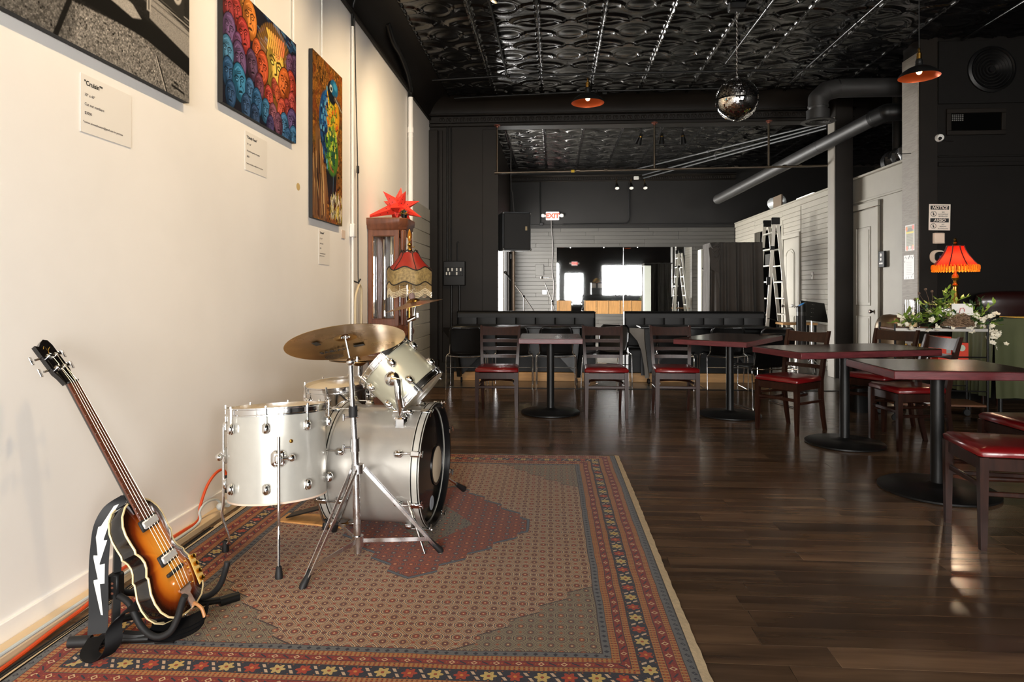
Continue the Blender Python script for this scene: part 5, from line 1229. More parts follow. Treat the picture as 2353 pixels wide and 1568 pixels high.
B().cyl((0, 0, .03), (0, 0, 1.62), .012, n=14).build('pole', BRASS, lamp); B().lathe([(0, 0), (.14, 0), (.14, .012), (.10, .03), (.03, .045), (.014, .08), (0, .08)], n=32).build('base', BRASS, lamp)

# ================================================================ CEILING THINGS
db = thing('disco_ball', 'mirrored disco ball hanging on a chain from the black ceiling', 'disco ball', (1.845, 6.72, 3.175))
RB = .213
B().ball((0, 0, 0), RB-.004, 40, 24).build('core', mat('ball_core', srgb(40, 40, 40), .5), db)
tl = B(); rows = 44
for i in range(rows):
    t0, t1 = PI*(i+.06)/rows, PI*(i+.94)/rows; n = max(6, int(2*PI*RB*math.sin((t0+t1)/2)/.016))
    for k in range(n):
        a0, a1 = 2*PI*(k+.05)/n, 2*PI*(k+.95)/n; q = []
        jt, ja = rng.normal(0, .01), rng.normal(0, .01)
        for t, a in ((t0, a0), (t1, a0), (t1, a1), (t0, a1)): q.append(V((math.sin(t)*math.cos(a), math.sin(t)*math.sin(a), math.cos(t)))*(RB+(.0012 if (t == t0) == (a == a0) else 0)*ja*30))
        tl.add(q, [(0, 1, 2, 3)])
o = tl.build('mirror_tiles', mat('mirror_tile', (.92, .92, .92), .03, 1.0), db, ang=1); o['kind'] = 'stuff'
B().lathe([(.02, RB-.004), (.02, RB+.02), (.008, RB+.025), (0, RB+.025)], n=14).build('cap', CHROMED, db)
chn = B()
for k in range(30):
    z = RB+.03+.022*k; M = Matrix.Translation((0, 0, z)) @ Matrix.Rotation(PI/2*(k % 2), 4, 'Z')
    chn.tube([(.006*math.cos(a), 0, .013*math.sin(a)) for a in [2*PI*q/8 for q in range(8)]], .0022, 5, True, M=M)
chn.build('chain', CHROME, db); B().cyl((0, 0, RB+.69), (0, 0, ZC-3.175-.01), .05, n=20).box((0, 0, ZC-3.175-.05), (.16, .12, .07), b=.01).build('motor', BLACKM, db)
COP = mat('copper_inner', srgb(196, 92, 48), .35, .6); BULB = mat('warm_bulb', (1, .8, .5), .4, emit=(1.0, .72, .36), estr=6)
def pendant(x, y, z, label):
    t = thing('pendant_lamp', label, 'lamp', (x, y, z), 0, 'black pendant lamps with copper inside')
    B().lathe([(.150, -.022), (.146, -.006), (.120, .022), (.080, .048), (.045, .062), (.030, .066), (.028, .085), (0, .086)], n=48).build('shade', BLACKM, t)
    B().lathe([(.149, -.0225), (.144, -.008), (.118, .019), (.078, .045), (.043, .058), (0, .06)], n=48).build('shade_lining', COP, t)
    B().lathe([(.026, .085), (.028, .10), (.022, .12), (0, .12)], n=16).build('collar', BLACKM, t)
    B().lathe([(.019, .12), (.019, .165), (.012, .17), (.008, .185), (.01, .20), (.004, .21), (0, .21)], n=16).build('brass_socket', BRASS, t)
    B().cyl((0, 0, .205), (0, 0, ZC-z-.03), .0035, n=8).build('cord', RUBBER, t)
    B().lathe([(0, ZC-z), (.055, ZC-z), (.055, ZC-z-.02), (.02, ZC-z-.035), (0, ZC-z-.035)], n=20).build('ceiling_rose', BLACKM, t)
    B().ball((0, 0, .020), .021, 16, 12, (1, 1, 1.1)).build('bulb', BULB, t)
    l = bpy.data.lights.new('pendant_light', 'SPOT'); l.energy = 6; l.color = (1, .7, .38); l.shadow_soft_size = .03; l.spot_size = math.radians(150); l.spot_blend = .6; o = bpy.data.objects.new('pendant_light', l); COL.objects.link(o); o.location = (x, y, z-.03)
pendant(.31, 6.0, 2.985, 'black pendant lamp with copper inside, left one, before the wide opening')
pendant(2.906, 5.4, 2.972, 'black pendant lamp with copper inside, right one, in front of the corner column')
# conduits running across the tin ceiling
def conduit(pts, r, label, m=BLACKM):
    p0 = V(pts[0]); t = thing('ceiling_conduit', label, 'conduit', p0)
    B().tube([V(p)-p0 for p in pts], r, 10).build('pipe', m, t)
    b = B()
    for p in pts[1:-1]: b.ball(V(p)-p0, r*2.2, 10, 8)
    mid = (V(pts[0])+V(pts[-1]))/2 - p0; d_ = (V(pts[-1])-V(pts[0])).normalized(); b.cyl(mid-d_*.03, mid+d_*.03, r*1.5, n=10)
    b.build('coupling', m, t); return t
conduit([(-.65, 4.2, 4.10), (-.62, 8.55, 4.10)], .014, 'black ceiling conduit running away from us left of the pendant')
conduit([(-1.62, 8.63, 4.06), (-.6, 8.6, 4.09), (3.9, 8.6, 4.09)], .014, 'black ceiling conduit crossing just behind the left pendant')
conduit([(-1.45, 9.45, 4.06), (.6, 9.3, 4.08), (2.9, 9.3, 4.08)], .012, 'black ceiling conduit crossing close to the leaf frieze')
conduit([(2.15, 5.2, 4.10), (2.15, 8.33, 4.10)], .013, 'shiny black ceiling conduit beside the disco ball', BLACKC)
conduit([(3.22, 5.2, 4.10), (3.22, 9.16, 4.10)], .013, 'shiny black ceiling conduit left of the right pendant', BLACKC)
conduit([(4.61, 5.5, 4.09), (4.61, 7.7, 4.09)], .016, 'black ceiling conduit above the round vent', BLACKC)
DUCT = mat('dark_painted_duct', srgb(44, 43, 42), .5, .0, var=.1, vscale=3)
d1 = thing('elbow_duct', 'dark round duct with an elbow and a grille facing down', 'duct', (3.38, 8.6, 3.84))
B().cyl((1.4, 0, 0), (.24, 0, 0), .118, n=28).build('duct_run', DUCT, d1)
els = [(.24, 0, 0), (.10, 0, -.035), (.0, 0, -.13), (-.0, 0, -.22)]
for i in range(3): B().cyl(els[i], els[i+1], .12, n=28).build('elbow_gore', DUCT, d1)
for p in els[1:]: B().ball(p, .1195, 24, 16).build('gore_joint', DUCT, d1)
B().cyl((0, 0, -.22), (0, 0, -.24), .126, n=28).cyl((0, 0, -.28), (0, 0, -.42), .14, n=28).build('collar', DUCT, d1)
B().lathe([(.14, -.40), (.205, -.42), (.21, -.43), (.15, -.435), (.15, -.41)], n=32).build('flange', DUCT, d1)
for r in (.03, .06, .09, .12): B().lathe([(r, -.415), (r+.016, -.43), (r+.018, -.43), (r+.003, -.415)], n=28).build('louvre', DUCT, d1)
d2 = thing('long_duct', 'long grey duct slanting down towards the far wall', 'duct', (4.06, 8.5, 3.44))
e = V((3.33, 13.5, 3.114)) - V((4.06, 8.5, 3.44))
for i in range(4): B().cyl(e*(i/4.), e*((i+1)/4.+.004), .094+.002*(i % 2), n=28).build('duct_section', DUCT, d2)
B().ball(e, .094, 24, 12, (1, .5, 1)).build('end_cap', DUCT, d2)
B().cyl((-.01, .08, -.005), (.06, -.12, .02), .108, n=28).ball((.06, -.12, .02), .107, 24, 14).cyl((.06, -.12, .02), (.6, -.2, .02), .107, n=28).build('elbow', BLACKM, d2)
# hanging gas pipe across the opening
hp = thing('hanging_pipe', 'dark metal pipe hung across the wide opening on three drops', 'pipe', (0, YP, 3.05))
IRON = mat('dark_iron_pipe', srgb(92, 82, 70), .35, .85)
B().cyl((-.856, -.03, -.01), (4.08, -.03, .04), .0165, n=14).build('main_pipe', IRON, hp)
for x in (-.856, 1.5, 3.17):
    zb = -.01+.05*(x+.856)/4.94; B().cyl((x, -.03, zb), (x, -.03, .71), .016, n=12).build('drop_pipe', IRON, hp)
    B().lathe([(.05, 0), (.05, -.012), (.022, -.02), (.02, -.04)], (x, -.03, .715), n=18).build('flange', mat('copper_flange', srgb(140, 82, 66), .4, .6), hp)
    B().cyl((x-.04, -.03, zb), (x+.04, -.03, zb), .023, n=12).build('tee_fitting', IRON, hp)
for x in (.36, .78, 2.7, 3.4, 3.62): B().cyl((x-.025, -.03, .003+.0101*(x+.2)), (x+.025, -.03, .003+.0101*(x+.2)), .022, n=12).build('coupling', IRON, hp)
B().cyl((.26, -.03, .002), (.31, -.03, .0025), .022, n=12).build('yellow_valve', mat('yellow_tape', srgb(214, 176, 30), .5), hp)
B().lathe([(.0, 0), (.055, 0), (.055, -.012), (.02, -.02)], (4.1, -.03, .04), (1, 0, 0), 16).build('wall_flange', mat('copper_flange', (0, 0, 0)), hp)
# bundle of conduits in the back room
for k, (a, b_) in enumerate((((4.22, 10.4, 3.86), (1.8, 15.6, 4.10)), ((4.22, 10.4, 3.82), (2.1, 15.65, 4.0)), ((4.22, 10.4, 3.77), (2.13, 15.65, 3.93)))):
    conduit([a, b_], .016, ['topmost of the three slanting pale conduits in the back room', 'middle one of the three slanting pale conduits in the back room', 'lowest of the three slanting pale conduits in the back room'][k], mat('galvanised', srgb(92, 94, 98), .5, .3))
def spotlamp(x, y, z, tilt, lens, label, group):
    t = thing('spot_lamp', label, 'lamp', (x, y, z), 0, group); M = Matrix.Rotation(tilt[0], 4, 'X') @ Matrix.Rotation(tilt[1], 4, 'Y')
    (B().cyl((0, 0, -.02), (0, 0, ZC-z), .006, n=8) if not lens else B().cyl((0, 0, -.02), (0, 0, .10), .006, n=8).cyl((0, 0, .10), (0, YB-y, .10), .006, n=8)).build('stem', BRASS if lens else BLACKM, t)
    B().lathe([(.02, .02), (.026, .0), (.030, -.03), (.052, -.15), (.050, -.15), (.028, -.03), (0, -.02)], n=24, M=M).build('head', BLACKM, t)
    B().lathe([(.029, -.015), (.0305, -.022), (.0315, -.032)], n=20, M=M).build('brass_ring', BRASS, t)
    B().lathe([(0, -.140), (.048, -.146)], n=24, M=M).build('lens', WHITEP if lens else BLACKM, t)
for x, tl_, nm in ((1.36, (.25, .3), 'left'), (1.68, (.1, .05), 'middle'), (2.0, (.1, -.1), 'right')): spotlamp(x, 10.3, 3.68, tl_, False, nm + ' one of three black spot lamps hanging behind the header beam', 'black spot lamps behind the header')
for x, nm in ((1.47, 'left'), (1.80, 'middle'), (2.12, 'right')): spotlamp(x, 15.4, 3.76, (-.62, .0), True, nm + ' one of three white-lensed spot lamps on the far wall', 'white-lensed spot lamps on the far wall')
tag(B().box((1.95, 15.62, 3.93), (.12, .06, .08), b=.01).build('junction_box', WHITEP), 'small white box on the ceiling edge above the far spot lamps', 'junction box')
# ================================================================ BACK WALL THINGS
mi = thing('wall_mirror', 'wide two-panel mirror on the grey plank wall reflecting the bright shop windows', 'mirror', (0, YB-.022, 0))
for x0, x1 in ((MX0, 1.652), (1.672, MX1)): B().box(((x0+x1)/2, 0, (MZ0+MZ1)/2), (x1-x0, .008, MZ1-MZ0), b=.002).build('mirror_panel', MIRR, mi)
B().box((1.662, -.006, (MZ0+MZ1)/2), (.016, .014, MZ1-MZ0), b=.003).build('seam_strip', CHROME, mi)
for x in (.4, 1.2, 2.0, 2.9): B().box((x, -.006, MZ1-.005), (.03, .014, .025), b=.003).build('mirror_clip', WHITEP, mi)
EXR = mat('exit_red', srgb(214, 60, 40), .5, emit=srgb(230, 60, 36), estr=.8)
def exit_sign(x, y, z, face, label):
    t = thing('exit_sign', label, 'exit sign', (x, y, z), 0 if face < 0 else PI)
    B().box((0, -.03, 0), (.32, .05, .20), b=.012).build('housing', mat('exit_white', srgb(236, 228, 226), .4, emit=(1, .9, .88), estr=.25), t)
    text('EXIT', .155, frame((0, -.0565, -.053), (1, 0, 0), (0, 0, 1), (0, -1, 0)), EXR, t, align='CENTER', bold=.05, extrude=.001)
    for sx in (-1, 1):
        B().box((sx*.225, -.04, .01), (.09, .06, .085), Matrix.Identity(4), .02).build('emergency_lamp', WHITEP, t); B().cyl((sx*.15, -.03, .005), (sx*.20, -.03, .008), .02, n=10).build('lamp_neck', WHITEP, t)
exit_sign(-.03, YB-.012, 3.06, -1, 'white exit sign with red letters and two emergency lamps on the far wall')
exit_sign(1.12, YF+.03, 2.75, 1, 'red exit sign above the street door, seen in the mirror')
cbw = thing('wall_cable', 'black cable with grey sections hanging below the far exit sign', 'cable', (0, YB-.03, 0))
B().tube(smooth([(-.06, 0, 2.95), (-.05, -.01, 2.7), (-.02, 0, 2.3), (-.04, 0, 1.8), (.0, 0, 1.4), (-.02, 0, .9), (0, 0, .2)], 6), .013, 8).build('cable', mat('grey_cable', srgb(84, 80, 78), .5), cbw)
cdw = thing('wall_conduit', 'thin dark conduit bending from the far ceiling along the plank top', 'conduit', (0, YB-.03, 0))
B().tube(smooth([(1.8, 0, 3.85), (1.8, 0, 3.2), (1.79, 0, 2.95), (1.70, 0, 2.87), (1.5, 0, 2.86), (.2, 0, 2.85)], 5), .014, 10).build('pipe', BLACKM, cdw)
cdv = thing('wall_conduit', 'thin dark conduit running down the far wall into the left side of the exit sign', 'conduit', (0, YB-.03, 0))
B().cyl((-.33, 0, 2.87), (-.33, 0, 4.0), .015, n=10).box((-.30, 0, 2.86), (.08, .05, .07), b=.006).build('pipe', BLACKM, cdv)
tag(B().box((-.34, YB-.03, 1.76), (.20, .02, .26), b=.004).build('access_panel', GREYW), 'small grey access panel on the plank wall left of the mirror', 'panel')
ot = thing('wall_outlet', 'grey double outlet on the plank wall behind the thin mic stand', 'outlet', (-.22, YB-.026, 1.22))
B().box((0, 0, 0), (.12, .012, .12), b=.004).build('plate', mat('steel_plate', srgb(130, 130, 130), .4, .5), ot)
for sx in (-1, 1): B().box((sx*.024, -.008, 0), (.03, .008, .04), b=.004).build('socket', WHITEP, ot)
# speaker on a pole
sp = thing('loudspeaker', 'black loudspeaker raised on a pole beside the bright back window', 'speaker', (-.735, 11.4, 1.945), .30)
B().box((.04, -.02, .33), (.50, .40, .66), Matrix.Identity(4), .02).build('cabinet', mat('lit_black_carpet', srgb(104, 108, 112), .7, bump=.4, bscale=200), sp)  # black carpet greyed to paint the window light on its side
B().box((.04, -.225, .33), (.47, .02, .63), b=.01).build('grille', mat('speaker_grille', srgb(14, 13, 12), .6, bump=.4, bscale=300), sp)
B().box((.20, -.238, .38), (.035, .004, .07), b=.001).build('badge', mat('badge_tan', srgb(180, 160, 120), .4), sp)
for sx in (-.2, .28):
    for sz in (.02, .64): B().box((sx, -.21, sz), (.045, .045, .045), b=.012).build('corner_guard', mat('corner_metal', srgb(120, 120, 118), .35, .8), sp)
sps = thing('speaker_pole', 'tall dark pole stand carrying the loudspeaker', 'stand', (-.66, 11.4, 0))
B().cyl((-.05, 0, .0), (-.05, 0, 1.94), .034, n=16).build('pole', mat('bronze_pole', srgb(120, 106, 92), .35, .7), sps)
B().cyl((-.09, .01, .4), (-.09, .01, 1.94), .012, n=8).box((-.08, 0, 1.85), (.06, .05, .1), b=.008).build('side_rod', BLACKM, sps)
for k in range(3):
    a = 2*PI*k/3; B().tube([(-.05, 0, .5), (-.05+.4*math.cos(a), .4*math.sin(a), .012)], .012, 8).build('leg', BLACKM, sps)
tag(B().tube(smooth([(-.70, 11.55, 2.61), (-.72, 11.6, 2.8), (-.74, 11.7, 3.0), (-.78, 11.9, 3.2), (-.78, 11.9, 4.1)], 5), .008, 8).build('speaker_cable', mat('grey_cable', (0, 0, 0))), 'grey cable rising from the top of the loudspeaker', 'cable')
def mic_stand(x, y, label, head, pivot, tail, vert=False):
    t = thing('microphone_stand', label, 'microphone stand', (x, y, 0)); MET = mat('stand_metal', srgb(110, 104, 98), .3, .8)
    pv = V(pivot); hd = V(head); tlp = V(tail)
    B().cyl((0, 0, .05), pv, .011, n=12).build('pole', MET, t); B().tube([tlp, pv, hd + (pv-hd).normalized()*.12], .008, 8).build('boom', MET, t)
    B().ball(pv, .022, 12, 8).build('clutch', BLACKM, t)
    d_ = (hd-pv).normalized() if not vert else V((-1, 0, .05)).normalized(); a = hd - d_*.0
    mb = B().cyl(a - d_*.17, a, .012, .018, n=14).build('microphone', BLACKM if not vert else CHROMED, t)
    B().ball(a + d_*.02, .030, 14, 10).build('mic_grille', mat('mic_mesh', srgb(90, 88, 84), .5, .6, bump=.5, bscale=400), mb)
    for k in range(3):
        q = 2*PI*k/3+.4; B().tube([(0, 0, .16), (.30*math.cos(q), .30*math.sin(q), .012)], .009, 8).build('leg', MET, t)
mic_stand(-.55, 12.0, 'boom microphone stand slanting in front of the bright back window', (-.33, 0, .0+1.575), (0, 0, 1.15), (.20, 0, .86))
mic_stand(-.08, 12.6, 'upright microphone stand with foam-headed mic left of the mirror', (-.13, 0, 1.505), (.05, 0, 1.05), (.13, 0, .75), True)
# electrical box on the partition
eb = thing('breaker_box', 'black breaker box with eight white switches on the dark pillar wall', 'breaker box', (-1.505, YP-.06, 1.33))
B().box((0, .02, .185), (.33, .09, .37), b=.008).build('box', BLACKM, eb); B().box((0, -.03, .21), (.27, .012, .13), b=.004).build('switch_bay', BLACKP, eb)
for k, (x, z) in enumerate(((-.09, .24), (-.03, .24), (.04, .24), (.10, .24), (-.115, .18), (-.07, .18), (.04, .18), (.10, .185))): B().box((x, -.04, z), (.022, .014, .045), b=.003).build('breaker_switch', WHITEP if k != 7 else BLACKP, eb)
for x, z0, z1, r, lb in ((-.115, .36, 2.48, .012, 'left'), (-.06, .36, 2.48, .012, 'right')): tag(B().cyl((-1.505+x, YP-.025, 1.33+z0), (-1.505+x, YP-.025, 1.33+z1), r, n=10).build('wall_conduit', BLACKM), lb + ' one of two black conduits rising from the breaker box to the frieze', 'conduit')
tag(B().tube([(-1.47, YP-.025, 1.69), (-1.47, YP-.025, 1.98), (-1.45, YP-.02, 2.0)], .009, 8).build('wall_conduit', BLACKM), 'short black conduit stub on top of the breaker box', 'conduit')
for x, lb in ((-.05, 'left'), (.07, 'right')): tag(B().cyl((-1.505+x, YP-.03, .3), (-1.505+x, YP-.03, 1.33), .016, n=10).build('wall_conduit', BLACKM), lb + ' one of two black conduits dropping from the breaker box', 'conduit')
# ================================================================ RIGHT BACK CORNER
dr = thing('draped_rack', 'tall rack draped in charcoal cloth in front of the plank wall', 'drapery', (3.13, 11.5, 0))
DRP = mat('charcoal_cloth', srgb(58, 54, 50), .85, var=.15, vscale=4)
def drape(u, v):
    a = u; z = 2.08*(1-v)+.02*v; q = (u-.5)*2
    fold = .040*math.sin(u*38)+.03*math.sin(u*23+1)+.018*math.sin(u*61)
    y = -.05 - .10*v + fold*(.3+v*1.2); x = q*(.44+.02*v)
    return (x, y, z + .006*math.cos(u*38)*(1-v))
B().grid(drape, 120, 24).build('front_cloth', DRP, dr, ang=180)
B().grid(lambda u, v: (-.44 - .02*v - .022*abs(math.sin(u*14))*(.4+v), -.05+.52*u, 2.08*(1-v)+.02*v), 40, 24).build('side_cloth', DRP, dr, ang=180)
B().grid(lambda u, v: (-.44+.88*u, -.06+.55*v, 2.085+.008*math.sin(u*30)*math.sin(v*9)), 30, 12).build('top_cloth', DRP, dr, ang=180)
for k in range(4):   # swags at the near top corner
    B().tube(smooth([(-.44, -.06+.02*k, 2.07-.02*k), (-.40+.02*k, -.11, 1.98-.08*k), (-.30+.01*k, -.10, 2.04-.03*k)], 6), .016, 8).build('swag', DRP, dr)
B().add([(-.47, -.08, 1.99), (-.33, -.12, 2.05), (-.29, -.14, 1.25), (-.31, -.14, 1.55), (-.44, -.11, 1.62)], [(0, 1, 2), (0, 2, 3), (0, 3, 4)]).build('corner_flap', DRP, dr)
wc_ = thing('white_cabinet', 'pale slim cabinet standing half behind the draped rack', 'cabinet', (2.745, 12.2, 0))
B().box((0, -.12, 1.0), (.20, .26, 2.0), b=.008).build('body', mat('pale_cabinet', srgb(196, 198, 186), .45), wc_)
B().tube(smooth([(-.08, -.255, 1.66), (-.06, -.28, 1.62), (.0, -.28, 1.62), (.02, -.255, 1.66)], 4), .01, 8).build('handle', CHROME, wc_); B().box((0, -.252, 1.0), (.19, .006, 1.96), b=.003).build('door', mat('pale_cabinet', (0, 0, 0)), wc_)
ALU = mat('aluminium', srgb(214, 210, 200), .32, .75, var=.05)
ld = thing('folding_ladder', 'aluminium folding ladder standing open before the dark doorway', 'ladder', (3.75, 11.6, 0))
def rail(a, b_, name='rail'):
    a, b_ = V(a), V(b_); ax = b_-a; L_ = ax.length; ax.normalize(); y_ = V((0, 1, 0)); x_ = y_.cross(ax).normalized()
    return B().box((0, 0, L_/2), (.055, .026, L_), frame(a, x_, ax.cross(x_), ax), .004).build(name, ALU, ld)
NY, FY = -.22, .22
rail((-.16, NY, 0), (.0, NY, 2.46)); rail((-.20, FY, 0), (-.02, FY, 2.48)); rail((.30, NY, 0), (.05, NY, 2.46)); rail((.30, FY, 0), (.05, FY, 2.46))
for z in (.28, .56, .84, 1.12, 1.40, 1.68, 1.96, 2.24):
    x = -.18*(1-z/2.47); B().box((x, 0, z), (.075, 2*FY-.02, .028), b=.004).build('rung', ALU, ld); x2 = .30-.25*z/2.46; B().box((x2, 0, z), (.05, 2*FY-.02, .026), b=.004).build('rung', ALU, ld)
for y in (NY, FY): B().box((.02, y, 2.44), (.14, .04, .12), b=.01).build('hinge', BLACKP, ld); B().box((-.035, y, 1.98), (.07, .04, .07), b=.01).build('lock_block', BLACKP, ld)
B().box((-.10, NY, 1.42), (.06, .04, .14), b=.008).cyl((.02, NY, 1.42), (.16, NY, 1.42), .01, n=8).build('lock_lever', BLACKP, ld)
B().box((-.02, 0, 1.78), (.02, .36, .22), b=.003).build('label_plate', mat('grey_label', srgb(120, 116, 110), .6), ld)
B().tube(smooth([(-.12, NY-.02, .78), (.02, NY-.05, .74), (.14, NY-.04, .66), (.18, NY, .5)], 5), .007, 8).build('strap', BLACKP, ld)
ms = thing('music_stand', 'black music stand with tilted desk beside the shiplap wall', 'music stand', (3.98, 10.35, 0))
B().box((0, 0, 0), (.42, .012, .33), frame((.02, 0, .95), (.92, .38, 0), (.15, -.36, -.92), (.35, -.85, .39)) @ Matrix.Rotation(PI/2, 4, 'X') if False else Matrix.Translation((.03, 0, .93)) @ Euler((-.45, .12, .25)).to_matrix().to_4x4(), .003).build('desk', BLACKM, ms)
B().cyl((0, 0, .1), (0, .02, .92), .011, n=12).build('pole', CHROMED, ms)
for k in range(3):
    a = 2*PI*k/3+.3; B().tube([(0, 0, .20), (.22*math.cos(a), .22*math.sin(a), .012)], .009, 8).build('leg', CHROMED, ms)
for k in range(4):
    for s in (0, 1): B().ball(Matrix.Translation((.03, 0, .93)) @ Euler((-.45, .12, .25)).to_matrix().to_4x4() @ V((-.02+.03*s-.02*k, -.008, .11-.07*k)), .005, 6, 5).build('rivet', CHROME, ms)
tw = thing('tower_unit', 'dark cylinder tower with slanted top and flared base near the shiplap wall', 'tower', (3.76, 10.2, 0))
B().lathe([(0, 0), (.16, 0), (.165, .02), (.15, .05), (.10, .17), (.085, .24), (.08, .26)], n=32).build('base', mat('tower_silver', srgb(110, 108, 104), .35, .5), tw)
B().cyl((0, 0, .25), (0, 0, .93), .068, n=32).build('body', mat('tower_dark', srgb(52, 51, 50), .35, .4), tw)
for k in range(16):
    a = PI*(.75+1.1*k/16); B().box((.069*math.cos(a), .069*math.sin(a), .62), (.006, .006, .5), b=.002).build('rib', BLACKP, tw)
B().loft([[(.072*math.cos(a), .072*math.sin(a), .93) for a in [2*PI*k/28 for k in range(28)]], [(.072*math.cos(a), .072*math.sin(a), 1.04+.045*math.cos(a)) for a in [2*PI*k/28 for k in range(28)]]]).build('slanted_head', BLACKP, tw)
B().lathe([(0, .001), (.05, .001)], (0, 0, 1.042), (-.6, 0, 1), 24).build('screen', mat('blue_screen', srgb(20, 60, 90), .1, emit=srgb(30, 90, 140), estr=.4), tw)
B().cyl((-.07, 0, 1.01), (-.12, 0, 1.02), .006, n=8).ball((-.13, 0, 1.022), .02, 12, 8).build('knob', CHROMED, tw)
wt = thing('side_table', 'small pale wooden table behind the tower near the arched door', 'table', (3.92, 10.85, 0))
B().box((0, 0, .72), (.54, .36, .035), b=.004).build('tabletop', MAPLE, wt)
for sx in (-1, 1):
    for sy in (-1, 1): B().box((sx*.24, sy*.15, .35), (.035, .035, .70), b=.004).build('leg', BLACKM, wt)
sw = thing('light_switch', 'white toggle switch plate on the shiplap wall', 'switch', (XR-.012, 11.15, 1.50)); B().box((0, 0, 0), (.01, .08, .12), b=.003).build('plate', WHITEP, sw); B().box((-.01, 0, 0), (.016, .012, .025), b=.003).build('toggle', WHITEP, sw)
tag(B().lathe([(.11, 0), (.12, .03), (.11, .06), (.12, .09), (.11, .12), (.12, .15), (.11, .18), (.12, .21), (.11, .24), (.12, .27)], (4.33, 13.3, 2.98), (.4, -.9, .1), 20).build('flexible_duct', mat('white_foil', srgb(200, 204, 204), .35, .4)), 'short white ribbed duct lying on top of the shiplap wall', 'duct')
tag(B().box((4.3, 12.85, 2.96), (.03, .45, .24), Matrix.Identity(4), .004).build('plywood_scrap', mat('brown_board', srgb(110, 96, 80), .6)), 'brown board leaning on top of the shiplap wall', 'board')
tag(B().lathe([(0, 0), (.04, 0), (.04, .5), (.05, .5), (.05, .56), (.035, .6), (.03, 1.33)], (4.55, 11.0, PT), n=18).build('vent_stack', mat('bright_metal', srgb(196, 196, 194), .3, .7)), 'bright metal vent pipe standing above the shiplap wall', 'pipe')
tag(B().box((4.39, 11.7, 2.888), (.06, .75, .05), b=.01).build('tube_light', mat('tube_glow', srgb(240, 236, 220), .4, emit=(1, .95, .85), estr=1.2)), 'white fluorescent tube light glowing above the shiplap wall', 'light')
fd = thing('foil_duct', 'crumpled black foil duct above the grey wall beside the corner column', 'duct', (4.5, 8.5, 3.0))
rg = []
for i in range(26):
    t = i/25; r = .13+.018*math.sin(i*2.1)+rng.uniform(-.01, .01); c = V((.05, .55-t*.75, -.02+.16*t*t)); rg.append([c + V((r*math.cos(a), 0, r*math.sin(a)))*(1+.08*math.sin(a*5+i)) for a in [2*PI*k/16 for k in range(16)]])
B().loft(rg).build('foil', mat('foil_dark', srgb(70, 70, 70), .3, .7), fd, ang=20); B().cyl((.05, .62, -.02), (.05, .52, -.02), .15, n=20).build('collar', BLACKM, fd)
for y, lb in ((9.35, 'nearest the door'), (9.05, 'farther right')): tag(B().cyl((4.75, y, PT), (4.75, y, 4.1), .07, n=18).ball((4.75, y, PT+.12), .12, 16, 10, (1, 1, 1)).build('vertical_duct', DUCT), 'dark vertical duct behind the grey half wall, the one ' + lb, 'duct')

# ================================================================ RIGHT SIDE
WY = 7.795
FY_ = lambda x, z, y=0.0: frame((x, WY-y, z), (1, 0, 0), (0, 0, 1), (0, -1, 0))
ns = thing('notice_sign', 'white NOTICE and AVISO sign about alcoholic drinks on the black wall', 'sign'); ns.matrix_world = FY_(4.296, 1.944, .002) @ Matrix.Rotation(-.02, 4, 'Z')
w, h = .238, .30; SGN = mat('sign_white', srgb(236, 222, 206), .5)
B().box((w/2, h/2, .002), (w, h, .004), b=.001).build('sign_board', SGN, ns)
for y0, word in ((.237, 'NOTICE'), (.092, 'AVISO')):
    B().box((w/2, y0+.023, .0048), (w-.034, .046, .0012)).build('black_band', INK, ns)
    text(word, .046, Matrix.Translation((w/2, y0+.007, .0058)), SGN, ns, align='CENTER', bold=.025, shear=.2, extrude=.0003)
for yy, lines in ((.150, ('NO', 'ALCOHOLIC', 'BEVERAGES')), (.010, ('NO', 'BEBIDAS', 'ALCOHOLICAS'))):
    for k, s in enumerate(lines): text(s, .0195 if len(s) < 10 else .0165, Matrix.Translation((.158, yy+.052-.024*k, .0045)), INK, ns, align='CENTER', bold=.01, extrude=.0003)
    c = (.052, yy+.038); rg = B().tube([(c[0]+.030*math.cos(a), c[1]+.030*math.sin(a), .005) for a in [2*PI*k/24 for k in range(24)]], .0022, 5, True); rg.tube([(c[0]-.021, c[1]+.021, .005), (c[0]+.021, c[1]-.021, .005)], .002, 5)
    rg.box((c[0], c[1]-.006, .0046), (.011, .024, .001)).box((c[0], c[1]+.012, .0046), (.005, .016, .001)); rg.build('prohibition_symbol', INK, ns)
sp2 = thing('switch_plate', 'blank cream square plate under the notice sign', 'plate'); sp2.matrix_world = FY_(4.41, 1.85)
B().box((0, 0, .012), (.125, .125, .024), b=.012).build('cover', mat('cream_plastic', srgb(230, 206, 184), .45), sp2); B().box((0, 0, .004), (.135, .12, .008), b=.003).build('back_plate', mat('cream_plastic', (0, 0, 0)), sp2)
th_ = thing('thermostat', 'rounded cream thermostat with black screen reading 76', 'thermostat'); th_.matrix_world = FY_(4.40, 1.637)
def rrect(w, h, r, n=8, z=0.): return [(sx*(w/2-r)+r*math.cos(a), sy*(h/2-r)+r*math.sin(a), z) for sx, sy, a0 in ((1, 1, 0), (-1, 1, PI/2), (-1, -1, PI), (1, -1, 3*PI/2)) for a in [a0+PI/2*i/n for i in range(n+1)]]
B().loft([rrect(.185, .155, .07, z=0), rrect(.185, .155, .07, z=.008), rrect(.175, .145, .066, z=.014)]).build('trim_plate', mat('cream_plastic', (0, 0, 0)), th_)
B().loft([[(p[0]+.016, p[1], p[2]) for p in rrect(.115, .115, .045, z=z)] for z in (.012, .03)]).build('screen', mat('black_glass', srgb(6, 8, 14), .05), th_)
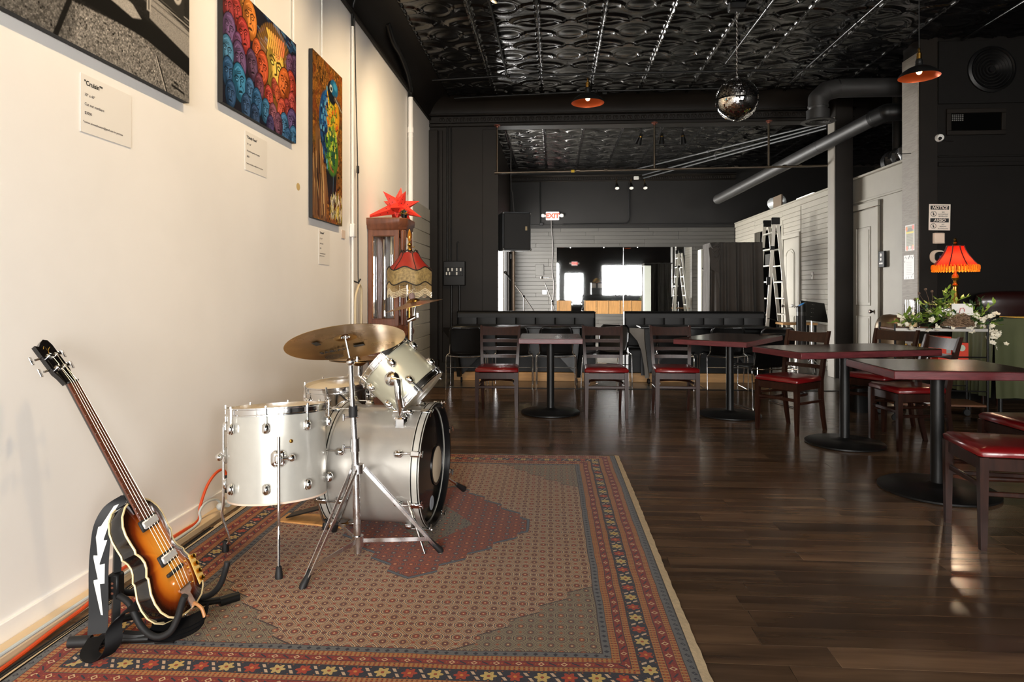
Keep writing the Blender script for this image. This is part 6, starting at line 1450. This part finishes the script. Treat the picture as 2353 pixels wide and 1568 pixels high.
text('76', .03, Matrix.Translation((.016, -.010, .0305)), mat('screen_digits', srgb(70, 90, 130), .4, emit=srgb(70, 90, 140), estr=.6), th_, align='CENTER', extrude=.0003)
# vents on the black wall
rv = thing('round_vent', 'round black louvred ceiling-style vent high on the black wall', 'vent'); rv.matrix_world = FY_(4.975, 3.77, .012)
B().lathe([(.265, 0), (.262, .03), (.235, .045), (.222, .03), (.218, .01)], n=48).build('outer_ring', BLACKM, rv)
for r in (.05, .085, .12, .155, .19): B().lathe([(r, .012), (r+.022, .035), (r+.026, .035), (r+.006, .012)], n=40).build('louvre', BLACKM, rv)
B().lathe([(0, .03), (.03, .03), (.035, .02), (.035, 0)], n=20).build('hub', BLACKM, rv)
rc_ = thing('recess_vent', 'dark rectangular recessed opening below the round vent', 'vent'); rc_.matrix_world = FY_(4.54, 3.08, .004)
for c, d_ in (((.275, -.025), (.65, .05)), ((.275, .225), (.65, .05)), ((-.025, .1), (.05, .2)), ((.575, .1), (.05, .2))): B().box((c[0], c[1], .01), (d_[0], d_[1], .02), b=.004).build('frame_side', BLACKW, rc_)
B().box((.275, .1, .002), (.55, .2, .004)).build('shade_sheet', mat('recess_shade', (.002, .002, .002), .95, spec=0), rc_)  # flat black sheet painting the shade inside the recess
gl = B()
for i in range(6):
    for j in range(4): gl.box((.02+.022*i, .12+.02*j, .006), (.013, .012, .004))
tag(gl.build('perforations', mat('perf_grey', srgb(110, 108, 104), .5), rc_), kind='stuff')
cm = thing('security_camera', 'small white dome camera on the black wall beside the corner column', 'camera'); cm.matrix_world = FY_(4.41, 3.0)
B().lathe([(.045, 0), (.045, .02), (.035, .05), (0, .062)], n=20).build('dome', WHITEP, cm); B().ball((-.012, -.012, .048), .02, 12, 8).build('lens', BLACKP, cm); B().cyl((.04, -.03, .006), (.16, -.035, .006), .006, n=8).build('cable', BLACKM, cm)
# posters on the corner column
def poster(y0, y1, z0, z1, cv, label):
    t = thing('poster', label, 'poster'); t.matrix_world = frame((4.186, y1, z0), (0, -1, 0), (0, 0, 1), (-1, 0, 0)); B().box((cv.w/2, cv.h/2, .001), (cv.w, cv.h, .002)).build('paper', PAPER, t); link('print', cv.mesh('print', PAINT), t, (0, 0, .0026))
cv = Canvas(.20, .305, 50, 76, srgb(236, 230, 226)); cv.poly([(.015, .015), (.185, .015), (.185, .29), (.015, .29)], srgb(168, 164, 140)); cv.ell(.1, .24, .06, .03, srgb(120, 120, 104)); cv.poly([(.02, .205), (.18, .205), (.18, .225), (.02, .225)], srgb(232, 214, 70))
for x, y, c in ((.03, .26, (240, 140, 60)), (.17, .27, (236, 110, 90)), (.04, .03, (240, 120, 80)), (.165, .04, (244, 200, 80)), (.16, .03, (240, 150, 140))): cv.ell(x, y, .022, .028, srgb(*c))
for k in range(8): cv.line([(.04, .19-.018*k), (.16, .19-.018*k)], .004, srgb(120, 118, 100))
cv.ell(.1, .04, .02, .02, srgb(230, 226, 226))
poster(7.87, 8.07, 1.72, 2.025, cv, 'colourful event poster with yellow title bar on the corner column')
cv = Canvas(.225, .285, 56, 72, srgb(244, 242, 240))
for x, y in ((.03, .26), (.06, .25), (.16, .262), (.19, .25), (.21, .27), (.02, .21), (.2, .06), (.1, .02), (.17, .03), (.05, .015)): cv.line([(x-.004, y-.008), (x+.004, y+.008)], .004, srgb(40, 40, 40))
cv.line([(.10, .245), (.125, .275)], .008, srgb(30, 30, 30))
for k in range(8): cv.line([(.06, .20-.02*k), (.17, .20-.02*k)], .002, srgb(190, 190, 190))
poster(7.87, 8.10, 1.383, 1.668, cv, 'white flyer with scattered black marks under the colourful poster')
fm = thing('door_sign', 'small dark framed sign with white symbols beside the panelled door', 'sign'); fm.matrix_world = frame((XR-.012, 8.80, 1.56), (0, -1, 0), (0, 0, 1), (-1, 0, 0))
B().box((0, .1, .012), (.15, .21, .03), b=.004).build('frame', BLACKM, fm)
for z, r in ((.155, .022), (.10, .02)): B().lathe([(0, .0292), (r, .0288)], (-.01, z, 0), (0, 0, 1), 18).build('symbol', WHITEP, fm)
B().box((-.01, .045, .028), (.09, .02, .002)).build('caption', WHITEP, fm)
bx = thing('wall_hook', 'thin metal hook on the corner column face', 'hook', (4.195, 7.95, 2.86)); B().box((0, 0, 0), (.012, .03, .09), b=.003).cyl((0, 0, 0), (-.16, .02, 0), .004, n=8).build('hook_bar', BLACKM, bx)
# ---- cart with flowers
ct = thing('serving_cart', 'black metal cart with wooden shelf holding flowers and a red lamp', 'cart', (3.68, 6.62, 0), math.radians(-6))
CTW = mat('cart_wood', srgb(120, 76, 48), .45, var=.3, vscale=10, stretch=(.6, 5, 1))
B().box((0, 0, .875), (.80, .38, .02), b=.003).build('top_shelf', CTW, ct); B().box((0, -.195, .875), (.80, .012, .03), b=.003).build('shelf_edge', mat('pale_metal_edge', srgb(170, 165, 158), .4, .5), ct)
B().box((0, 0, .50), (.80, .38, .02), b=.003).build('middle_shelf', CTW, ct); B().box((0, 0, .16), (.80, .38, .02), b=.003).build('bottom_shelf', CTW, ct)
for sx in (-1, 1):
    for sy in (-1, 1):
        top = .93 if sx < 0 else .98
        B().cyl((sx*.40, sy*.19, .05), (sx*.40, sy*.19, top), .010, n=10).build('post', BLACKM, ct); B().lathe([(0, -.012), (.03, -.012), (.035, 0), (.03, .012), (0, .012)], (sx*.40, sy*.19, .036), (0, 1, 0), 14).build('caster', RUBBER, ct)
B().tube(smooth([(.40, -.19, .90), (.42, -.19, .97), (.50, -.16, 1.0), (.56, 0, 1.0), (.50, .16, 1.0), (.42, .19, .97), (.40, .19, .90)], 5), .010, 10).build('handle', BLACKM, ct)
for sy in (-1, 1): B().cyl((-.4, sy*.19, .30), (.4, sy*.19, .30), .006, n=8).cyl((-.4, sy*.19, .62), (.4, sy*.19, .62), .006, n=8).build('guard_rail', BLACKM, ct)
CTZ = .885
# table lamp
tlm = thing('table_lamp', 'lit table lamp with red pleated shade and glowing gold fringe', 'lamp', (3.89, 6.60, CTZ+.20))
def hexr(z, r, n=6, sub=6): 
    out = []
    for k in range(n):
        a0, a1 = 2*PI*k/n, 2*PI*(k+1)/n
        for s in range(sub):
            t = s/sub; out.append((r*((1-t)*math.cos(a0)+t*math.cos(a1)), r*((1-t)*math.sin(a0)+t*math.sin(a1)), z))
    return out
def shade_mat(name, c, e, s):
    """thin cloth that lets the bulb inside shine through"""
    if name in MC: return MC[name]
    m = bpy.data.materials.new(name); m.use_nodes = True; MC[name] = m; nt = m.node_tree; N = nt.nodes; L = nt.links
    N.remove(N['Principled BSDF']); d_, t_, x_ = N.new('ShaderNodeBsdfDiffuse'), N.new('ShaderNodeBsdfTranslucent'), N.new('ShaderNodeMixShader')
    d_.inputs[0].default_value = (*c, 1); t_.inputs[0].default_value = (*e, 1); x_.inputs[0].default_value = s
    L.new(d_.outputs[0], x_.inputs[1]); L.new(t_.outputs[0], x_.inputs[2]); L.new(x_.outputs[0], N['Material Output'].inputs[0]); return m
LSH = shade_mat('lit_red_shade', srgb(150, 22, 18), srgb(214, 44, 30), .5)
lsh = B().loft([hexr(z, r, 8, 4) for z, r in ((.595, .072), (.56, .082), (.52, .102), (.48, .128), (.44, .158), (.405, .190))], caps=False).build('shade', LSH, tlm, ang=20); B().ball((0, 0, .46), .03, 16, 12, (1, 1, 1.2)).build('bulb', BULB, tlm)
for k in range(8):
    a = 2*PI*k/8; B().tube([(r*math.cos(a), r*math.sin(a), z) for z, r in ((.597, .074), (.56, .084), (.52, .104), (.48, .130), (.44, .160), (.405, .192))], .0055, 6).build('rib', mat('dark_red_braid', srgb(84, 22, 16), .6), lsh)
B().tube(hexr(.597, .073, 8, 1), .005, 6, True).build('top_braid', mat('dark_red_braid', (0, 0, 0)), lsh)
frg = B()
for k in range(44):
    a = 2*PI*k/44; r = .190; frg.tube([(r*math.cos(a)+.007*math.cos(a)*math.sin(q), r*math.sin(a)+.007*math.sin(a)*math.sin(q), .385+.026*math.cos(q)) for q in [2*PI*i/8 for i in range(8)]], .0055, 5, True)
    frg.ball((r*math.cos(a), r*math.sin(a), .352), .009, 6, 5)
tag(frg.build('gold_fringe', shade_mat('lit_gold_fringe', srgb(220, 160, 60), srgb(255, 190, 80), .6), tlm), kind='stuff')
B().lathe([(.022, .595), (.026, .605), (.014, .62), (.02, .635), (.010, .65), (.014, .662), (.004, .675), (0, .676)], n=16).build('finial', BRASS, tlm)
B().lathe([(0, 0), (.06, 0), (.062, .015), (.045, .03), (.04, .06), (.03, .11), (.02, .17), (.018, .20), (.032, .215), (.02, .235), (.016, .26), (.034, .285), (.028, .31), (.014, .33), (.012, .40)], n=24).build('base', BRASS, tlm)
B().cyl((.0, 0, .40), (0, 0, .60), .006, n=8).build('harp_rod', BRASS, tlm)
pl = bpy.data.lights.new('table_lamp_light', 'POINT'); pl.energy = 4.5; pl.color = (1, .76, .5); pl.shadow_soft_size = .04; po = bpy.data.objects.new('table_lamp_light', pl); COL.objects.link(po); po.location = (3.89, 6.60, CTZ+.20+.395); pl.shadow_soft_size = .035
gb = thing('glass_block', 'sparkling clear glass block under the red table lamp', 'glass block', (3.90, 6.60, CTZ))
B().box((0, 0, .10), (.20, .16, .198), b=.01).build('block', mat('frosted_glass', (.92, .9, .86), .12, trans=.8, bump=.8, bscale=40), gb)
def hurricane(x, y, label, hh=.275):
    t = thing('candle_glass', label, 'candle', (x, y, CTZ)); B().lathe([(0, .004), (.056, .004), (.06, .012), (.060, hh), (.056, hh), (.056, .014), (0, .012)], n=28).build('glass_cylinder', GLASS, t)
    B().lathe([(0, .015), (.046, .015), (.047, .115), (.03, .12), (0, .118)], n=24).build('candle', mat('cream_wax', srgb(236, 206, 150), .5), t); B().cyl((0, 0, .115), (0, 0, .132), .0015, n=6).build('wick', INK, t)
hurricane(3.455, 6.55, 'tall glass cylinder with cream candle at the left end of the cart'); hurricane(3.53, 6.66, 'second tall glass cylinder candle just behind the first one on the cart', .27)
# flowers
def sprig(b, bl, o, d, L_, n, lw):
    o, d = V(o), V(d).normalized(); pts = [o + d*L_*t + V((0, 0, -.25*L_*t*t)) for t in [i/n for i in range(n+1)]]; b.tube(pts, .0025, 4)
    for i, p in enumerate(pts[1:]):
        for s in (-1, 1):
            q = V((rng.normal(0, .4), rng.normal(0, .4), rng.normal(.2, .4))); leaf_geo(b, p, (d*.5 + d.cross(V((0, 0, 1)))*s + q), lw*rng.uniform(.8, 1.3), lw*.26)
def blossom(b, o, r):
    n_ = V((rng.normal(0, .5), -1+rng.normal(0, .3), rng.normal(.3, .5))).normalized(); x_, y_, _ = ortho(n_)
    for k in range(5): a = 2*PI*k/5; leaf_geo(b, o, x_*math.cos(a)+y_*math.sin(a)+n_*.3, r, r*.42, n_)
fl1 = thing('flower_garland', 'leafy garland with white blossoms spread over the cart', 'flowers', (3.72, 6.60, CTZ))
g1, g2, wb_ = B(), B(), B()
for x0, z0, k, sp_, Ln in ((-.03, .08, 26, .8, .22), (.02, .18, 12, .6, .2), (-.36, .04, 12, .8, .15), (.28, .10, 12, .9, .2), (.36, .02, 10, .9, .18), (-.12, .03, 8, .6, .13)):
    for i in range(k): sprig(g1 if i % 3 else g2, None, (x0+rng.normal(0, .04), rng.normal(-.08, .05), z0+.02), (rng.normal(0, sp_), rng.normal(-.3, .4), rng.uniform(.0, 1.1)), Ln*rng.uniform(.6, 1.2), 4, .055)
for i in range(60): blossom(wb_, V((rng.choice([-.36, -.14, -.06, .02, .22, .34, .40])+rng.normal(0, .035), rng.normal(-.16, .03), rng.uniform(-.02, .16))), rng.uniform(.02, .034))
g1.build('light_leaves', LEAF, fl1, ang=80); g2.build('dark_leaves', LEAFD, fl1, ang=80); wb_.build('blossoms', PETAL, fl1, ang=80)
ds = B()
for (dx, dz) in ((-.16, .33), (-.20, .27), (-.22, .19), (-.10, .37), (-.04, .35)): ds.tube([(-.06, -.03, .12), (dx*.7-.03, -.03, dz*.8), (dx-.03, -.04, dz)], .002, 5); ds.ball((dx-.03, -.04, dz+.005), .013, 8, 6)
ds.build('dried_stems', mat('dried_brown', srgb(90, 70, 56), .8), fl1)
hang = B(); 
for i in range(26): blossom(hang, V((.44+rng.normal(0, .03), -.16+rng.normal(0, .02), -.02-.10*abs(rng.normal(0, .6)))), .026)
hang.build('hanging_blossoms', PETAL, fl1, ang=80)
nst = thing('twig_nest', 'bird nest of woven twigs in the middle of the flowers', 'nest', (3.82, 6.45, CTZ+.012))
tg = B()
for i in range(260):
    a, e = rng.uniform(0, 6.28), rng.uniform(.05, 1.2); R_n = .125*rng.uniform(.9, 1.05); pts = []
    for j in range(5):
        aa = a + j*.22*rng.choice([1, 1, 1, -.3]); ee = e + rng.normal(0, .12); pts.append((R_n*math.cos(aa)*math.sin(ee+.5)*1.15, R_n*math.sin(aa)*math.sin(ee+.5)*.8, .085 + R_n*.62*math.cos(ee*1.6+.7)))
    tg.tube(pts, .0022, 4)
tag(tg.build('twigs', mat('twig', srgb(146, 118, 92), .8, var=.3, vscale=20), nst), kind='stuff'); B().ball((0, 0, .075), .098, 18, 12, (1.1, .75, .7)).build('nest_core', mat('nest_core', srgb(74, 56, 42), .9), nst)
cdn = thing('white_card', 'white card with a red mark standing in the twig nest', 'card', (3.84, 6.40, CTZ+.15)); B().box((0, 0, .035), (.19, .002, .11), Matrix.Rotation(-.15, 4, 'X'), .0005).build('card', PAPER, cdn); B().tube([(-.03, -.004, .0), (-.028, -.010, .045), (0, -.012, .05), (.01, -.010, .03), (.012, -.006, .015)], .0022, 5).build('red_mark', mat('red_ink', srgb(190, 40, 50), .5), cdn)
# things on the lower shelves
rbx = thing('drink_carton', 'red drink carton lettered 24 on the cart shelf', 'carton', (3.70, 6.52, .511)); B().box((0, 0, .15), (.125, .16, .30), b=.003).build('carton', mat('red_carton', srgb(206, 62, 38), .5), rbx)
text('24', .06, frame((-.035, -.0806, .20), (0, 0, 1), (-1, 0, 0), (0, -1, 0)) if False else frame((-.02, -.0806, .19), (0, 0, 1), (-1, 0, 0), (0, -1, 0)), WHITEP, rbx, bold=.02)
B().box((.035, -.0806, .20), (.04, .001, .12)).build('grey_band', mat('carton_grey', srgb(150, 150, 146), .5), rbx)
rb2 = thing('drink_carton', 'second red drink carton standing behind the chair back on the cart', 'carton', (3.87, 6.54, .511)); B().box((0, 0, .12), (.12, .16, .24), b=.003).build('carton', mat('red_carton', (0, 0, 0)), rb2); B().lathe([(0, .001), (.03, .001)], (0, -.0805, .19), (0, -1, 0), 18).build('round_badge', mat('badge_green', srgb(180, 190, 170), .5), rb2)
for k in range(4):
    b_ = thing('bottle', ['leftmost gold-capped bottle on the cart shelf', 'second gold-capped bottle from the left on the cart shelf', 'third gold-capped bottle on the cart shelf', 'gold-capped bottle nearest the red carton'][k], 'bottle', (3.40+.065*k, 6.55, .511), 0, 'gold-capped bottles on the cart'); B().lathe([(0, 0), (.028, 0), (.030, .01), (.030, .13), (.012, .18), (.011, .20)], n=16).build('glass', mat('dark_bottle', srgb(60, 40, 24), .1, coat=.4), b_); B().cyl((0, 0, .195), (0, 0, .225), .014, n=12).build('cap', GOLD, b_)
wbx = thing('white_box', 'small white box lying on the cart shelf below the bottles', 'box', (3.50, 6.50, .171)); B().box((0, 0, .04), (.2, .12, .08), b=.004).build('carton', WHITEP, wbx); B().box((0, 0, .082), (.2, .06, .004), b=.001).build('lid_flap', PAPER, wbx)
# ---- bin, green table, red chair
bn = thing('trash_can', 'bronze dome-topped bin between the grey door and the cart', 'bin', (3.55, 7.15, 0))
BRZ = mat('brushed_bronze', srgb(120, 104, 84), .38, .7)
B().cyl((0, 0, .02), (0, 0, .82), .14, n=36).build('body', BRZ, bn); B().lathe([(.142, .82), (.142, .86), (.135, .90), (.11, .96), (.07, .99), (0, 1.0)], n=36).build('dome_lid', BRZ, bn); B().lathe([(.143, 0), (.15, 0), (.15, .03), (.143, .03)], n=36).build('base_ring', BLACKP, bn)
bb = thing('black_bin', 'low black bin with a folded bag edge beside the bronze bin', 'bin', (3.20, 7.02, 0)); B().loft([rrect(.26, .30, .04, z=0), rrect(.32, .36, .05, z=.60), rrect(.33, .37, .05, z=.62), rrect(.30, .34, .05, z=.61), rrect(.25, .29, .04, z=.05)]).build('bin', BLACKP, bb); B().tube([(p[0], p[1], .62+.008*math.sin(i*1.7)) for i, p in enumerate(rrect(.34, .38, .05))], .012, 6, True).build('bag_edge', RUBBER, bb)
gt = thing('cloth_table', 'tall table covered by an olive green cloth at the right edge', 'table', (4.90, 6.98, 0)); GRN = mat('olive_cloth', srgb(74, 78, 48), .8, var=.12, vscale=3)
B().box((0, 0, .955), (1.20, .62, .03), b=.004).build('tabletop', BLACKM, gt)
def skirt(sgn, horiz):
    def f(u, v):
        fo = .020*math.sin(u*34)+.012*math.sin(u*57+1); t = (u-.5)*2
        z = .975*(1-v)+.20*v
        return (t*.615, sgn*(.325+fo*v+.02*v), z) if horiz else (sgn*(.615+fo*v+.02*v), t*.325, z)
    return f
B().grid(skirt(-1, True), 90, 14).build('cloth_front', GRN, gt, ang=180); B().grid(skirt(-1, False), 50, 14).build('cloth_side', GRN, gt, ang=180)
B().grid(lambda u, v: ((u-.5)*1.232, (v-.5)*.652, .976), 8, 6).build('cloth_top', GRN, gt)
B().box((.1, -.10, .980), (.80, .40, .005), b=.001).build('yellow_runner', mat('yellow_runner', srgb(216, 176, 60), .7), gt)
for sx in (-1, 1):
    for sy in (-1, 1): B().cyl((sx*.5, sy*.24, 0), (sx*.5, sy*.24, .94), .02, n=10).build('leg', BLACKM, gt)
rch = thing('lounge_chair', 'dark oxblood leather chair back rising behind the green table', 'chair', (5.15, 7.60, 0)); OX = mat('oxblood_leather', srgb(36, 11, 9), .32, var=.2, vscale=4, coat=.3)
B().loft([[(.46*math.cos(a)*s, .12*math.sin(a)*s+.0, z) for a in [2*PI*k/28 for k in range(28)]] for z, s in ((.62, .8), (.95, .86), (1.06, .97), (1.13, 1.0), (1.20, .95), (1.235, .7), (1.245, .3))]).build('backrest', OX, rch, ang=60); B().box((0, -.12, .45), (.8, .26, .2), b=.06).build('seat', OX, rch)
for sx in (-1, 1):
    for y in (-.2, .05): B().cyl((sx*.34, y, 0), (sx*.36, y, .38), .022, n=10).build('leg', DKWOOD, rch)
# ================================================================ BEHIND US (seen in the mirror)
bar = thing('bar_counter', 'long dark bar counter near the shop window, seen in the mirror', 'counter', (3.0, -1.5, 0)); B().box((0, 0, .52), (3.2, .55, 1.04), b=.01).build('body', BLACKM, bar); B().box((0, 0, 1.06), (3.3, .65, .04), b=.006).build('worktop', mat('dark_worktop', srgb(34, 30, 30), .25), bar)
pos = thing('till_stand', 'black till stand with papers on the bar, seen in the mirror', 'till', (2.15, -1.5, 1.08)); B().box((0, 0, .30), (.55, .4, .6), b=.02).build('cabinet', BLACKP, pos)
for sx in (-1, 1): B().box((sx*.15, .204, .45), (.2, .003, .22)).build('paper', PAPER, pos)
bq = thing('bouquet', 'orange and green bouquet on top of the till stand, seen in the mirror', 'flowers', (2.15, -1.5, 1.68)); b1, b2 = B(), B()
for i in range(60):
    a, e = rng.uniform(0, 6.28), rng.uniform(.1, 1.4); d_ = V((math.cos(a)*math.cos(e), math.sin(a)*math.cos(e), math.sin(e))); leaf_geo(b1 if i % 2 else b2, d_*.08, d_, .16, .05)
b1.build('petals', mat('orange_petal', srgb(206, 140, 40), .6), bq); b2.build('leaves', LEAF, bq)
for k in range(5):
    b_ = thing('bottle', ['first bar bottle from the till in the mirror', 'second bar bottle from the till in the mirror', 'third bar bottle from the till in the mirror', 'fourth bar bottle from the till in the mirror', 'bar bottle farthest from the till in the mirror'][k], 'bottle', (3.1+.18*k, -1.55, 1.08), 0, 'bar bottles seen in the mirror'); B().lathe([(0, 0), (.036, 0), (.038, .01), (.038, .17), (.014, .23), (.013, .30), (0, .30)], n=14).build('glass', mat('bar_bottle', srgb(70, 84, 70), .08, coat=.4), b_); B().cyl((0, 0, .29), (0, 0, .32), .016, n=10).build('cap', INK, b_)
tag(B().box((.02, YF+.01, 1.55), (.3, .006, .25)).build('paper_notice', PAPER), 'white paper notice on the front wall left of the street door, seen in the mirror', 'paper')
# track lamps that light the pictures
tr_ = thing('track_rail', 'black lighting track above us that washes the cream wall', 'track light', (-.55, 3.6, ZC-.04)); B().box((0, 0, 0), (.04, 5.4, .03), b=.004).build('rail', BLACKM, tr_)
for x, y, _, _ in TRACK:
    B().lathe([(.03, .0), (.035, -.02), (.045, -.10), (.043, -.10), (.03, -.02), (0, -.015)], (x+.55+.02, y-3.6, -.04), (.45, 0, 1), 18).build('track_head', BLACKM, tr_)
